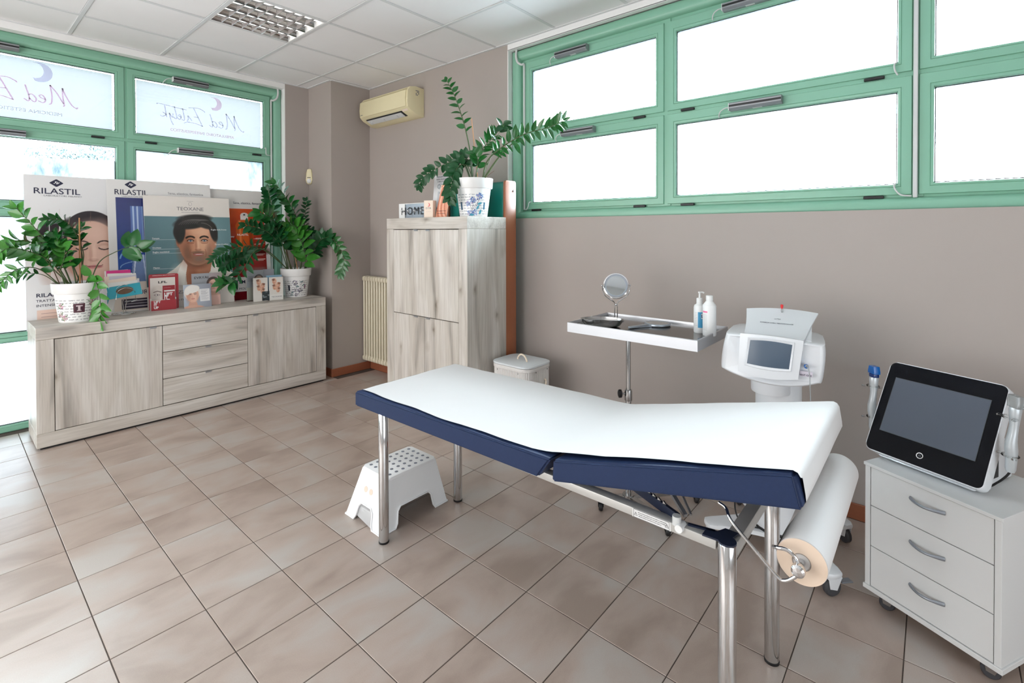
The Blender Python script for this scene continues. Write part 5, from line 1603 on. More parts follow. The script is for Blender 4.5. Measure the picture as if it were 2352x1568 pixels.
def picture(W, Hh, fn, parent, res=0.003, base=(235, 235, 235), m='print', name='picture', off=0.0006, x0=0.0, z0=0.0, surf=None):
    """W x Hh metres, facing local -Y"""
    nx, nz = max(2, int(W / res)), max(2, int(Hh / res))
    X, Z = np.meshgrid(np.linspace(0, W, nx + 1), np.linspace(0, Hh, nz + 1))
    cv = Cv(W, Hh, X * 100, Z * 100, base)
    fn(cv)
    col = srgb2lin(cv.c).reshape(-1, 3)
    co = np.zeros((X.size, 3)); co[:, 0] = X.ravel() + x0; co[:, 2] = Z.ravel() + z0; co[:, 1] = -off
    if surf: co = surf(co)
    idx = np.arange(X.size).reshape(X.shape)
    q = np.stack([idx[:-1, :-1], idx[:-1, 1:], idx[1:, 1:], idx[1:, :-1]], -1).reshape(-1, 4)
    me = bpy.data.meshes.new(name)
    me.vertices.add(len(co)); me.vertices.foreach_set('co', co.ravel().astype(np.float32))
    me.loops.add(q.size); me.loops.foreach_set('vertex_index', q.ravel().astype(np.int32))
    me.polygons.add(len(q)); me.polygons.foreach_set('loop_start', (np.arange(len(q)) * 4).astype(np.int32))
    me.update(); me.validate()
    at = me.color_attributes.new('print', 'FLOAT_COLOR', 'POINT')
    at.data.foreach_set('color', np.concatenate([col, np.ones((len(col), 1))], 1).ravel().astype(np.float32))
    me.polygons.foreach_set('use_smooth', [True] * len(me.polygons))
    me.materials.append(MATS[m])
    return obj(name, me, None, parent)

def face_front(c, cx, cy, s, skin=(214, 160, 130), hair=(48, 38, 36), closed=False, beard=False, turn=0.0, light=(240, 200, 176), dark=(150, 92, 70), brow=(46, 34, 30), lip=(176, 92, 86), eye=(110, 140, 160)):
    """front portrait; cx, cy = centre of the face, s = half height of the face"""
    w = 0.72 * s
    c.ell(cx - 0.04 * s, cy, w, s, skin, 0.05)
    c.ell(cx + (0.45 if not turn else 0.45 * turn) * w, cy + 0.05 * s, 0.5 * w, 0.85 * s, light, 0.9, 0.45)
    c.ell(cx - 0.75 * w, cy - 0.1 * s, 0.40 * w, 0.85 * s, dark, 0.9, 0.55)
    c.ell(cx + 0.82 * w, cy - 0.25 * s, 0.22 * w, 0.7 * s, dark, 0.9, 0.35)
    c.ell(cx + 0.05 * w, cy + 0.62 * s, 0.55 * w, 0.22 * s, light, 0.9, 0.35)
    for k in (-1, 1):
        ex, ey = cx + k * 0.40 * w, cy + 0.12 * s
        c.ell(ex, ey + 0.02 * s, 0.26 * w, 0.12 * s, dark, 0.8, 0.45)
        if closed:
            c.ell(ex, ey - 0.01 * s, 0.20 * w, 0.075 * s, light, 0.6, 0.6)
            c.arc(ex, ey + 0.01 * s, 0.21 * w, 0.09 * s, 200, 340, 0.018 * s, (40, 26, 26), 0.9)
        else:
            c.ell(ex, ey, 0.16 * w, 0.042 * s, (214, 200, 192), 0.35, 0.95)
            c.ell(ex, ey + 0.004 * s, 0.062 * w, 0.043 * s, eye, 0.25)
            c.ell(ex, ey + 0.004 * s, 0.03 * w, 0.022 * s, (18, 18, 22), 0.3)
            c.arc(ex, ey - 0.02 * s, 0.19 * w, 0.072 * s, 15, 165, 0.020 * s, (52, 34, 30), 0.85); c.arc(ex, ey + 0.02 * s, 0.17 * w, 0.065 * s, 200, 340, 0.010 * s, (120, 76, 62), 0.7); c.arc(ex, ey - 0.08 * s, 0.20 * w, 0.05 * s, 200, 340, 0.014 * s, dark, 0.6)
        c.arc(ex, ey + 0.07 * s, 0.27 * w, 0.14 * s, 35, 150, (0.040 if beard else 0.022) * s, brow, 0.75)
    c.ell(cx + 0.03 * w, cy - 0.06 * s, 0.075 * w, 0.26 * s, light, 0.9, 0.55)
    c.ell(cx - 0.10 * w, cy - 0.10 * s, 0.07 * w, 0.24 * s, dark, 0.9, 0.35)
    c.ell(cx, cy - 0.30 * s, 0.17 * w, 0.055 * s, dark, 0.7, 0.6)
    c.ell(cx + 0.02 * w, cy - 0.26 * s, 0.10 * w, 0.06 * s, light, 0.9, 0.5)
    if beard:
        c.ell(cx, cy - 0.72 * s, 0.64 * w, 0.32 * s, (112, 86, 74), 0.8, 0.62)
        c.ell(cx - 0.62 * w, cy - 0.42 * s, 0.20 * w, 0.34 * s, (104, 78, 66), 1.0, 0.5)
        c.ell(cx + 0.62 * w, cy - 0.42 * s, 0.18 * w, 0.32 * s, (122, 92, 78), 1.0, 0.4)
        c.ell(cx, cy - 0.42 * s, 0.34 * w, 0.05 * s, (98, 72, 62), 0.8, 0.6)
        c.ell(cx + 0.02 * w, cy - 0.74 * s, 0.22 * w, 0.10 * s, (132, 112, 102), 0.9, 0.6)
    my = cy - 0.53 * s
    c.ell(cx + 0.02 * w, my, 0.30 * w, 0.055 * s, lip, 0.3, 0.95)
    c.arc(cx + 0.02 * w, my + 0.10 * s, 0.34 * w, 0.10 * s, 205, 335, 0.010 * s, (90, 36, 34), 0.9)
    if beard:
        c.ell(cx + 0.04 * w, my + 0.004 * s, 0.26 * w, 0.014 * s, (236, 226, 220), 0.5, 0.9)
        for k in (-1, 1): c.arc(cx + k * 0.36 * w, my + 0.05 * s, 0.10 * w, 0.22 * s, 60 if k > 0 else 120, -50 if k > 0 else 230, 0.012 * s, dark, 0.55)
    if not beard: c.ell(cx + 0.02 * w, my - 0.02 * s, 0.16 * w, 0.02 * s, (226, 150, 142), 0.6, 0.6)

def rila_header(t, par, x, z, w, tagline=None):
    """lozenge emblem, brand line and small line under it"""
    b = new()
    r = 0.026
    pts = rrect(-r, r, -r, r, 0.006, 4)
    A = [(p[0] * 0.7071 - p[1] * 0.7071, p[0] * 0.7071 + p[1] * 0.7071) for p in pts]
    b.faces.new([b.verts.new((x + w / 2 + 1.15 * p[0], -0.0012, z + 0.105 + p[1] * 0.85)) for p in A])
    obj('emblem', b, 'ink_navy', par, smooth=False)
    b = new()
    ribbon(b, [(x + w / 2 - 0.016, z + 0.100), (x + w / 2 - 0.004, z + 0.108), (x + w / 2 - 0.006, z + 0.116), (x + w / 2 + 0.006, z + 0.112), (x + w / 2 + 0.001, z + 0.098), (x + w / 2 + 0.012, z + 0.104), (x + w / 2 + 0.016, z + 0.112)], 0.0018, lambda a, c_, h: (a, -0.0018, c_), 0)
    obj('emblem_line', b, 'ink_white', par, smooth=False)
    text('RILASTIL', 0.063, (x, -0.0012, z + 0.02), par, 'ink_navy', sx=w / 0.235, bold=0.0004)
    text('LABORATORI MILANO', 0.016, (x + w * 0.22, -0.0012, z), par, 'ink_grey', sx=w * 0.80 / 0.155)

def board(par, W, Hh, th=0.005, m='card_white'):
    return obj('board', box(new(), 0, W, 0, th, 0, Hh, 0.0008), m, par)
def lean(y0, y1, h): return math.atan2(y1 - y0, h)
# poster: closed eyes, hair in slices
W, Hh = 0.62, 1.165
p1 = thing('poster', 'white poster of a woman with closed eyes, leftmost in the window behind the left plant', 'poster', (0.424, 5.062, 0.752), (-lean(5.062, 5.155, Hh), 0, 0))
board(p1, W, Hh)
def fn(c):
    c.rect(0, 62, 0, 117, (222, 222, 224))
    x0 = 4.5
    def head(cx, cl):
        pass
    # three shifted slices of the same head
    for i, (a, b_, sh) in enumerate(((4.5, 13.5, 0.0), (13.5, 19.5, 5.5), (19.5, 62, 12.0))):
        m = (c.x >= a) & (c.x < b_)
        sub = Cv(1, 1, c.x, c.y, (222, 222, 224)); sub.c = c.c.copy()
        hx = 26 + sh
        sub.ell(hx, 66.5, 19, 23.5, (40, 32, 36), 0.015)
        sub.ell(hx + 0.6, 59, 17.4, 22.0, (206, 164, 146), 0.06)
        sub.ell(hx + 2, 68, 13, 13, (222, 184, 166), 0.8, 0.7)
        sub.ell(hx, 36, 11, 16, (190, 150, 132), 0.1)
        sub.ell(hx + 1, 50, 16.0, 17, (204, 164, 146), 0.2)
        face_front(sub, hx + 1.0, 58, 24, (208, 168, 150), closed=True, light=(230, 196, 180), dark=(168, 122, 106), lip=(176, 104, 104))
        sub.ell(hx - 17, 72, 3.2, 12, (40, 32, 36), 0.3, 1, -16); sub.ell(hx + 18.0, 72, 3.0, 12, (40, 32, 36), 0.3, 1, 16)
        sub.line([(hx, 89), (hx - 0.5, 81)], 0.2, (130, 104, 96), 0.5)
        sub.c[c.y < 33] = (222, 222, 224)
        mk = m & (c.y > 33)
        c.c[mk] = sub.c[mk]
    c.rect(13.2, 13.6, 60, 91, (214, 210, 212)); c.rect(19.2, 19.6, 62, 91, (214, 210, 212))
    c.poly([(19.5, 34), (30, 34), (27, 44), (20, 50)], (222, 222, 224), 0.0)
    c.rect(5.5, 62, 2, 14.5, (222, 192, 178))
    c.rect(46, 54, 14, 33, (232, 232, 234)); c.rect(46.8, 53.2, 15, 24, (70, 150, 168))
    c.rect(46, 54, 32.0, 33.5, (200, 200, 204))
    for k in range(4): c.rect(8, 8 + 22 - 3 * k, 11.6 - 2.4 * k, 12.0 - 2.4 * k, (150, 120, 120))
picture(W, Hh, fn, p1, 0.0032)
rila_header(None, p1, 0.048, 1.005, 0.265)
text('Sana', 0.030, (0.555, -0.0012, 0.995), p1, 'ink_grey')
text('RILAS', 0.040, (0.052, -0.0012, 0.242), p1, 'ink_navy', sx=1.15, bold=0.0006)
text('TRATTAMENTO', 0.026, (0.052, -0.0012, 0.205), p1, 'ink_navy', sx=1.1)
text('INTENSIVO', 0.026, (0.052, -0.0012, 0.170), p1, 'ink_navy', sx=1.1)
b = new()
for q in ((0.555, 0.558, 0.86, 0.96), (0.555, 0.585, 0.957, 0.96), (0.555, 0.585, 0.86, 0.863)): box(b, q[0], q[1], -0.0015, -0.0005, q[2], q[3])
obj('print_bracket', b, 'ink_grey', p1, smooth=False)

# orange sun-care poster, right
W, Hh = 0.72, 1.06
p4 = thing('poster', 'orange and dark red sun care poster, rightmost in the window behind the right plant', 'poster', (1.458, 5.012, SZ), (-lean(5.012, 5.145, Hh), 0, 0))
board(p4, W, Hh)
def fn(c):
    c.rect(0, 72, 0, 106, (214, 212, 210))
    t = np.clip((88 - c.y) / 66, 0, 1)[..., None]
    pan = (c.x > 3) & (c.x < 68) & (c.y > 21.5) & (c.y < 88)
    g_ = np.array((196, 78, 34)) * (1 - t) + np.array((122, 30, 34)) * t
    rr_ = np.clip((c.x - 34) / 40, 0, 1)[..., None]
    g_ = g_ * (1 - 0.25 * rr_) + np.array((120, 26, 30)) * 0.25 * rr_
    c.c[pan] = g_[pan]
    c.rect(3, 68, 0, 8, (108, 18, 26))
    c.ell(52, 46, 19, 5, (60, 18, 20), 0.5, 0.8)
    c.poly([(42, 44), (56, 44), (57, 72), (55, 77), (44, 77), (41, 72)], (188, 84, 36))
    c.rect(44, 46, 45, 76, (222, 128, 70), 0.8); c.rect(53, 56.5, 45, 72, (140, 52, 26), 0.8)
    c.rect(46, 53, 77, 82, (226, 220, 214)); c.ell(49.5, 82, 3.4, 2, (214, 208, 202)); c.ell(49.5, 82, 1, 0.8, (30, 30, 34))
    c.poly([(49.5, 71.5), (51.5, 69.5), (49.5, 67.5), (47.5, 69.5)], (240, 225, 215))
    for k in range(7): c.rect(59, 67, 69 - 5.2 * k, 69.5 - 5.2 * k, (226, 196, 186)); c.rect(59, 65, 68 - 5.2 * k, 68.4 - 5.2 * k, (226, 196, 186))
    for k in range(7): c.line([(57, 68.7 - 5.2 * k), (59, 68.7 - 5.2 * k)], 0.12, (230, 200, 190))
picture(W, Hh, fn, p4, 0.0035, m='print_gloss')
text('Sana, elastica, fantastica', 0.030, (0.40, -0.0012, 0.925), p4, 'ink_navy')
text('Protection Theory', 0.021, (0.235, -0.0012, 0.60), p4, 'ink_white', bold=0.0005)
text('RILASTIL', 0.027, (0.42, -0.0012, 0.615), p4, 'ink_white')
text('SYSTEM', 0.046, (0.315, -0.0012, 0.155), p4, 'ink_navy', bold=0.0005)
text('SOLE SI MOLTIPLICA', 0.031, (0.30, -0.0012, 0.095), p4, 'ink_navy')

# blue tube poster, second from left
W, Hh = 0.755, 1.09
p2 = thing('poster', 'white poster with a blue glass tube, second from the left in the window', 'poster', (0.900, 4.980, SZ), (-lean(4.980, 5.115, Hh), 0, 0))
board(p2, W, Hh)
def fn(c):
    c.rect(0, 76, 0, 109, (222, 221, 220))
    pan = (c.x > 5.5) & (c.x < 70) & (c.y > 24) & (c.y < 94)
    t = np.clip((94 - c.y) / 70, 0, 1)[..., None]; r_ = np.clip((c.x - 5.5) / 30, 0, 1)[..., None]
    g_ = (np.array((36, 40, 104)) * (1 - t) + np.array((44, 84, 158)) * t) * (1 - 0.25 * r_) + np.array((20, 24, 60)) * 0.25 * r_
    c.c[pan] = g_[pan]
    c.rect(15, 23.5, 52, 87, (86, 112, 172), 0.9); c.rect(16.2, 17.4, 52, 87, (180, 200, 226), 0.9); c.rect(19, 20.2, 52, 87, (200, 214, 234), 0.8); c.rect(22.6, 23.3, 52, 87, (150, 176, 214), 0.8)
    c.arc(19.5, 43, 12.5, 9.5, 15, 175, 0.5, (130, 176, 220), 0.9, 20); c.ell(20, 50, 4.5, 2, (226, 230, 236), 0.2); c.arc(20, 36, 13, 5, 0, 180, 0.25, (150, 190, 226), 0.8, 20)
    c.poly([(13, 24), (27, 24), (24, 46), (16, 46)], (120, 140, 176), 0.8); c.line([(15, 24), (17.5, 46)], 0.5, (210, 220, 236), 0.8); c.line([(24, 24), (22.4, 46)], 0.4, (210, 220, 236), 0.8)
    c.rect(5.5, 70, 14.0, 24, (226, 210, 196)); c.rect(2, 70, 1, 24, (226, 214, 202), 1)
    c.rect(7, 70, 2, 10.5, (44, 38, 54))
    for k in range(3): c.rect(9, 34 - 2 * k, 8.4 - 2.3 * k, 8.9 - 2.3 * k, (190, 184, 190))
picture(W, Hh, fn, p2, 0.0035, m='print_gloss')
rila_header(None, p2, 0.046, 0.945, 0.225)
text('Sana, elastica, fantastica', 0.029, (0.42, -0.0012, 0.985), p2, 'ink_grey')
text('LA CURA', 0.050, (0.075, -0.0012, 0.135), p2, 'ink_navy', bold=0.0004)

# the bearded man, front
W, Hh = 0.665, 0.968
p3 = thing('poster', 'large teal-ground poster of a bearded man in a white shirt', 'poster', (1.133, 4.946, SZ), (-lean(4.946, 5.07, Hh), 0, 0))
board(p3, W, Hh)
def fn(c):
    c.rect(0, 67, 0, 97, (226, 220, 214))
    pan = (c.y > 19) & (c.y < 79)
    r_ = np.clip(np.hypot((c.x - 50) / 50, (c.y - 60) / 55), 0, 1)[..., None]
    g_ = np.array((122, 152, 158)) * (1 - r_) + np.array((84, 116, 124)) * r_
    c.c[pan] = g_[pan]
    # shirt and neck
    c.poly([(3, 19), (9, 26), (20, 33), (27, 40), (33, 30), (46, 30), (50, 41), (57, 33), (66.5, 27), (66.5, 19)], (222, 216, 206))
    c.ell(22, 26, 5, 9, (190, 186, 178), 0.9, 0.6); c.ell(58, 24, 5, 6, (196, 192, 184), 0.9, 0.6)
    c.poly([(29, 19), (28, 42), (50, 42), (48, 30), (42, 21), (38, 19)], (176, 120, 94)); c.ell(37, 38, 9, 5, (112, 72, 58), 0.9, 0.8)
    c.ell(33, 28, 4, 9, (140, 92, 74), 0.9, 0.6)
    c.poly([(18, 19), (27, 41), (30, 36), (27, 19)], (234, 230, 222)); c.poly([(50, 19), (48, 30), (51, 42), (57, 19)], (236, 232, 224))
    # hair back, ears, face
    hx, hy = 38.5, 55.5
    c.ell(hx - 0.5, hy + 9.5, 17.5, 14.5, (46, 42, 42), 0.06)
    c.ell(hx - 13.8, hy + 1, 2.3, 5.0, (176, 112, 86), 0.3); c.ell(hx + 13.6, hy - 0.5, 1.9, 4.6, (200, 140, 110), 0.3)
    c.ell(hx, hy - 1.5, 13.6, 18.6, (206, 148, 118), 0.05)
    face_front(c, hx + 0.3, hy - 0.5, 19, (208, 150, 120), beard=True, light=(236, 190, 160), dark=(140, 84, 64))
    # hair top sweeping right
    c.ell(hx - 12.5, hy + 9, 3.6, 9.5, (44, 40, 40), 0.3, 1, -8); c.ell(hx + 13.6, hy + 9, 3.0, 8.5, (56, 52, 52), 0.3, 1, 10)
    c.ell(hx - 3, hy + 18.2, 14.5, 5.6, (46, 42, 42), 0.25, 1, 10); c.ell(hx - 1, hy + 22.0, 13, 3.6, (52, 47, 46), 0.4, 1, 3); c.ell(hx - 13.2, hy + 13, 3.6, 8, (42, 38, 38), 0.3, 1, -6)
    c.ell(hx + 7, hy + 17.5, 9, 4.4, (56, 50, 50), 0.3, 1, -22)
    for k in range(9):
        c.arc(hx - 3 + 1.2 * k, hy + 11.5 + 0.3 * k, 12 - 0.6 * k, 9.5 - 0.3 * k, 60, 150, 0.22, (104, 98, 96), 0.55, 8)
    c.arc(hx + 4, hy + 10, 9, 8, 20, 90, 0.3, (120, 112, 108), 0.6, 8)
    # leader lines
    for x0, x1, y in ((5, 22, 58.5), (5, 24, 50.5), (5, 26, 46.8), (5, 24, 33.5), (50, 64, 66), (52, 64, 52.5), (50, 64, 46), (52, 64, 38)):
        c.rect(x0, x1, y, y + 0.2, (206, 218, 220), 0.8)
    c.rect(34, 67, 18.8, 19.2, (180, 174, 170))
    c.rect(4, 30, 12.6, 12.8, (190, 180, 170), 0.8); c.rect(50, 62, 9, 9.2, (190, 180, 170), 0.8)
picture(W, Hh, fn, p3, 0.0028, m='print_gloss')
for s_, x, z in (('Tempie', .05, .592), ('Occhiaie', .05, .512), ('Rughe nasolabiali', .05, .475), ('Mento', .05, .342), ('Rughe della fronte', .50, .667), ('Zampe di gallina', .525, .532), ('Marionette', .54, .387)):
    text(s_, 0.0175, (x, -0.0012, z), p3, 'ink_white')
text('TEOXANE', 0.044, (0.345, -0.0012, 0.845), p3, 'ink_grey', align='CENTER', sx=1.05)
text('THE EXCELLENCE OF SWISS SCIENCE', 0.0085, (0.345, -0.0012, 0.825), p3, 'ink_grey', align='CENTER')
b = new(); tube(b, [(0.345 + 0.013 * math.sin(t) * (0.55 if math.cos(t) > 0.6 else 1), -0.0012, 0.905 + 0.016 * math.cos(t)) for t in [2 * PI * k / 20 for k in range(20)]], 0.0007, 4, closed=True)
box(b, 0.320, 0.370, -0.0015, -0.0008, 0.928, 0.9295)
obj('drop_emblem', b, 'ink_grey', p3, smooth=False)
text('BELLEZZA AUTENTICA', 0.040, (0.335, -0.0012, 0.115), p3, 'ink_grey', align='CENTER', sx=1.12)
text('con Teoxane', 0.034, (0.335, -0.0012, 0.055), p3, 'ink_grey', align='CENTER', sx=1.5, spacing=1.2)

# ---------------------------------------------------------------- leaflets and holders on the sideboard
def upright(name, label, cat, x, y, z, rz=0.0, back=0.10, group=None):
    return thing(name, label, cat, (x, y, z), (-back, 0, rz), group)
def woman(c, cx, cy, s, hair, bgc=None, turban=None, turn=0, skin=(224, 180, 158)):
    c.ell(cx, cy - 1.6 * s, 0.55 * s, 1.0 * s, (206, 160, 140), 0.1); c.ell(cx, cy - 2.3 * s, 1.7 * s, 0.9 * s, (214, 170, 150), 0.1)
    c.ell(cx - 0.05 * s, cy + 0.30 * s, 0.98 * s, 1.08 * s, hair, 0.05)
    c.ell(cx, cy - 0.05 * s, 0.72 * s, 0.98 * s, skin, 0.06)
    face_front(c, cx, cy - 0.02 * s, s * 0.98, skin, light=(240, 204, 186), dark=(186, 132, 112), lip=(190, 96, 98))
    if turban:
        c.ell(cx, cy + 0.78 * s, 0.86 * s, 0.52 * s, turban, 0.08, 1, 12); c.ell(cx - 0.55 * s, cy + 0.5 * s, 0.3 * s, 0.5 * s, turban, 0.2, 1, -20)

# red lifting display: back card + front pocket + leaflets
lf = upright('leaflet_holder', 'red and white display holder for lifting leaflets in the middle of the sideboard', 'leaflet holder', 1.137, 4.868, SZ, -0.05, 0.05)
obj('back_card', prism(new(), rrect(-0.006, 0.202, 0.0, 0.298, 0.012, 4), 'y', 0.040, 0.044, 0.0006), 'card_red', lf)
obj('side_wall', box(new(), -0.001, 0.002, 0.0, 0.04, 0.0, 0.10), 'card_white', lf, smooth=False)
obj('side_wall', box(new(), 0.172, 0.175, 0.0, 0.04, 0.0, 0.10), 'card_white', lf, smooth=False)
obj('front_pocket', box(new(), 0.0, 0.174, -0.002, 0.001, 0.0, 0.082), 'card_red', lf, smooth=False)
obj('floor_card', box(new(), 0.0, 0.174, 0.001, 0.04, 0.0, 0.002), 'card_red', lf, smooth=False)
def fn(c):
    c.rect(0, 18, 0, 27, (222, 214, 208))
    c.ell(5.0, 10.5, 5.2, 9.5, (214, 204, 196), 0.1); c.ell(2.2, 10, 2.5, 8, (170, 160, 152), 0.8, 0.5)
    c.ell(4.6, 12, 2.0, 0.75, (120, 100, 96), 0.6, 0.8); c.ell(4.8, 12, 1.2, 0.45, (235, 230, 228), 0.2); c.ell(5.0, 12, 0.45, 0.4, (50, 50, 56), 0.2)
    c.line([(2.4, 14.3), (5, 15.2), (7.6, 14.2)], 0.28, (90, 66, 60)); c.ell(7.2, 8, 0.8, 2.2, (238, 230, 224), 0.8, 0.7)
    c.rect(8.6, 17.4, 8, 19.5, (150, 30, 42))
    for k in range(6): c.rect(9.6, 14.5, 17.5 - 1.1 * k, 17.75 - 1.1 * k, (220, 160, 160), 0.7)
picture(0.176, 0.262, fn, lf, 0.0018, x0=0.002, z0=0.006, off=-0.038)
text('LFL', 0.026, (0.088, 0.0372, 0.222), lf, 'ink_black', align='CENTER', sx=1.7, bold=0.0006)
text('INTERNATIONAL BEAUTY EXPERIENCE', 0.0085, (0.098, 0.0392, 0.284), lf, 'ink_white', align='CENTER', sx=1.05)
for i, s_ in enumerate(('LIFT', 'IT', 'UP')): text(s_, 0.033, (0.092, 0.0100, 0.118 - 0.027 * i), lf, 'ink_white', bold=0.0018)
for i, s_ in enumerate(('LIFT', 'IT', 'UP')): text(s_, 0.026, (0.018, -0.0026, 0.062 - 0.0235 * i), lf, 'ink_white', bold=0.0012)
for k in range(3):
    o = obj('leaflet', box(new(), 0.090 + 0.004 * k, 0.168 + 0.002 * k, 0.011 + 0.007 * k, 0.0122 + 0.007 * k, 0.004, 0.150 + 0.012 * k), 'card_red' if k != 1 else 'card_white', lf, smooth=False)
for k in range(2): obj('leaflet', box(new(), 0.005, 0.088, 0.010 + 0.006 * k, 0.0115 + 0.006 * k, 0.004, 0.075 + 0.01 * k), 'card_peach', lf, smooth=False)

# silver card with the towel-headed woman
sv = upright('counter_card', 'silver grey counter card of a woman with a white towel round her hair', 'counter card', 1.352, 4.800, SZ, -0.03, 0.14)
obj('card', box(new(), 0, 0.208, 0, 0.004, 0, 0.200, 0.0006), 'card_silver', sv)
def fn(c):
    t = np.clip(c.x / 21, 0, 1)[..., None]; c.c[:] = np.array((176, 186, 200)) * (1 - t) + np.array((150, 154, 166)) * t
    woman(c, 6.6, 11.0, 6.2, (228, 222, 216), turban=(234, 230, 226))
    c.rect(12.0, 19.4, 5, 15.5, (228, 228, 230))
    for k in range(11): c.rect(12.7, 18.6 - (k % 3), 14.6 - 0.82 * k, 14.8 - 0.82 * k, (150, 150, 156))
picture(0.206, 0.198, fn, sv, 0.0018, x0=0.001, z0=0.001)
obj('strut', box(new(), 0.08, 0.13, 0.004, 0.045, 0, 0.003), 'card_silver', sv, smooth=False)

ev = upright('leaflet', 'tall grey leaflet with a rosy-cheeked woman behind the silver counter card', 'leaflet', 1.434, 4.868, SZ, -0.03, 0.10)
obj('card', box(new(), 0, 0.220, 0, 0.002, 0, 0.285, 0.0004), 'card_silver', ev)
def fn(c):
    c.c[:] = (160, 164, 170)
    c.rect(14, 22, 0, 28.5, (196, 160, 156), 0.35)
    woman(c, 16.8, 17.5, 5.4, (84, 72, 70), skin=(232, 190, 172)); c.rect(11, 22, 0, 8.5, (232, 190, 178))
    c.rect(1.5, 12, 18.0, 18.3, (120, 122, 128)); c.rect(1.5, 10, 17.2, 17.4, (120, 122, 128)); c.rect(1.5, 11, 16.4, 16.6, (120, 122, 128)); c.rect(2, 8, 13.4, 14.4, (60, 60, 66))
picture(0.218, 0.283, fn, ev, 0.002, x0=0.001, z0=0.001)
text('EVRYAL', 0.030, (0.018, -0.0012, 0.238), ev, 'ink_black', sx=1.15)
obj('print_dot', box(new(), 0.128, 0.136, -0.0012, -0.0008, 0.018, 0.026), 'blue_plastic', ev, smooth=False)

# wire card rack with many leaflets
wr = thing('leaflet_rack', 'small chrome wire rack fanned full of leaflets beside the left plant', 'leaflet rack', (0.962, 4.868, SZ))
b = new()
for k, r_ in enumerate((0.072, 0.058)):
    tube(b, [(0.962 + r_ * math.cos(t), 4.868 + r_ * 0.8 * math.sin(t), SZ + 0.004) for t in [2 * PI * q / 28 for q in range(28)]], 0.0022, 6, closed=True)
for q in range(6):
    t = 2 * PI * q / 6; tube(b, [(0.962, 4.868, SZ + 0.007), (0.962 + 0.07 * math.cos(t), 4.868 + 0.056 * math.sin(t), SZ + 0.004)], 0.0018, 6)
obj('base', b, 'chrome', wr, world=True)
b = new()
for s in (-1, 1):
    tube(b, curve([(0.962 + s * 0.010, 4.868, SZ + 0.006), (0.962 + s * 0.006, 4.868, SZ + 0.05), (0.962 + s * 0.012, 4.86, SZ + 0.09), (0.962 + s * 0.008, 4.85, SZ + 0.125)], 6), 0.0024, 8)
tube(b, curve([(0.962, 4.85, SZ + 0.09), (1.0, 4.835, SZ + 0.103), (1.03, 4.83, SZ + 0.112), (1.035, 4.84, SZ + 0.102), (1.0, 4.84, SZ + 0.095)], 5), 0.002, 6)
obj('stem', b, 'chrome', wr, world=True)
b = new()
for k in range(5):
    yy = 4.815 + 0.035 * k; z_ = SZ + 0.135 + 0.022 * k
    tube(b, curve([(0.90, yy, z_ - 0.01), (0.91, yy, z_ + 0.05), (0.962, yy, z_ + 0.075), (1.014, yy, z_ + 0.05), (1.024, yy, z_ - 0.01)], 5), 0.0018, 6)
tube(b, [(0.962, 4.80, SZ + 0.128), (0.962, 4.98, SZ + 0.235)], 0.002, 6)
obj('wire_loops', b, 'chrome', wr, world=True)
mcol = ['card_teal', 'card_white', 'card_lilac', 'card_peach', 'card_white', 'card_lilac', 'card_white', 'card_peach', 'card_white', 'card_pink', 'card_white']
rn = random.Random(4)
for k in range(11):
    yy = 4.812 + 0.0155 * k; z_ = SZ + 0.142 + 0.0095 * k
    hw = 0.095 - 0.002 * k if k else 0.105
    Q_ = Matrix.Translation((0.968 + rn.uniform(-.012, .012) - (0.03 if k > 6 else 0), yy, z_)) @ Matrix.Rotation(rn.uniform(-.10, .06), 4, 'Y') @ Matrix.Rotation(-0.45 + 0.03 * k, 4, 'X') @ Matrix.Rotation(rn.uniform(-.16, -.04), 4, 'Z')
    b = box(new(), -hw, hw, -0.001, 0.001, 0, 0.095 + rn.uniform(0, .025)); bmesh.ops.transform(b, matrix=Q_, verts=b.verts)
    obj('leaflet', b, mcol[k], wr, world=True, smooth=False)
    if k in (1, 2, 4):
        b = new()
        for j in range(4): box(b, -hw + 0.02, hw * (0.2 + 0.2 * j) - 0.02, -0.0016, -0.0010, 0.078 - 0.009 * j, 0.080 - 0.009 * j)
        bmesh.ops.transform(b, matrix=Q_, verts=b.verts); obj('print_lines', b, 'ink_grey', wr, world=True, smooth=False)
    if k == 0:
        b = new()
        pts = [(0.055 * math.cos(t), -0.0014, 0.052 + 0.030 * math.sin(t)) for t in [2 * PI * q / 24 for q in range(24)]]
        b.faces.new([b.verts.new(p) for p in pts]); bmesh.ops.transform(b, matrix=Q_, verts=b.verts)
        obj('printed_face', b, 'stem_brown', wr, world=True, smooth=False)
    if k == 9:
        b = box(new(), -hw + 0.01, hw - 0.01, -0.0016, -0.001, 0.0, 0.085); bmesh.ops.transform(b, matrix=Q_, verts=b.verts)
        obj('print_field', b, 'card_white', wr, world=True, smooth=False)
wt = upright('leaflet', 'narrow white card leaning between the left plant pot and the wire rack', 'leaflet', 0.842, 4.90, SZ, -0.2, 0.16)
b = box(new(), 0, 0.040, 0, 0.002, 0, 0.165); bmesh.ops.transform(b, matrix=Matrix.Rotation(math.radians(14), 4, 'Y'), verts=b.verts)
obj('card', b, 'card_white', wt, smooth=False)

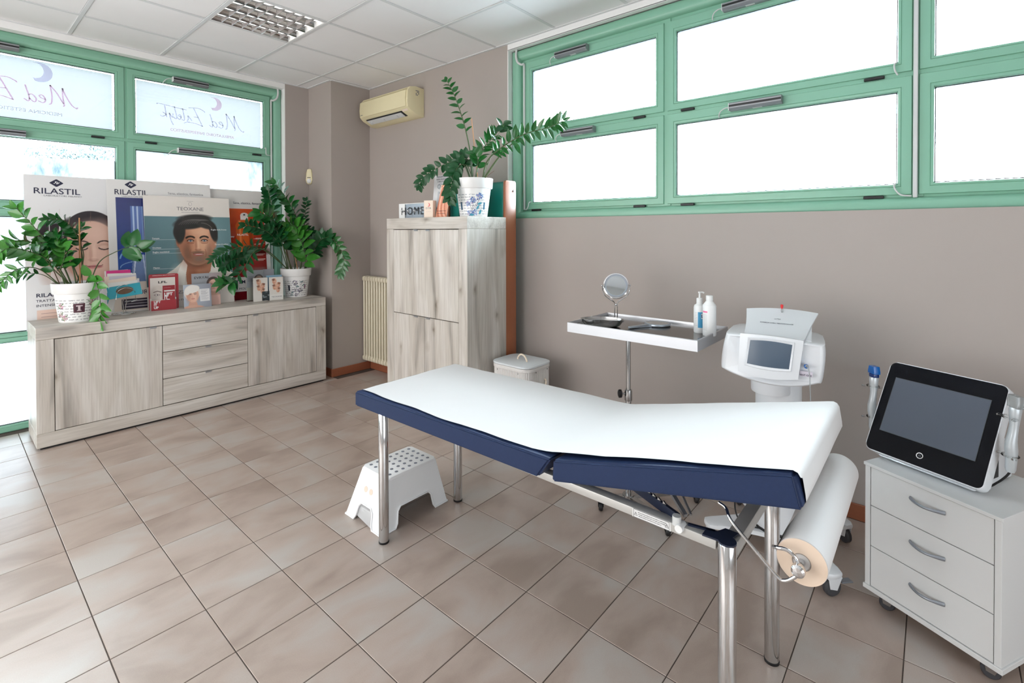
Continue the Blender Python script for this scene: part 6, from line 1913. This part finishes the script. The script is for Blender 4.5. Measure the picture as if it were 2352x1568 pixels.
# acrylic holder and two small product boxes, right
ah = thing('acrylic_holder', 'clear acrylic holder with a portrait leaflet left of the right plant', 'leaflet holder', (1.872, 4.858, SZ), (-0.06, 0, -0.08))
obj('holder', box(new(), 0, 0.158, -0.003, -0.001, 0, 0.30), 'acrylic', ah, smooth=False)
obj('holder', box(new(), 0, 0.250, 0.006, 0.008, 0, 0.315), 'acrylic', ah, smooth=False)
obj('foot', box(new(), 0, 0.158, -0.03, 0.03, 0, 0.003, 0.001), 'acrylic', ah)
def fn(c):
    c.c[:] = (178, 180, 186)
    c.rect(0, 15, 0, 12, (206, 196, 160), 0.5)
    c.ell(10.6, 17.5, 4.6, 6.6, (70, 56, 52), 0.05); c.ell(10.6, 16.2, 4.1, 6.4, (190, 150, 130), 0.08)
    face_front(c, 10.6, 15.8, 6.3, (194, 154, 134), light=(216, 178, 158), dark=(150, 108, 92))
    for k in range(5): c.rect(1, 6, 22 - k, 22.3 - k, (130, 130, 138))
picture(0.15, 0.28, fn, ah, 0.002, x0=0.004, z0=0.006, off=-0.002)
def fn(c):
    c.c[:] = (150, 152, 160); c.ell(6, 9, 4, 6, (176, 150, 138), 0.4); c.ell(6, 13, 4, 3.5, (70, 62, 62), 0.4)
picture(0.10, 0.27, fn, ah, 0.003, x0=0.150, z0=0.02, off=-0.0050)
bl = upright('leaflet', 'light blue leaflet standing behind the right one of the two white product boxes', 'leaflet', 2.038, 4.820, SZ, -0.08, 0.08)
obj('card', box(new(), 0, 0.145, 0, 0.002, 0, 0.232), 'card_silver', bl, smooth=False)
def fn(c):
    t = np.clip(c.y / 23, 0, 1)[..., None]; c.c[:] = np.array((70, 104, 140)) * (1 - t) + np.array((150, 190, 214)) * t
    for k in range(6): c.line([(0.5 + 0.7 * k, 1), (1.8 + 0.5 * k, 12)], 0.12, (40, 60, 96), 0.7)
    c.ell(12.6, 11, 1.2, 1.6, (140, 60, 70), 0.4)
picture(0.143, 0.23, fn, bl, 0.0025, x0=0.001, z0=0.001)
def product_box(x, y, label, brand):
    o = upright('product_box', label, 'box', x, y, SZ, -0.10, 0.03, None)
    obj('carton', box(new(), 0, 0.120, 0, 0.03, 0, 0.218, 0.0008), 'card_white', o)
    def fn(c):
        c.c[:] = (224, 220, 214)
        for (px, py, s_, t_) in ((4.0, 17.8, 2.7, 1), (7.4, 14.2, 2.6, -1), (4.3, 12.4, 2.6, 1), (7.2, 9.6, 2.4, -1)):
            c.ell(px, py, s_ * 0.72, s_ * 1.05, (206, 158, 132), 0.08); c.ell(px + 0.7 * t_, py, s_ * 0.4, s_ * 0.8, (228, 186, 162), 0.8, 0.7)
            c.ell(px - 0.5 * t_, py + 0.2 * s_, 0.35, 0.14, (60, 40, 36), 0.5); c.ell(px + 0.7 * t_, py + 0.2 * s_, 0.35, 0.14, (60, 40, 36), 0.5); c.ell(px, py - 0.5 * s_, 0.6, 0.18, (180, 70, 76), 0.4)
            c.ell(px - 0.9 * t_, py + 0.6 * s_, s_ * 0.5, s_ * 0.35, (110, 66, 52), 0.5, 0.7)
    picture(0.118, 0.216, fn, o, 0.0018, x0=0.001, z0=0.001)
    if brand:
        obj('label_field', box(new(), 0.004, 0.116, -0.0016, -0.0006, 0.004, 0.056), 'card_white', o, smooth=False)
        text('TEOXANE', 0.018, (0.060, -0.002, 0.028), o, 'ink_grey', align='CENTER', sx=1.15)
    else:
        def fn(c):
            c.c[:] = (46, 56, 62); rr_ = np.random.RandomState(2)
            for k in range(22): c.ell(rr_.rand() * 7, rr_.rand() * 8, 0.5 + rr_.rand() * 0.8, 0.3 + rr_.rand() * 0.6, ((150, 160, 164), (70, 84, 90), (24, 28, 32))[k % 3], 0.5, 0.7)
        obj('photo_card', box(new(), 0.068, 0.140, -0.0035, -0.0020, 0.004, 0.090), 'black', o, smooth=False)
        picture(0.070, 0.084, fn, o, 0.0022, x0=0.069, z0=0.005, off=0.004)
    return o
product_box(1.905, 4.775, 'white product box with stacked faces and a small dark photo card', False)
product_box(2.035, 4.745, 'white product box with stacked faces beside the right plant pot', True)

# ---------------------------------------------------------------- things on the tall cabinet
hs = thing('hook_board', 'white board with cut-out letters and small hooks on the tall cabinet', 'hook board', (2.50, 3.372, CZ), (0, 0, -PI / 2))
obj('frame', ring(new(), lambda a, c_, h: (a, h, c_), 0, 0.36, 0, 0.122, [(0, -0.006), (0, 0.012), (1, 0.012), (1, -0.006)], 0.005, 0.005, 0.005, 0.005), 'white_plastic', hs, smooth=False)
obj('left_plate', box(new(), 0.005, 0.075, -0.004, 0.0, 0.005, 0.117), 'white_plastic', hs, smooth=False)
obj('back_plate', box(new(), 0.005, 0.355, 0.002, 0.006, 0.005, 0.117), 'mirror_frame', hs, smooth=False)
text('HOME', 0.088, (0.026, -0.0045, 0.030), hs, 'ink_black', sx=1.05, spacing=1.22)
for k in range(4):
    b = new(); tube(b, curve([(0.062 + 0.082 * k, -0.005, 0.060), (0.062 + 0.082 * k, -0.020, 0.050), (0.062 + 0.082 * k, -0.026, 0.058)], 4), 0.004, 8)
    bmesh.ops.create_uvsphere(b, u_segments=10, v_segments=8, radius=0.007, matrix=Matrix.Translation((0.062 + 0.082 * k, -0.026, 0.062)))
    obj('hook', b, 'chrome', hs)
dt = thing('small_box', 'small cream carton with a rose crescent emblem on the tall cabinet', 'box', (2.440, 2.984, CZ), (0, 0, -PI / 2 + 0.35))
obj('carton', box(new(), 0, 0.078, 0, 0.055, 0, 0.132, 0.0008), 'card_peach', dt)
b = new(); moon(b, 0.040, 0.098, 0.014, lambda a, c_, h: (a, -0.0008, c_), 0); obj('crescent_emblem', b, 'ink_rose', dt, smooth=False)
text('DTR', 0.019, (0.039, -0.0008, 0.066), dt, 'ink_grey', align='CENTER', sx=1.3)
obj('print_line', box(new(), 0.016, 0.062, -0.001, -0.0005, 0.046, 0.0466), 'ink_grey', dt, smooth=False)
ct = upright('counter_card', 'white counter card with a grey bottle picture behind plant leaves on the tall cabinet', 'counter card', 2.56, 3.035, CZ, -PI / 2 + 0.12, 0.10)
obj('card', box(new(), 0, 0.145, 0, 0.004, 0, 0.34, 0.0006), 'card_white', ct)
def fn(c):
    c.c[:] = (222, 220, 222)
    c.rect(0, 14.5, 0, 8, (40, 46, 84)); c.poly([(0, 8), (5, 8), (0, 14)], (40, 46, 84))
    c.rect(4.5, 9.8, 8, 21, (196, 198, 204)); c.ell(7.1, 25, 3.0, 2.6, (190, 194, 200), 0.3); c.arc(5.5, 25, 1.6, 1.5, 0, 360, 0.2, (120, 124, 132)); c.arc(8.8, 25, 1.6, 1.5, 0, 360, 0.2, (120, 124, 132))
    c.rect(6, 8.4, 19, 20.4, (150, 154, 160))
picture(0.143, 0.338, fn, ct, 0.0022, x0=0.001, z0=0.001)
text('SMAGLIATURE', 0.0155, (0.074, -0.0012, 0.322), ct, 'ink_navy', align='CENTER', sx=0.95)
text('NON CELARLE', 0.0155, (0.074, -0.0012, 0.303), ct, 'ink_navy', align='CENTER', sx=0.95)
text('E VELOCE', 0.0155, (0.074, -0.0012, 0.284), ct, 'ink_navy', align='CENTER')
pe = thing('leaflet_holder', 'peach counter card with silky folds left of the pot on the tall cabinet', 'leaflet holder', (2.50, 2.925, CZ), (-0.12, 0, -PI / 2 + 0.12))
b = new(); prism(b, [(0, 0), (0.118, 0), (0.128, 0.16), (0.112, 0.255), (0.035, 0.255), (0.022, 0.10)], 'y', 0, 0.004)
obj('card', b, 'card_peach', pe, smooth=False)
def fn(c):
    c.c[:] = (226, 160, 132)
    for k in range(8): c.arc(-2 + 2.2 * k, 12, 3 + k * 0.4, 12, 60 + 6 * k, 250, 0.5, (196, 112, 84) if k % 2 else (244, 196, 172), 0.7, 14)
sh = lambda co: np.stack([co[:, 0] * (0.118 + (0.0) * co[:, 2]) / 0.118 + 0.085 * np.clip(co[:, 2] / 0.255, 0, 1) * (1 - co[:, 0] / 0.118) * 0.3 + 0.02 * co[:, 2] / 0.255, co[:, 1], co[:, 2]], 1)
picture(0.116, 0.250, fn, pe, 0.0025, x0=0.001, z0=0.002, surf=sh)
text('TRATTAMENTO VITALE', 0.0088, (0.060, -0.0012, 0.048), pe, 'ink_navy', align='CENTER')
text('DELLA TUA SALUTE', 0.0088, (0.060, -0.0012, 0.030), pe, 'ink_navy', align='CENTER')
tg = thing('folder', 'dark green folder standing between the peach card and the plant pot', 'folder', (2.58, 2.83, CZ), (-0.08, 0, -PI / 2))
b = prism(new(), [(0.0, 0), (0.085, 0), (0.075, 0.21), (-0.03, 0.21)], 'y', 0, 0.012, 0.001)
obj('cover', b, 'teal_vinyl', tg, smooth=False)
# ---------------------------------------------------------------- potted plants
def leaf_mesh(name, l, w, m, curl=0.12):
    b = new()
    n_ = 6
    rows__ = []
    for k in range(n_ + 1):
        t = k / n_
        ww = w * (math.sin(PI * min(1, t ** 0.82)) ** 0.75) * (1 - 0.15 * t) if 0 < t < 1 else 0.0
        z = -curl * l * (t ** 2)
        if ww <= 0: rows__.append([b.verts.new((l * t, 0, z))]); continue
        rows__.append([b.verts.new((l * t, ww, z + ww * 0.32)), b.verts.new((l * t, 0, z)), b.verts.new((l * t, -ww, z + ww * 0.32))])
    for p, q in zip(rows__, rows__[1:]):
        if len(p) == 1: b.faces.new((p[0], q[0], q[1])); b.faces.new((p[0], q[1], q[2]))
        elif len(q) == 1: b.faces.new((p[0], q[0], p[1])); b.faces.new((p[1], q[0], p[2]))
        else: b.faces.new((p[0], q[0], q[1], p[1])); b.faces.new((p[1], q[1], q[2], p[2]))
    bmesh.ops.recalc_face_normals(b, faces=b.faces)
    me = bpy.data.meshes.new(name); b.to_mesh(me); b.free()
    me.polygons.foreach_set('use_smooth', [True] * len(me.polygons))
    me.materials.append(MATS[m]); return me
LEAF = {k: leaf_mesh('leaf', 1.0, 0.32, m) for k, m in (('n', 'leaf'), ('l', 'leaf_light'), ('d', 'leaf_dark'))}
NARROW = {k: leaf_mesh('leaf', 1.0, 0.20, m) for k, m in (('n', 'leaf'), ('l', 'leaf_light'), ('d', 'leaf_dark'))}
Zv = Vector((0, 0, 1))
def pot(cx, cy, z, parent, deco):
    prof = [(0.0, 0.0), (0.098, 0.0), (0.102, 0.004), (0.127, 0.205)]
    obj('pot', lathe(new(), prof + [(0.127, 0.207), (0.137, 0.209), (0.1405, 0.215), (0.1445, 0.278), (0.1445, 0.283), (0.137, 0.283), (0.130, 0.262), (0.0, 0.262)], cx, cy, 72, z0=z), 'pot_white', parent, world=True)
    obj('soil', lathe(new(), [(0.0, 0.268), (0.06, 0.270), (0.130, 0.263)], cx, cy, 32, z0=z), 'soil', parent, world=True)
    fa = math.atan2(-cy, -cx)
    def surf(co):
        s = co[:, 0] / 0.115; zz = co[:, 2]
        r = 0.102 + (0.127 - 0.102) * (zz - 0.004) / 0.201 + 0.0006
        a = fa + (s - 1.35)
        return np.stack([cx + r * np.cos(a) - parent.location.x, cy + r * np.sin(a) - parent.location.y, z + zz - parent.location.z], 1)
    picture(0.115 * 2.7, 0.198, deco, parent, 0.0021, base=(236, 236, 236), name='pot_print', z0=0.006, surf=surf, m='print')
def script_lines(c, col, x0=0, x1=31, ys=(15.5, 13.6, 11.6, 9.6, 7.6, 5.6, 3.6, 1.6), seed=1):
    r_ = np.random.RandomState(seed)
    for y in ys:
        x = x0 + r_.rand() * 2
        while x < x1:
            L = 1 + r_.rand() * 2.4
            n_ = int(L * 3.2)
            P = [(x + L * k / n_, y + (0.28 if k % 2 else -0.22) * (0.6 + r_.rand())) for k in range(n_ + 1)]
            c.line(P, 0.11, col, 0.75)
            x += L + 0.5 + r_.rand()
def flower(c, x, y, r, cols, seed=0):
    r_ = np.random.RandomState(seed)
    for k in range(26):
        a = r_.rand() * 6.3; d = r * math.sqrt(r_.rand())
        c.ell(x + d * math.cos(a), y + d * math.sin(a), r * 0.26, r * 0.17, cols[k % len(cols)], 0.4, 0.9, r_.rand() * 180)
    c.ell(x, y, r * 0.14, r * 0.14, (220, 220, 160), 0.3)
def deco_left(c):
    script_lines(c, (70, 66, 80), 0, 31, seed=3)
    c.rect(13.4, 19.8, 6.6, 13.2, (66, 32, 46)); c.rect(13.9, 19.3, 7.1, 12.7, (92, 50, 62)); c.rect(14.2, 19.0, 7.4, 12.4, (60, 30, 44))
    c.rect(14.8, 18.4, 11.0, 11.9, (206, 190, 194)); c.rect(16.0, 17.2, 8.0, 11.9, (206, 190, 194)); c.rect(15.4, 17.8, 7.8, 8.4, (206, 190, 194))
    for x, y, r_ in ((5.5, 11.5, 1.9), (7.4, 3.0, 2.0), (4.6, 5.2, 1.7), (24.5, 12.8, 1.9), (25.5, 3.4, 2.0), (23.6, 15.5, 1.3)):
        flower(c, x, y, r_, ((176, 110, 140), (206, 160, 180), (120, 60, 90), (150, 166, 130) if x < 20 else (196, 186, 110)), int(x))
        c.ell(x + 1.6, y + 1.4, 1.2, 0.4, (96, 120, 90), 0.3, 0.9, 40); c.ell(x - 1.4, y - 1.2, 1.2, 0.4, (96, 120, 90), 0.3, 0.9, -30)
def deco_right(c):
    script_lines(c, (60, 60, 66), 0, 31, seed=5)
    c.rect(8.0, 9.8, 6.2, 11.6, (52, 54, 66)); c.rect(23.6, 25.0, 8, 12, (120, 84, 110))
    for x, y, r_ in ((14.6, 14.0, 2.3), (19.5, 7.0, 2.6), (14.0, 6.6, 1.6), (16.0, 2.0, 1.8)):
        flower(c, x, y, r_, ((150, 142, 160), (196, 190, 200), (96, 92, 108), (66, 70, 78)), int(x * 2))
    for x, y, a in ((12.0, 4.5, 30), (17.0, 10.4, -20), (22.5, 11.4, 40), (20.6, 14.8, 10), (11.2, 2.0, 0)):
        c.ell(x, y, 1.6, 0.6, (84, 112, 116), 0.3, 0.9, a)
    c.line([(15, 12), (16, 9), (15.5, 5)], 0.15, (60, 66, 70)); c.line([(19, 12), (22, 14), (24, 15)], 0.12, (60, 66, 70))
def deco_top(c):
    script_lines(c, (84, 94, 112), 0, 31, seed=8)
    c.rect(4.4, 6.2, 4.6, 10.2, (26, 62, 92)); c.rect(4.9, 5.8, 5.2, 9.6, (60, 104, 136)); c.rect(23.4, 24.8, 4.8, 10.0, (26, 96, 126))
    for P in ([(14, 4), (13, 8), (11.2, 9)], [(14.5, 3), (15, 8), (14.8, 11.0)], [(15, 3), (18, 8), (19.6, 13)], [(15.2, 5), (17, 8.5), (19, 9)]): c.line(P, 0.12, (60, 60, 90))
    for x, y, r_ in ((11.0, 8.8, 1.9), (14.8, 11.4, 2.3), (19.8, 14.0, 2.5), (12.5, 2.4, 2.0), (16.4, 2.6, 2.1)):
        flower(c, x, y, r_, ((84, 118, 178), (120, 152, 204), (58, 84, 142), (150, 132, 178)), int(x * 3))
    for x, y, a in ((20.8, 3.0, 70), (18.6, 6.2, 60), (20.0, 9.0, 20), (14.0, 0.9, 0)): c.ell(x, y, 1.7, 0.75, (52, 150, 176), 0.3, 0.95, a)
def plant(px, py, pz, label, deco, stems, sticks):
    """stems: (points, first leaf, last leaf, pairs, leaf length, kind, thickness, droop), all in metres"""
    P_ = thing('potted_plant', label, 'plant', (px, py, pz))
    pot(px, py, pz, P_, deco)
    rnd_ = random.Random(int(px * 100))
    for pts, t0, t1, pairs, ll, kd_, th, droop in stems:
        C_ = curve(pts, 10)
        b = tube(new(), C_, th, 8, r1=th * 0.35)
        st = obj('stem', b, 'stem', P_, world=True)
        n_ = len(C_) - 1
        L_ = (LEAF if kd_[0] != 'N' else NARROW)[kd_[-1].lower()]
        for k in range(pairs):
            t = t0 + (t1 - t0) * (k + 0.5) / pairs
            for sd in (-1, 1):
                tt = min(0.999, max(0.0, t + (sd * 0.25 + rnd_.uniform(-.1, .1)) * (t1 - t0) / pairs))
                i = int(tt * n_); f_ = tt * n_ - i
                p = C_[i].lerp(C_[min(i + 1, n_)], f_)
                d = (C_[min(i + 1, n_)] - C_[max(0, i - 1)]).normalized()
                sv_ = d.cross(F2).normalized() * sd
                fwd = 0.55 + 0.5 * (tt - t0)
                ld = (d * fwd + sv_ * 1.0 - F2 * rnd_.uniform(-0.15, 0.55) + Zv * rnd_.uniform(-0.18, 0.12) - Zv * droop).normalized()
                nrm = (-F2 * 0.8 + d * 0.2 + sv_ * -0.25 + Vector((rnd_.uniform(-.5, .5), rnd_.uniform(-.5, .5), rnd_.uniform(0, .7)))).normalized()
                yy = nrm.cross(ld).normalized(); zz = ld.cross(yy).normalized()
                s = ll * 1.22 * rnd_.uniform(0.85, 1.15) * (1 - 0.30 * max(0, (tt - 0.75)) * 4 * 0.6)
                m_ = Matrix((ld * s, yy * s, zz * s)).transposed().to_4x4()
                m_.translation = p - Vector((px, py, pz))
                inst('leaf', L_, st, mtx=m_)
        # tip leaf
        d = (C_[-1] - C_[-2]).normalized(); yy = (-F2).cross(d).normalized(); zz = d.cross(yy).normalized(); s = ll * 0.8
        m_ = Matrix((d * s, yy * s, zz * s)).transposed().to_4x4(); m_.translation = C_[-1] - d * s * 0.1 - Vector((px, py, pz))
        inst('leaf', L_, st, mtx=m_)
    for pts, m_, th in sticks:
        obj('support_stick', tube(new(), pts, th, 8), m_, P_, world=True)
    return P_
plant(0.665, 4.765, SZ, 'leafy green plant in a white pot with a dark letter stamp, left on the sideboard', deco_left, [
 ([(0.634, 4.745, 1.094), (0.575, 4.735, 1.272), (0.472, 4.705, 1.459), (0.345, 4.665, 1.647)], 0.22, 1.0, 10, 0.08, 'l', 0.0055, 0),
 ([(0.625, 4.765, 1.094), (0.544, 4.765, 1.272), (0.445, 4.765, 1.399), (0.362, 4.745, 1.424), (0.319, 4.735, 1.402)], 0.35, 1.0, 6, 0.0768, 'l', 0.0045, 0.05),
 ([(0.613, 4.715, 1.094), (0.524, 4.685, 1.264), (0.412, 4.645, 1.348), (0.306, 4.605, 1.375), (0.234, 4.585, 1.316)], 0.3, 1.0, 8, 0.0832, 'l', 0.0045, 0.1),
 ([(0.577, 4.745, 1.094), (0.46, 4.715, 1.224), (0.35, 4.665, 1.233), (0.27, 4.635, 1.154), (0.238, 4.625, 1.101)], 0.3, 1.0, 8, 0.0608, 'Nl', 0.004, 0.15),
 ([(0.575, 4.765, 1.094), (0.476, 4.765, 1.184), (0.357, 4.765, 1.186), (0.253, 4.765, 1.112)], 0.35, 0.95, 6, 0.0512, 'Nn', 0.003, 0.2),
 ([(0.677, 4.765, 1.094), (0.698, 4.765, 1.265), (0.67, 4.765, 1.442), (0.605, 4.765, 1.559), (0.506, 4.745, 1.569)], 0.45, 1.0, 8, 0.0672, 'n', 0.0045, 0),
 ([(0.667, 4.795, 1.094), (0.708, 4.795, 1.296), (0.683, 4.785, 1.441), (0.703, 4.785, 1.522)], 0.45, 1.0, 5, 0.0576, 'n', 0.004, 0),
 ([(0.734, 4.765, 1.094), (0.79, 4.745, 1.255), (0.874, 4.725, 1.324), (0.972, 4.705, 1.368), (1.032, 4.705, 1.353)], 0.6, 1.0, 4, 0.1024, 'n', 0.0045, 0.08),
 ([(0.703, 4.705, 1.094), (0.721, 4.665, 1.16), (0.755, 4.635, 1.109), (0.771, 4.615, 0.982), (0.775, 4.615, 0.899), (0.755, 4.615, 0.831)], 0.12, 1.0, 8, 0.0768, 'l', 0.0035, 0.1),
 ([(0.657, 4.725, 1.094), (0.63, 4.705, 1.239), (0.57, 4.685, 1.351), (0.547, 4.675, 1.444)], 0.3, 1.0, 6, 0.0768, 'n', 0.005, 0),
 ([(0.632, 4.735, 1.094), (0.548, 4.705, 1.198), (0.488, 4.675, 1.291), (0.457, 4.665, 1.37)], 0.3, 1.0, 6, 0.0704, 'n', 0.0045, 0),
 ([(0.69, 4.785, 1.094), (0.629, 4.785, 1.299), (0.599, 4.765, 1.395), (0.535, 4.765, 1.459)], 0.35, 1.0, 6, 0.0704, 'n', 0.0045, 0),
 ([(0.596, 4.707, 1.094), (0.566, 4.665, 1.208), (0.583, 4.645, 1.306), (0.588, 4.645, 1.382)], 0.35, 1.0, 4, 0.0832, 'l', 0.0045, 0),
], [([(0.676, 4.725, 1.094), (0.676, 4.725, 1.584)], 'stick', 0.0045), ([(0.575, 4.765, 1.094), (0.454, 4.765, 1.481)], 'stem_brown', 0.003), ([(0.694, 4.765, 1.094), (0.69, 4.765, 1.458)], 'stem_brown', 0.003)])
plant(2.345, 4.872, SZ, 'dense glossy plant in a white flowered pot, at the right end of the sideboard', deco_right, [
 ([(2.329, 4.872, 1.094), (2.393, 4.872, 1.356), (2.385, 4.872, 1.532), (2.289, 4.852, 1.747), (2.124, 4.822, 1.949)], 0.38, 1.0, 13, 0.088, 'n', 0.0055, 0),
 ([(2.308, 4.902, 1.094), (2.253, 4.902, 1.359), (2.161, 4.892, 1.616), (2.095, 4.872, 1.803), (2.079, 4.872, 1.882)], 0.45, 1.0, 9, 0.0792, 'd', 0.005, 0),
 ([(2.435, 4.872, 1.094), (2.466, 4.872, 1.355), (2.44, 4.872, 1.577), (2.46, 4.872, 1.799)], 0.35, 1.0, 11, 0.0572, 'd', 0.0045, 0),
 ([(2.26, 4.844, 1.094), (2.178, 4.822, 1.404), (2.092, 4.792, 1.592), (1.948, 4.752, 1.662)], 0.42, 1.0, 7, 0.1056, 'n', 0.005, 0.02),
 ([(2.257, 4.853, 1.094), (2.149, 4.812, 1.362), (2.01, 4.772, 1.488), (1.811, 4.732, 1.544)], 0.35, 1.0, 9, 0.0836, 'd', 0.0045, 0.05),
 ([(2.26, 4.842, 1.094), (2.049, 4.772, 1.283), (1.842, 4.692, 1.355), (1.64, 4.632, 1.315), (1.501, 4.592, 1.241)], 0.3, 1.0, 13, 0.0748, 'Nd', 0.005, 0.05),
 ([(2.264, 4.833, 1.094), (1.968, 4.712, 1.311), (1.844, 4.652, 1.285), (1.755, 4.612, 1.159), (1.662, 4.592, 1.053)], 0.4, 1.0, 6, 0.088, 'Nd', 0.005, 0.15),
 ([(1.906, 4.712, 1.321), (1.778, 4.672, 1.256), (1.677, 4.632, 1.239), (1.584, 4.602, 1.177)], 0.2, 1.0, 8, 0.0748, 'd', 0.003, 0.1),
 ([(1.676, 4.592, 1.067), (1.634, 4.592, 1.04), (1.579, 4.592, 1.059)], 0.1, 1.0, 3, 0.0968, 'n', 0.003, 0.0),
 ([(2.353, 4.812, 1.094), (2.38, 4.772, 1.358), (2.296, 4.742, 1.522), (2.205, 4.732, 1.547)], 0.4, 0.98, 6, 0.1056, 'l', 0.0045, 0.0),
 ([(2.326, 4.792, 1.094), (2.386, 4.752, 1.185), (2.337, 4.722, 1.36), (2.277, 4.722, 1.467)], 0.25, 1.0, 7, 0.11, 'l', 0.0035, 0.15),
 ([(2.435, 4.872, 1.094), (2.489, 4.792, 1.289), (2.533, 4.612, 1.414), (2.583, 4.502, 1.358), (2.646, 4.482, 1.2), (2.602, 4.482, 1.055)], 0.32, 1.0, 12, 0.0748, 'n', 0.0045, 0.05),
 ([(2.434, 4.856, 1.094), (2.47, 4.772, 1.268), (2.49, 4.652, 1.392), (2.517, 4.532, 1.432)], 0.25, 1.0, 9, 0.088, 'd', 0.005, 0),
 ([(2.328, 4.852, 1.094), (2.294, 4.832, 1.359), (2.243, 4.812, 1.531)], 0.3, 1.0, 6, 0.0968, 'd', 0.005, 0),
 ([(2.293, 4.832, 1.094), (2.189, 4.792, 1.32), (2.131, 4.772, 1.447), (2.091, 4.772, 1.53)], 0.3, 1.0, 6, 0.0968, 'd', 0.005, 0),
 ([(2.402, 4.892, 1.094), (2.448, 4.892, 1.31), (2.524, 4.892, 1.488)], 0.35, 1.0, 6, 0.0792, 'd', 0.005, 0),
], [([(2.289, 4.842, 1.094), (2.108, 4.772, 1.654)], 'stem_brown', 0.005), ([(2.434, 4.887, 1.094), (2.644, 4.892, 1.589)], 'stem_brown', 0.003), ([(2.34, 4.822, 1.094), (2.285, 4.812, 1.359)], 'stick', 0.004)])
plant(2.607, 2.612, CZ, 'tall plant with long bending stems in a blue-flowered pot on the tall cabinet', deco_top, [
 ([(2.607, 2.629, 1.847), (2.607, 2.647, 2.07), (2.607, 2.712, 2.291), (2.597, 2.796, 2.501), (2.587, 2.883, 2.653)], 0.42, 1.0, 9, 0.0558, 'n', 0.0065, 0),
 ([(2.607, 2.522, 1.847), (2.587, 2.457, 1.979), (2.557, 2.295, 2.058), (2.507, 2.04, 2.114), (2.457, 1.803, 2.118), (2.427, 1.672, 2.137)], 0.3, 1.0, 15, 0.0722, 'Nn', 0.006, 0),
 ([(2.607, 2.522, 1.847), (2.587, 2.356, 1.988), (2.567, 2.216, 2.068), (2.557, 2.153, 2.083)], 0.88, 1.0, 1, 0.0853, 'Nn', 0.008, 0.2),
 ([(2.607, 2.593, 1.847), (2.607, 2.529, 2.064), (2.607, 2.415, 2.152), (2.587, 2.322, 2.199)], 0.25, 0.8, 8, 0.0689, 'Nn', 0.004, 0),
 ([(2.603, 2.522, 1.847), (2.587, 2.322, 2.199), (2.587, 2.297, 2.208)], 0.2, 1.0, 4, 0.0623, 'd', 0.003, 0),
 ([(2.587, 2.609, 1.847), (2.547, 2.65, 1.98), (2.507, 2.749, 1.998), (2.467, 2.88, 1.953), (2.447, 2.99, 1.9), (2.437, 3.041, 1.829)], 0.3, 1.0, 10, 0.059, 'd', 0.0045, 0.1),
 ([(2.567, 2.598, 1.847), (2.507, 2.618, 1.967), (2.447, 2.646, 1.906), (2.407, 2.64, 1.796), (2.397, 2.643, 1.708)], 0.25, 1.0, 9, 0.0689, 'd', 0.004, 0.1),
 ([(2.587, 2.6, 1.847), (2.557, 2.578, 1.974), (2.527, 2.639, 2.022), (2.507, 2.692, 2.012)], 0.25, 1.0, 6, 0.0656, 'd', 0.004, 0),
 ([(2.587, 2.582, 1.847), (2.567, 2.526, 1.983), (2.557, 2.542, 2.053)], 0.3, 1.0, 4, 0.0656, 'n', 0.004, 0),
 ([(2.577, 2.581, 1.847), (2.537, 2.613, 1.963), (2.507, 2.674, 1.946), (2.487, 2.709, 1.902)], 0.25, 1.0, 5, 0.0623, 'd', 0.004, 0.05),
], [([(2.607, 2.565, 1.847), (2.607, 2.632, 2.322)], 'stick', 0.003), ([(2.595, 2.523, 1.847), (2.557, 2.357, 1.905)], 'stem_brown', 0.002)])

for o in list(bpy.data.objects):
    g_ = {'poster': 'advertising posters standing in the left window', 'potted_plant': 'potted plants in white printed pots', 'product_box': 'white product boxes on the sideboard', 'laser_handpiece': 'handpieces hung beside the touch screen'}.get(o.name.split('.')[0])
    if g_ and 'category' in o: o['group'] = g_
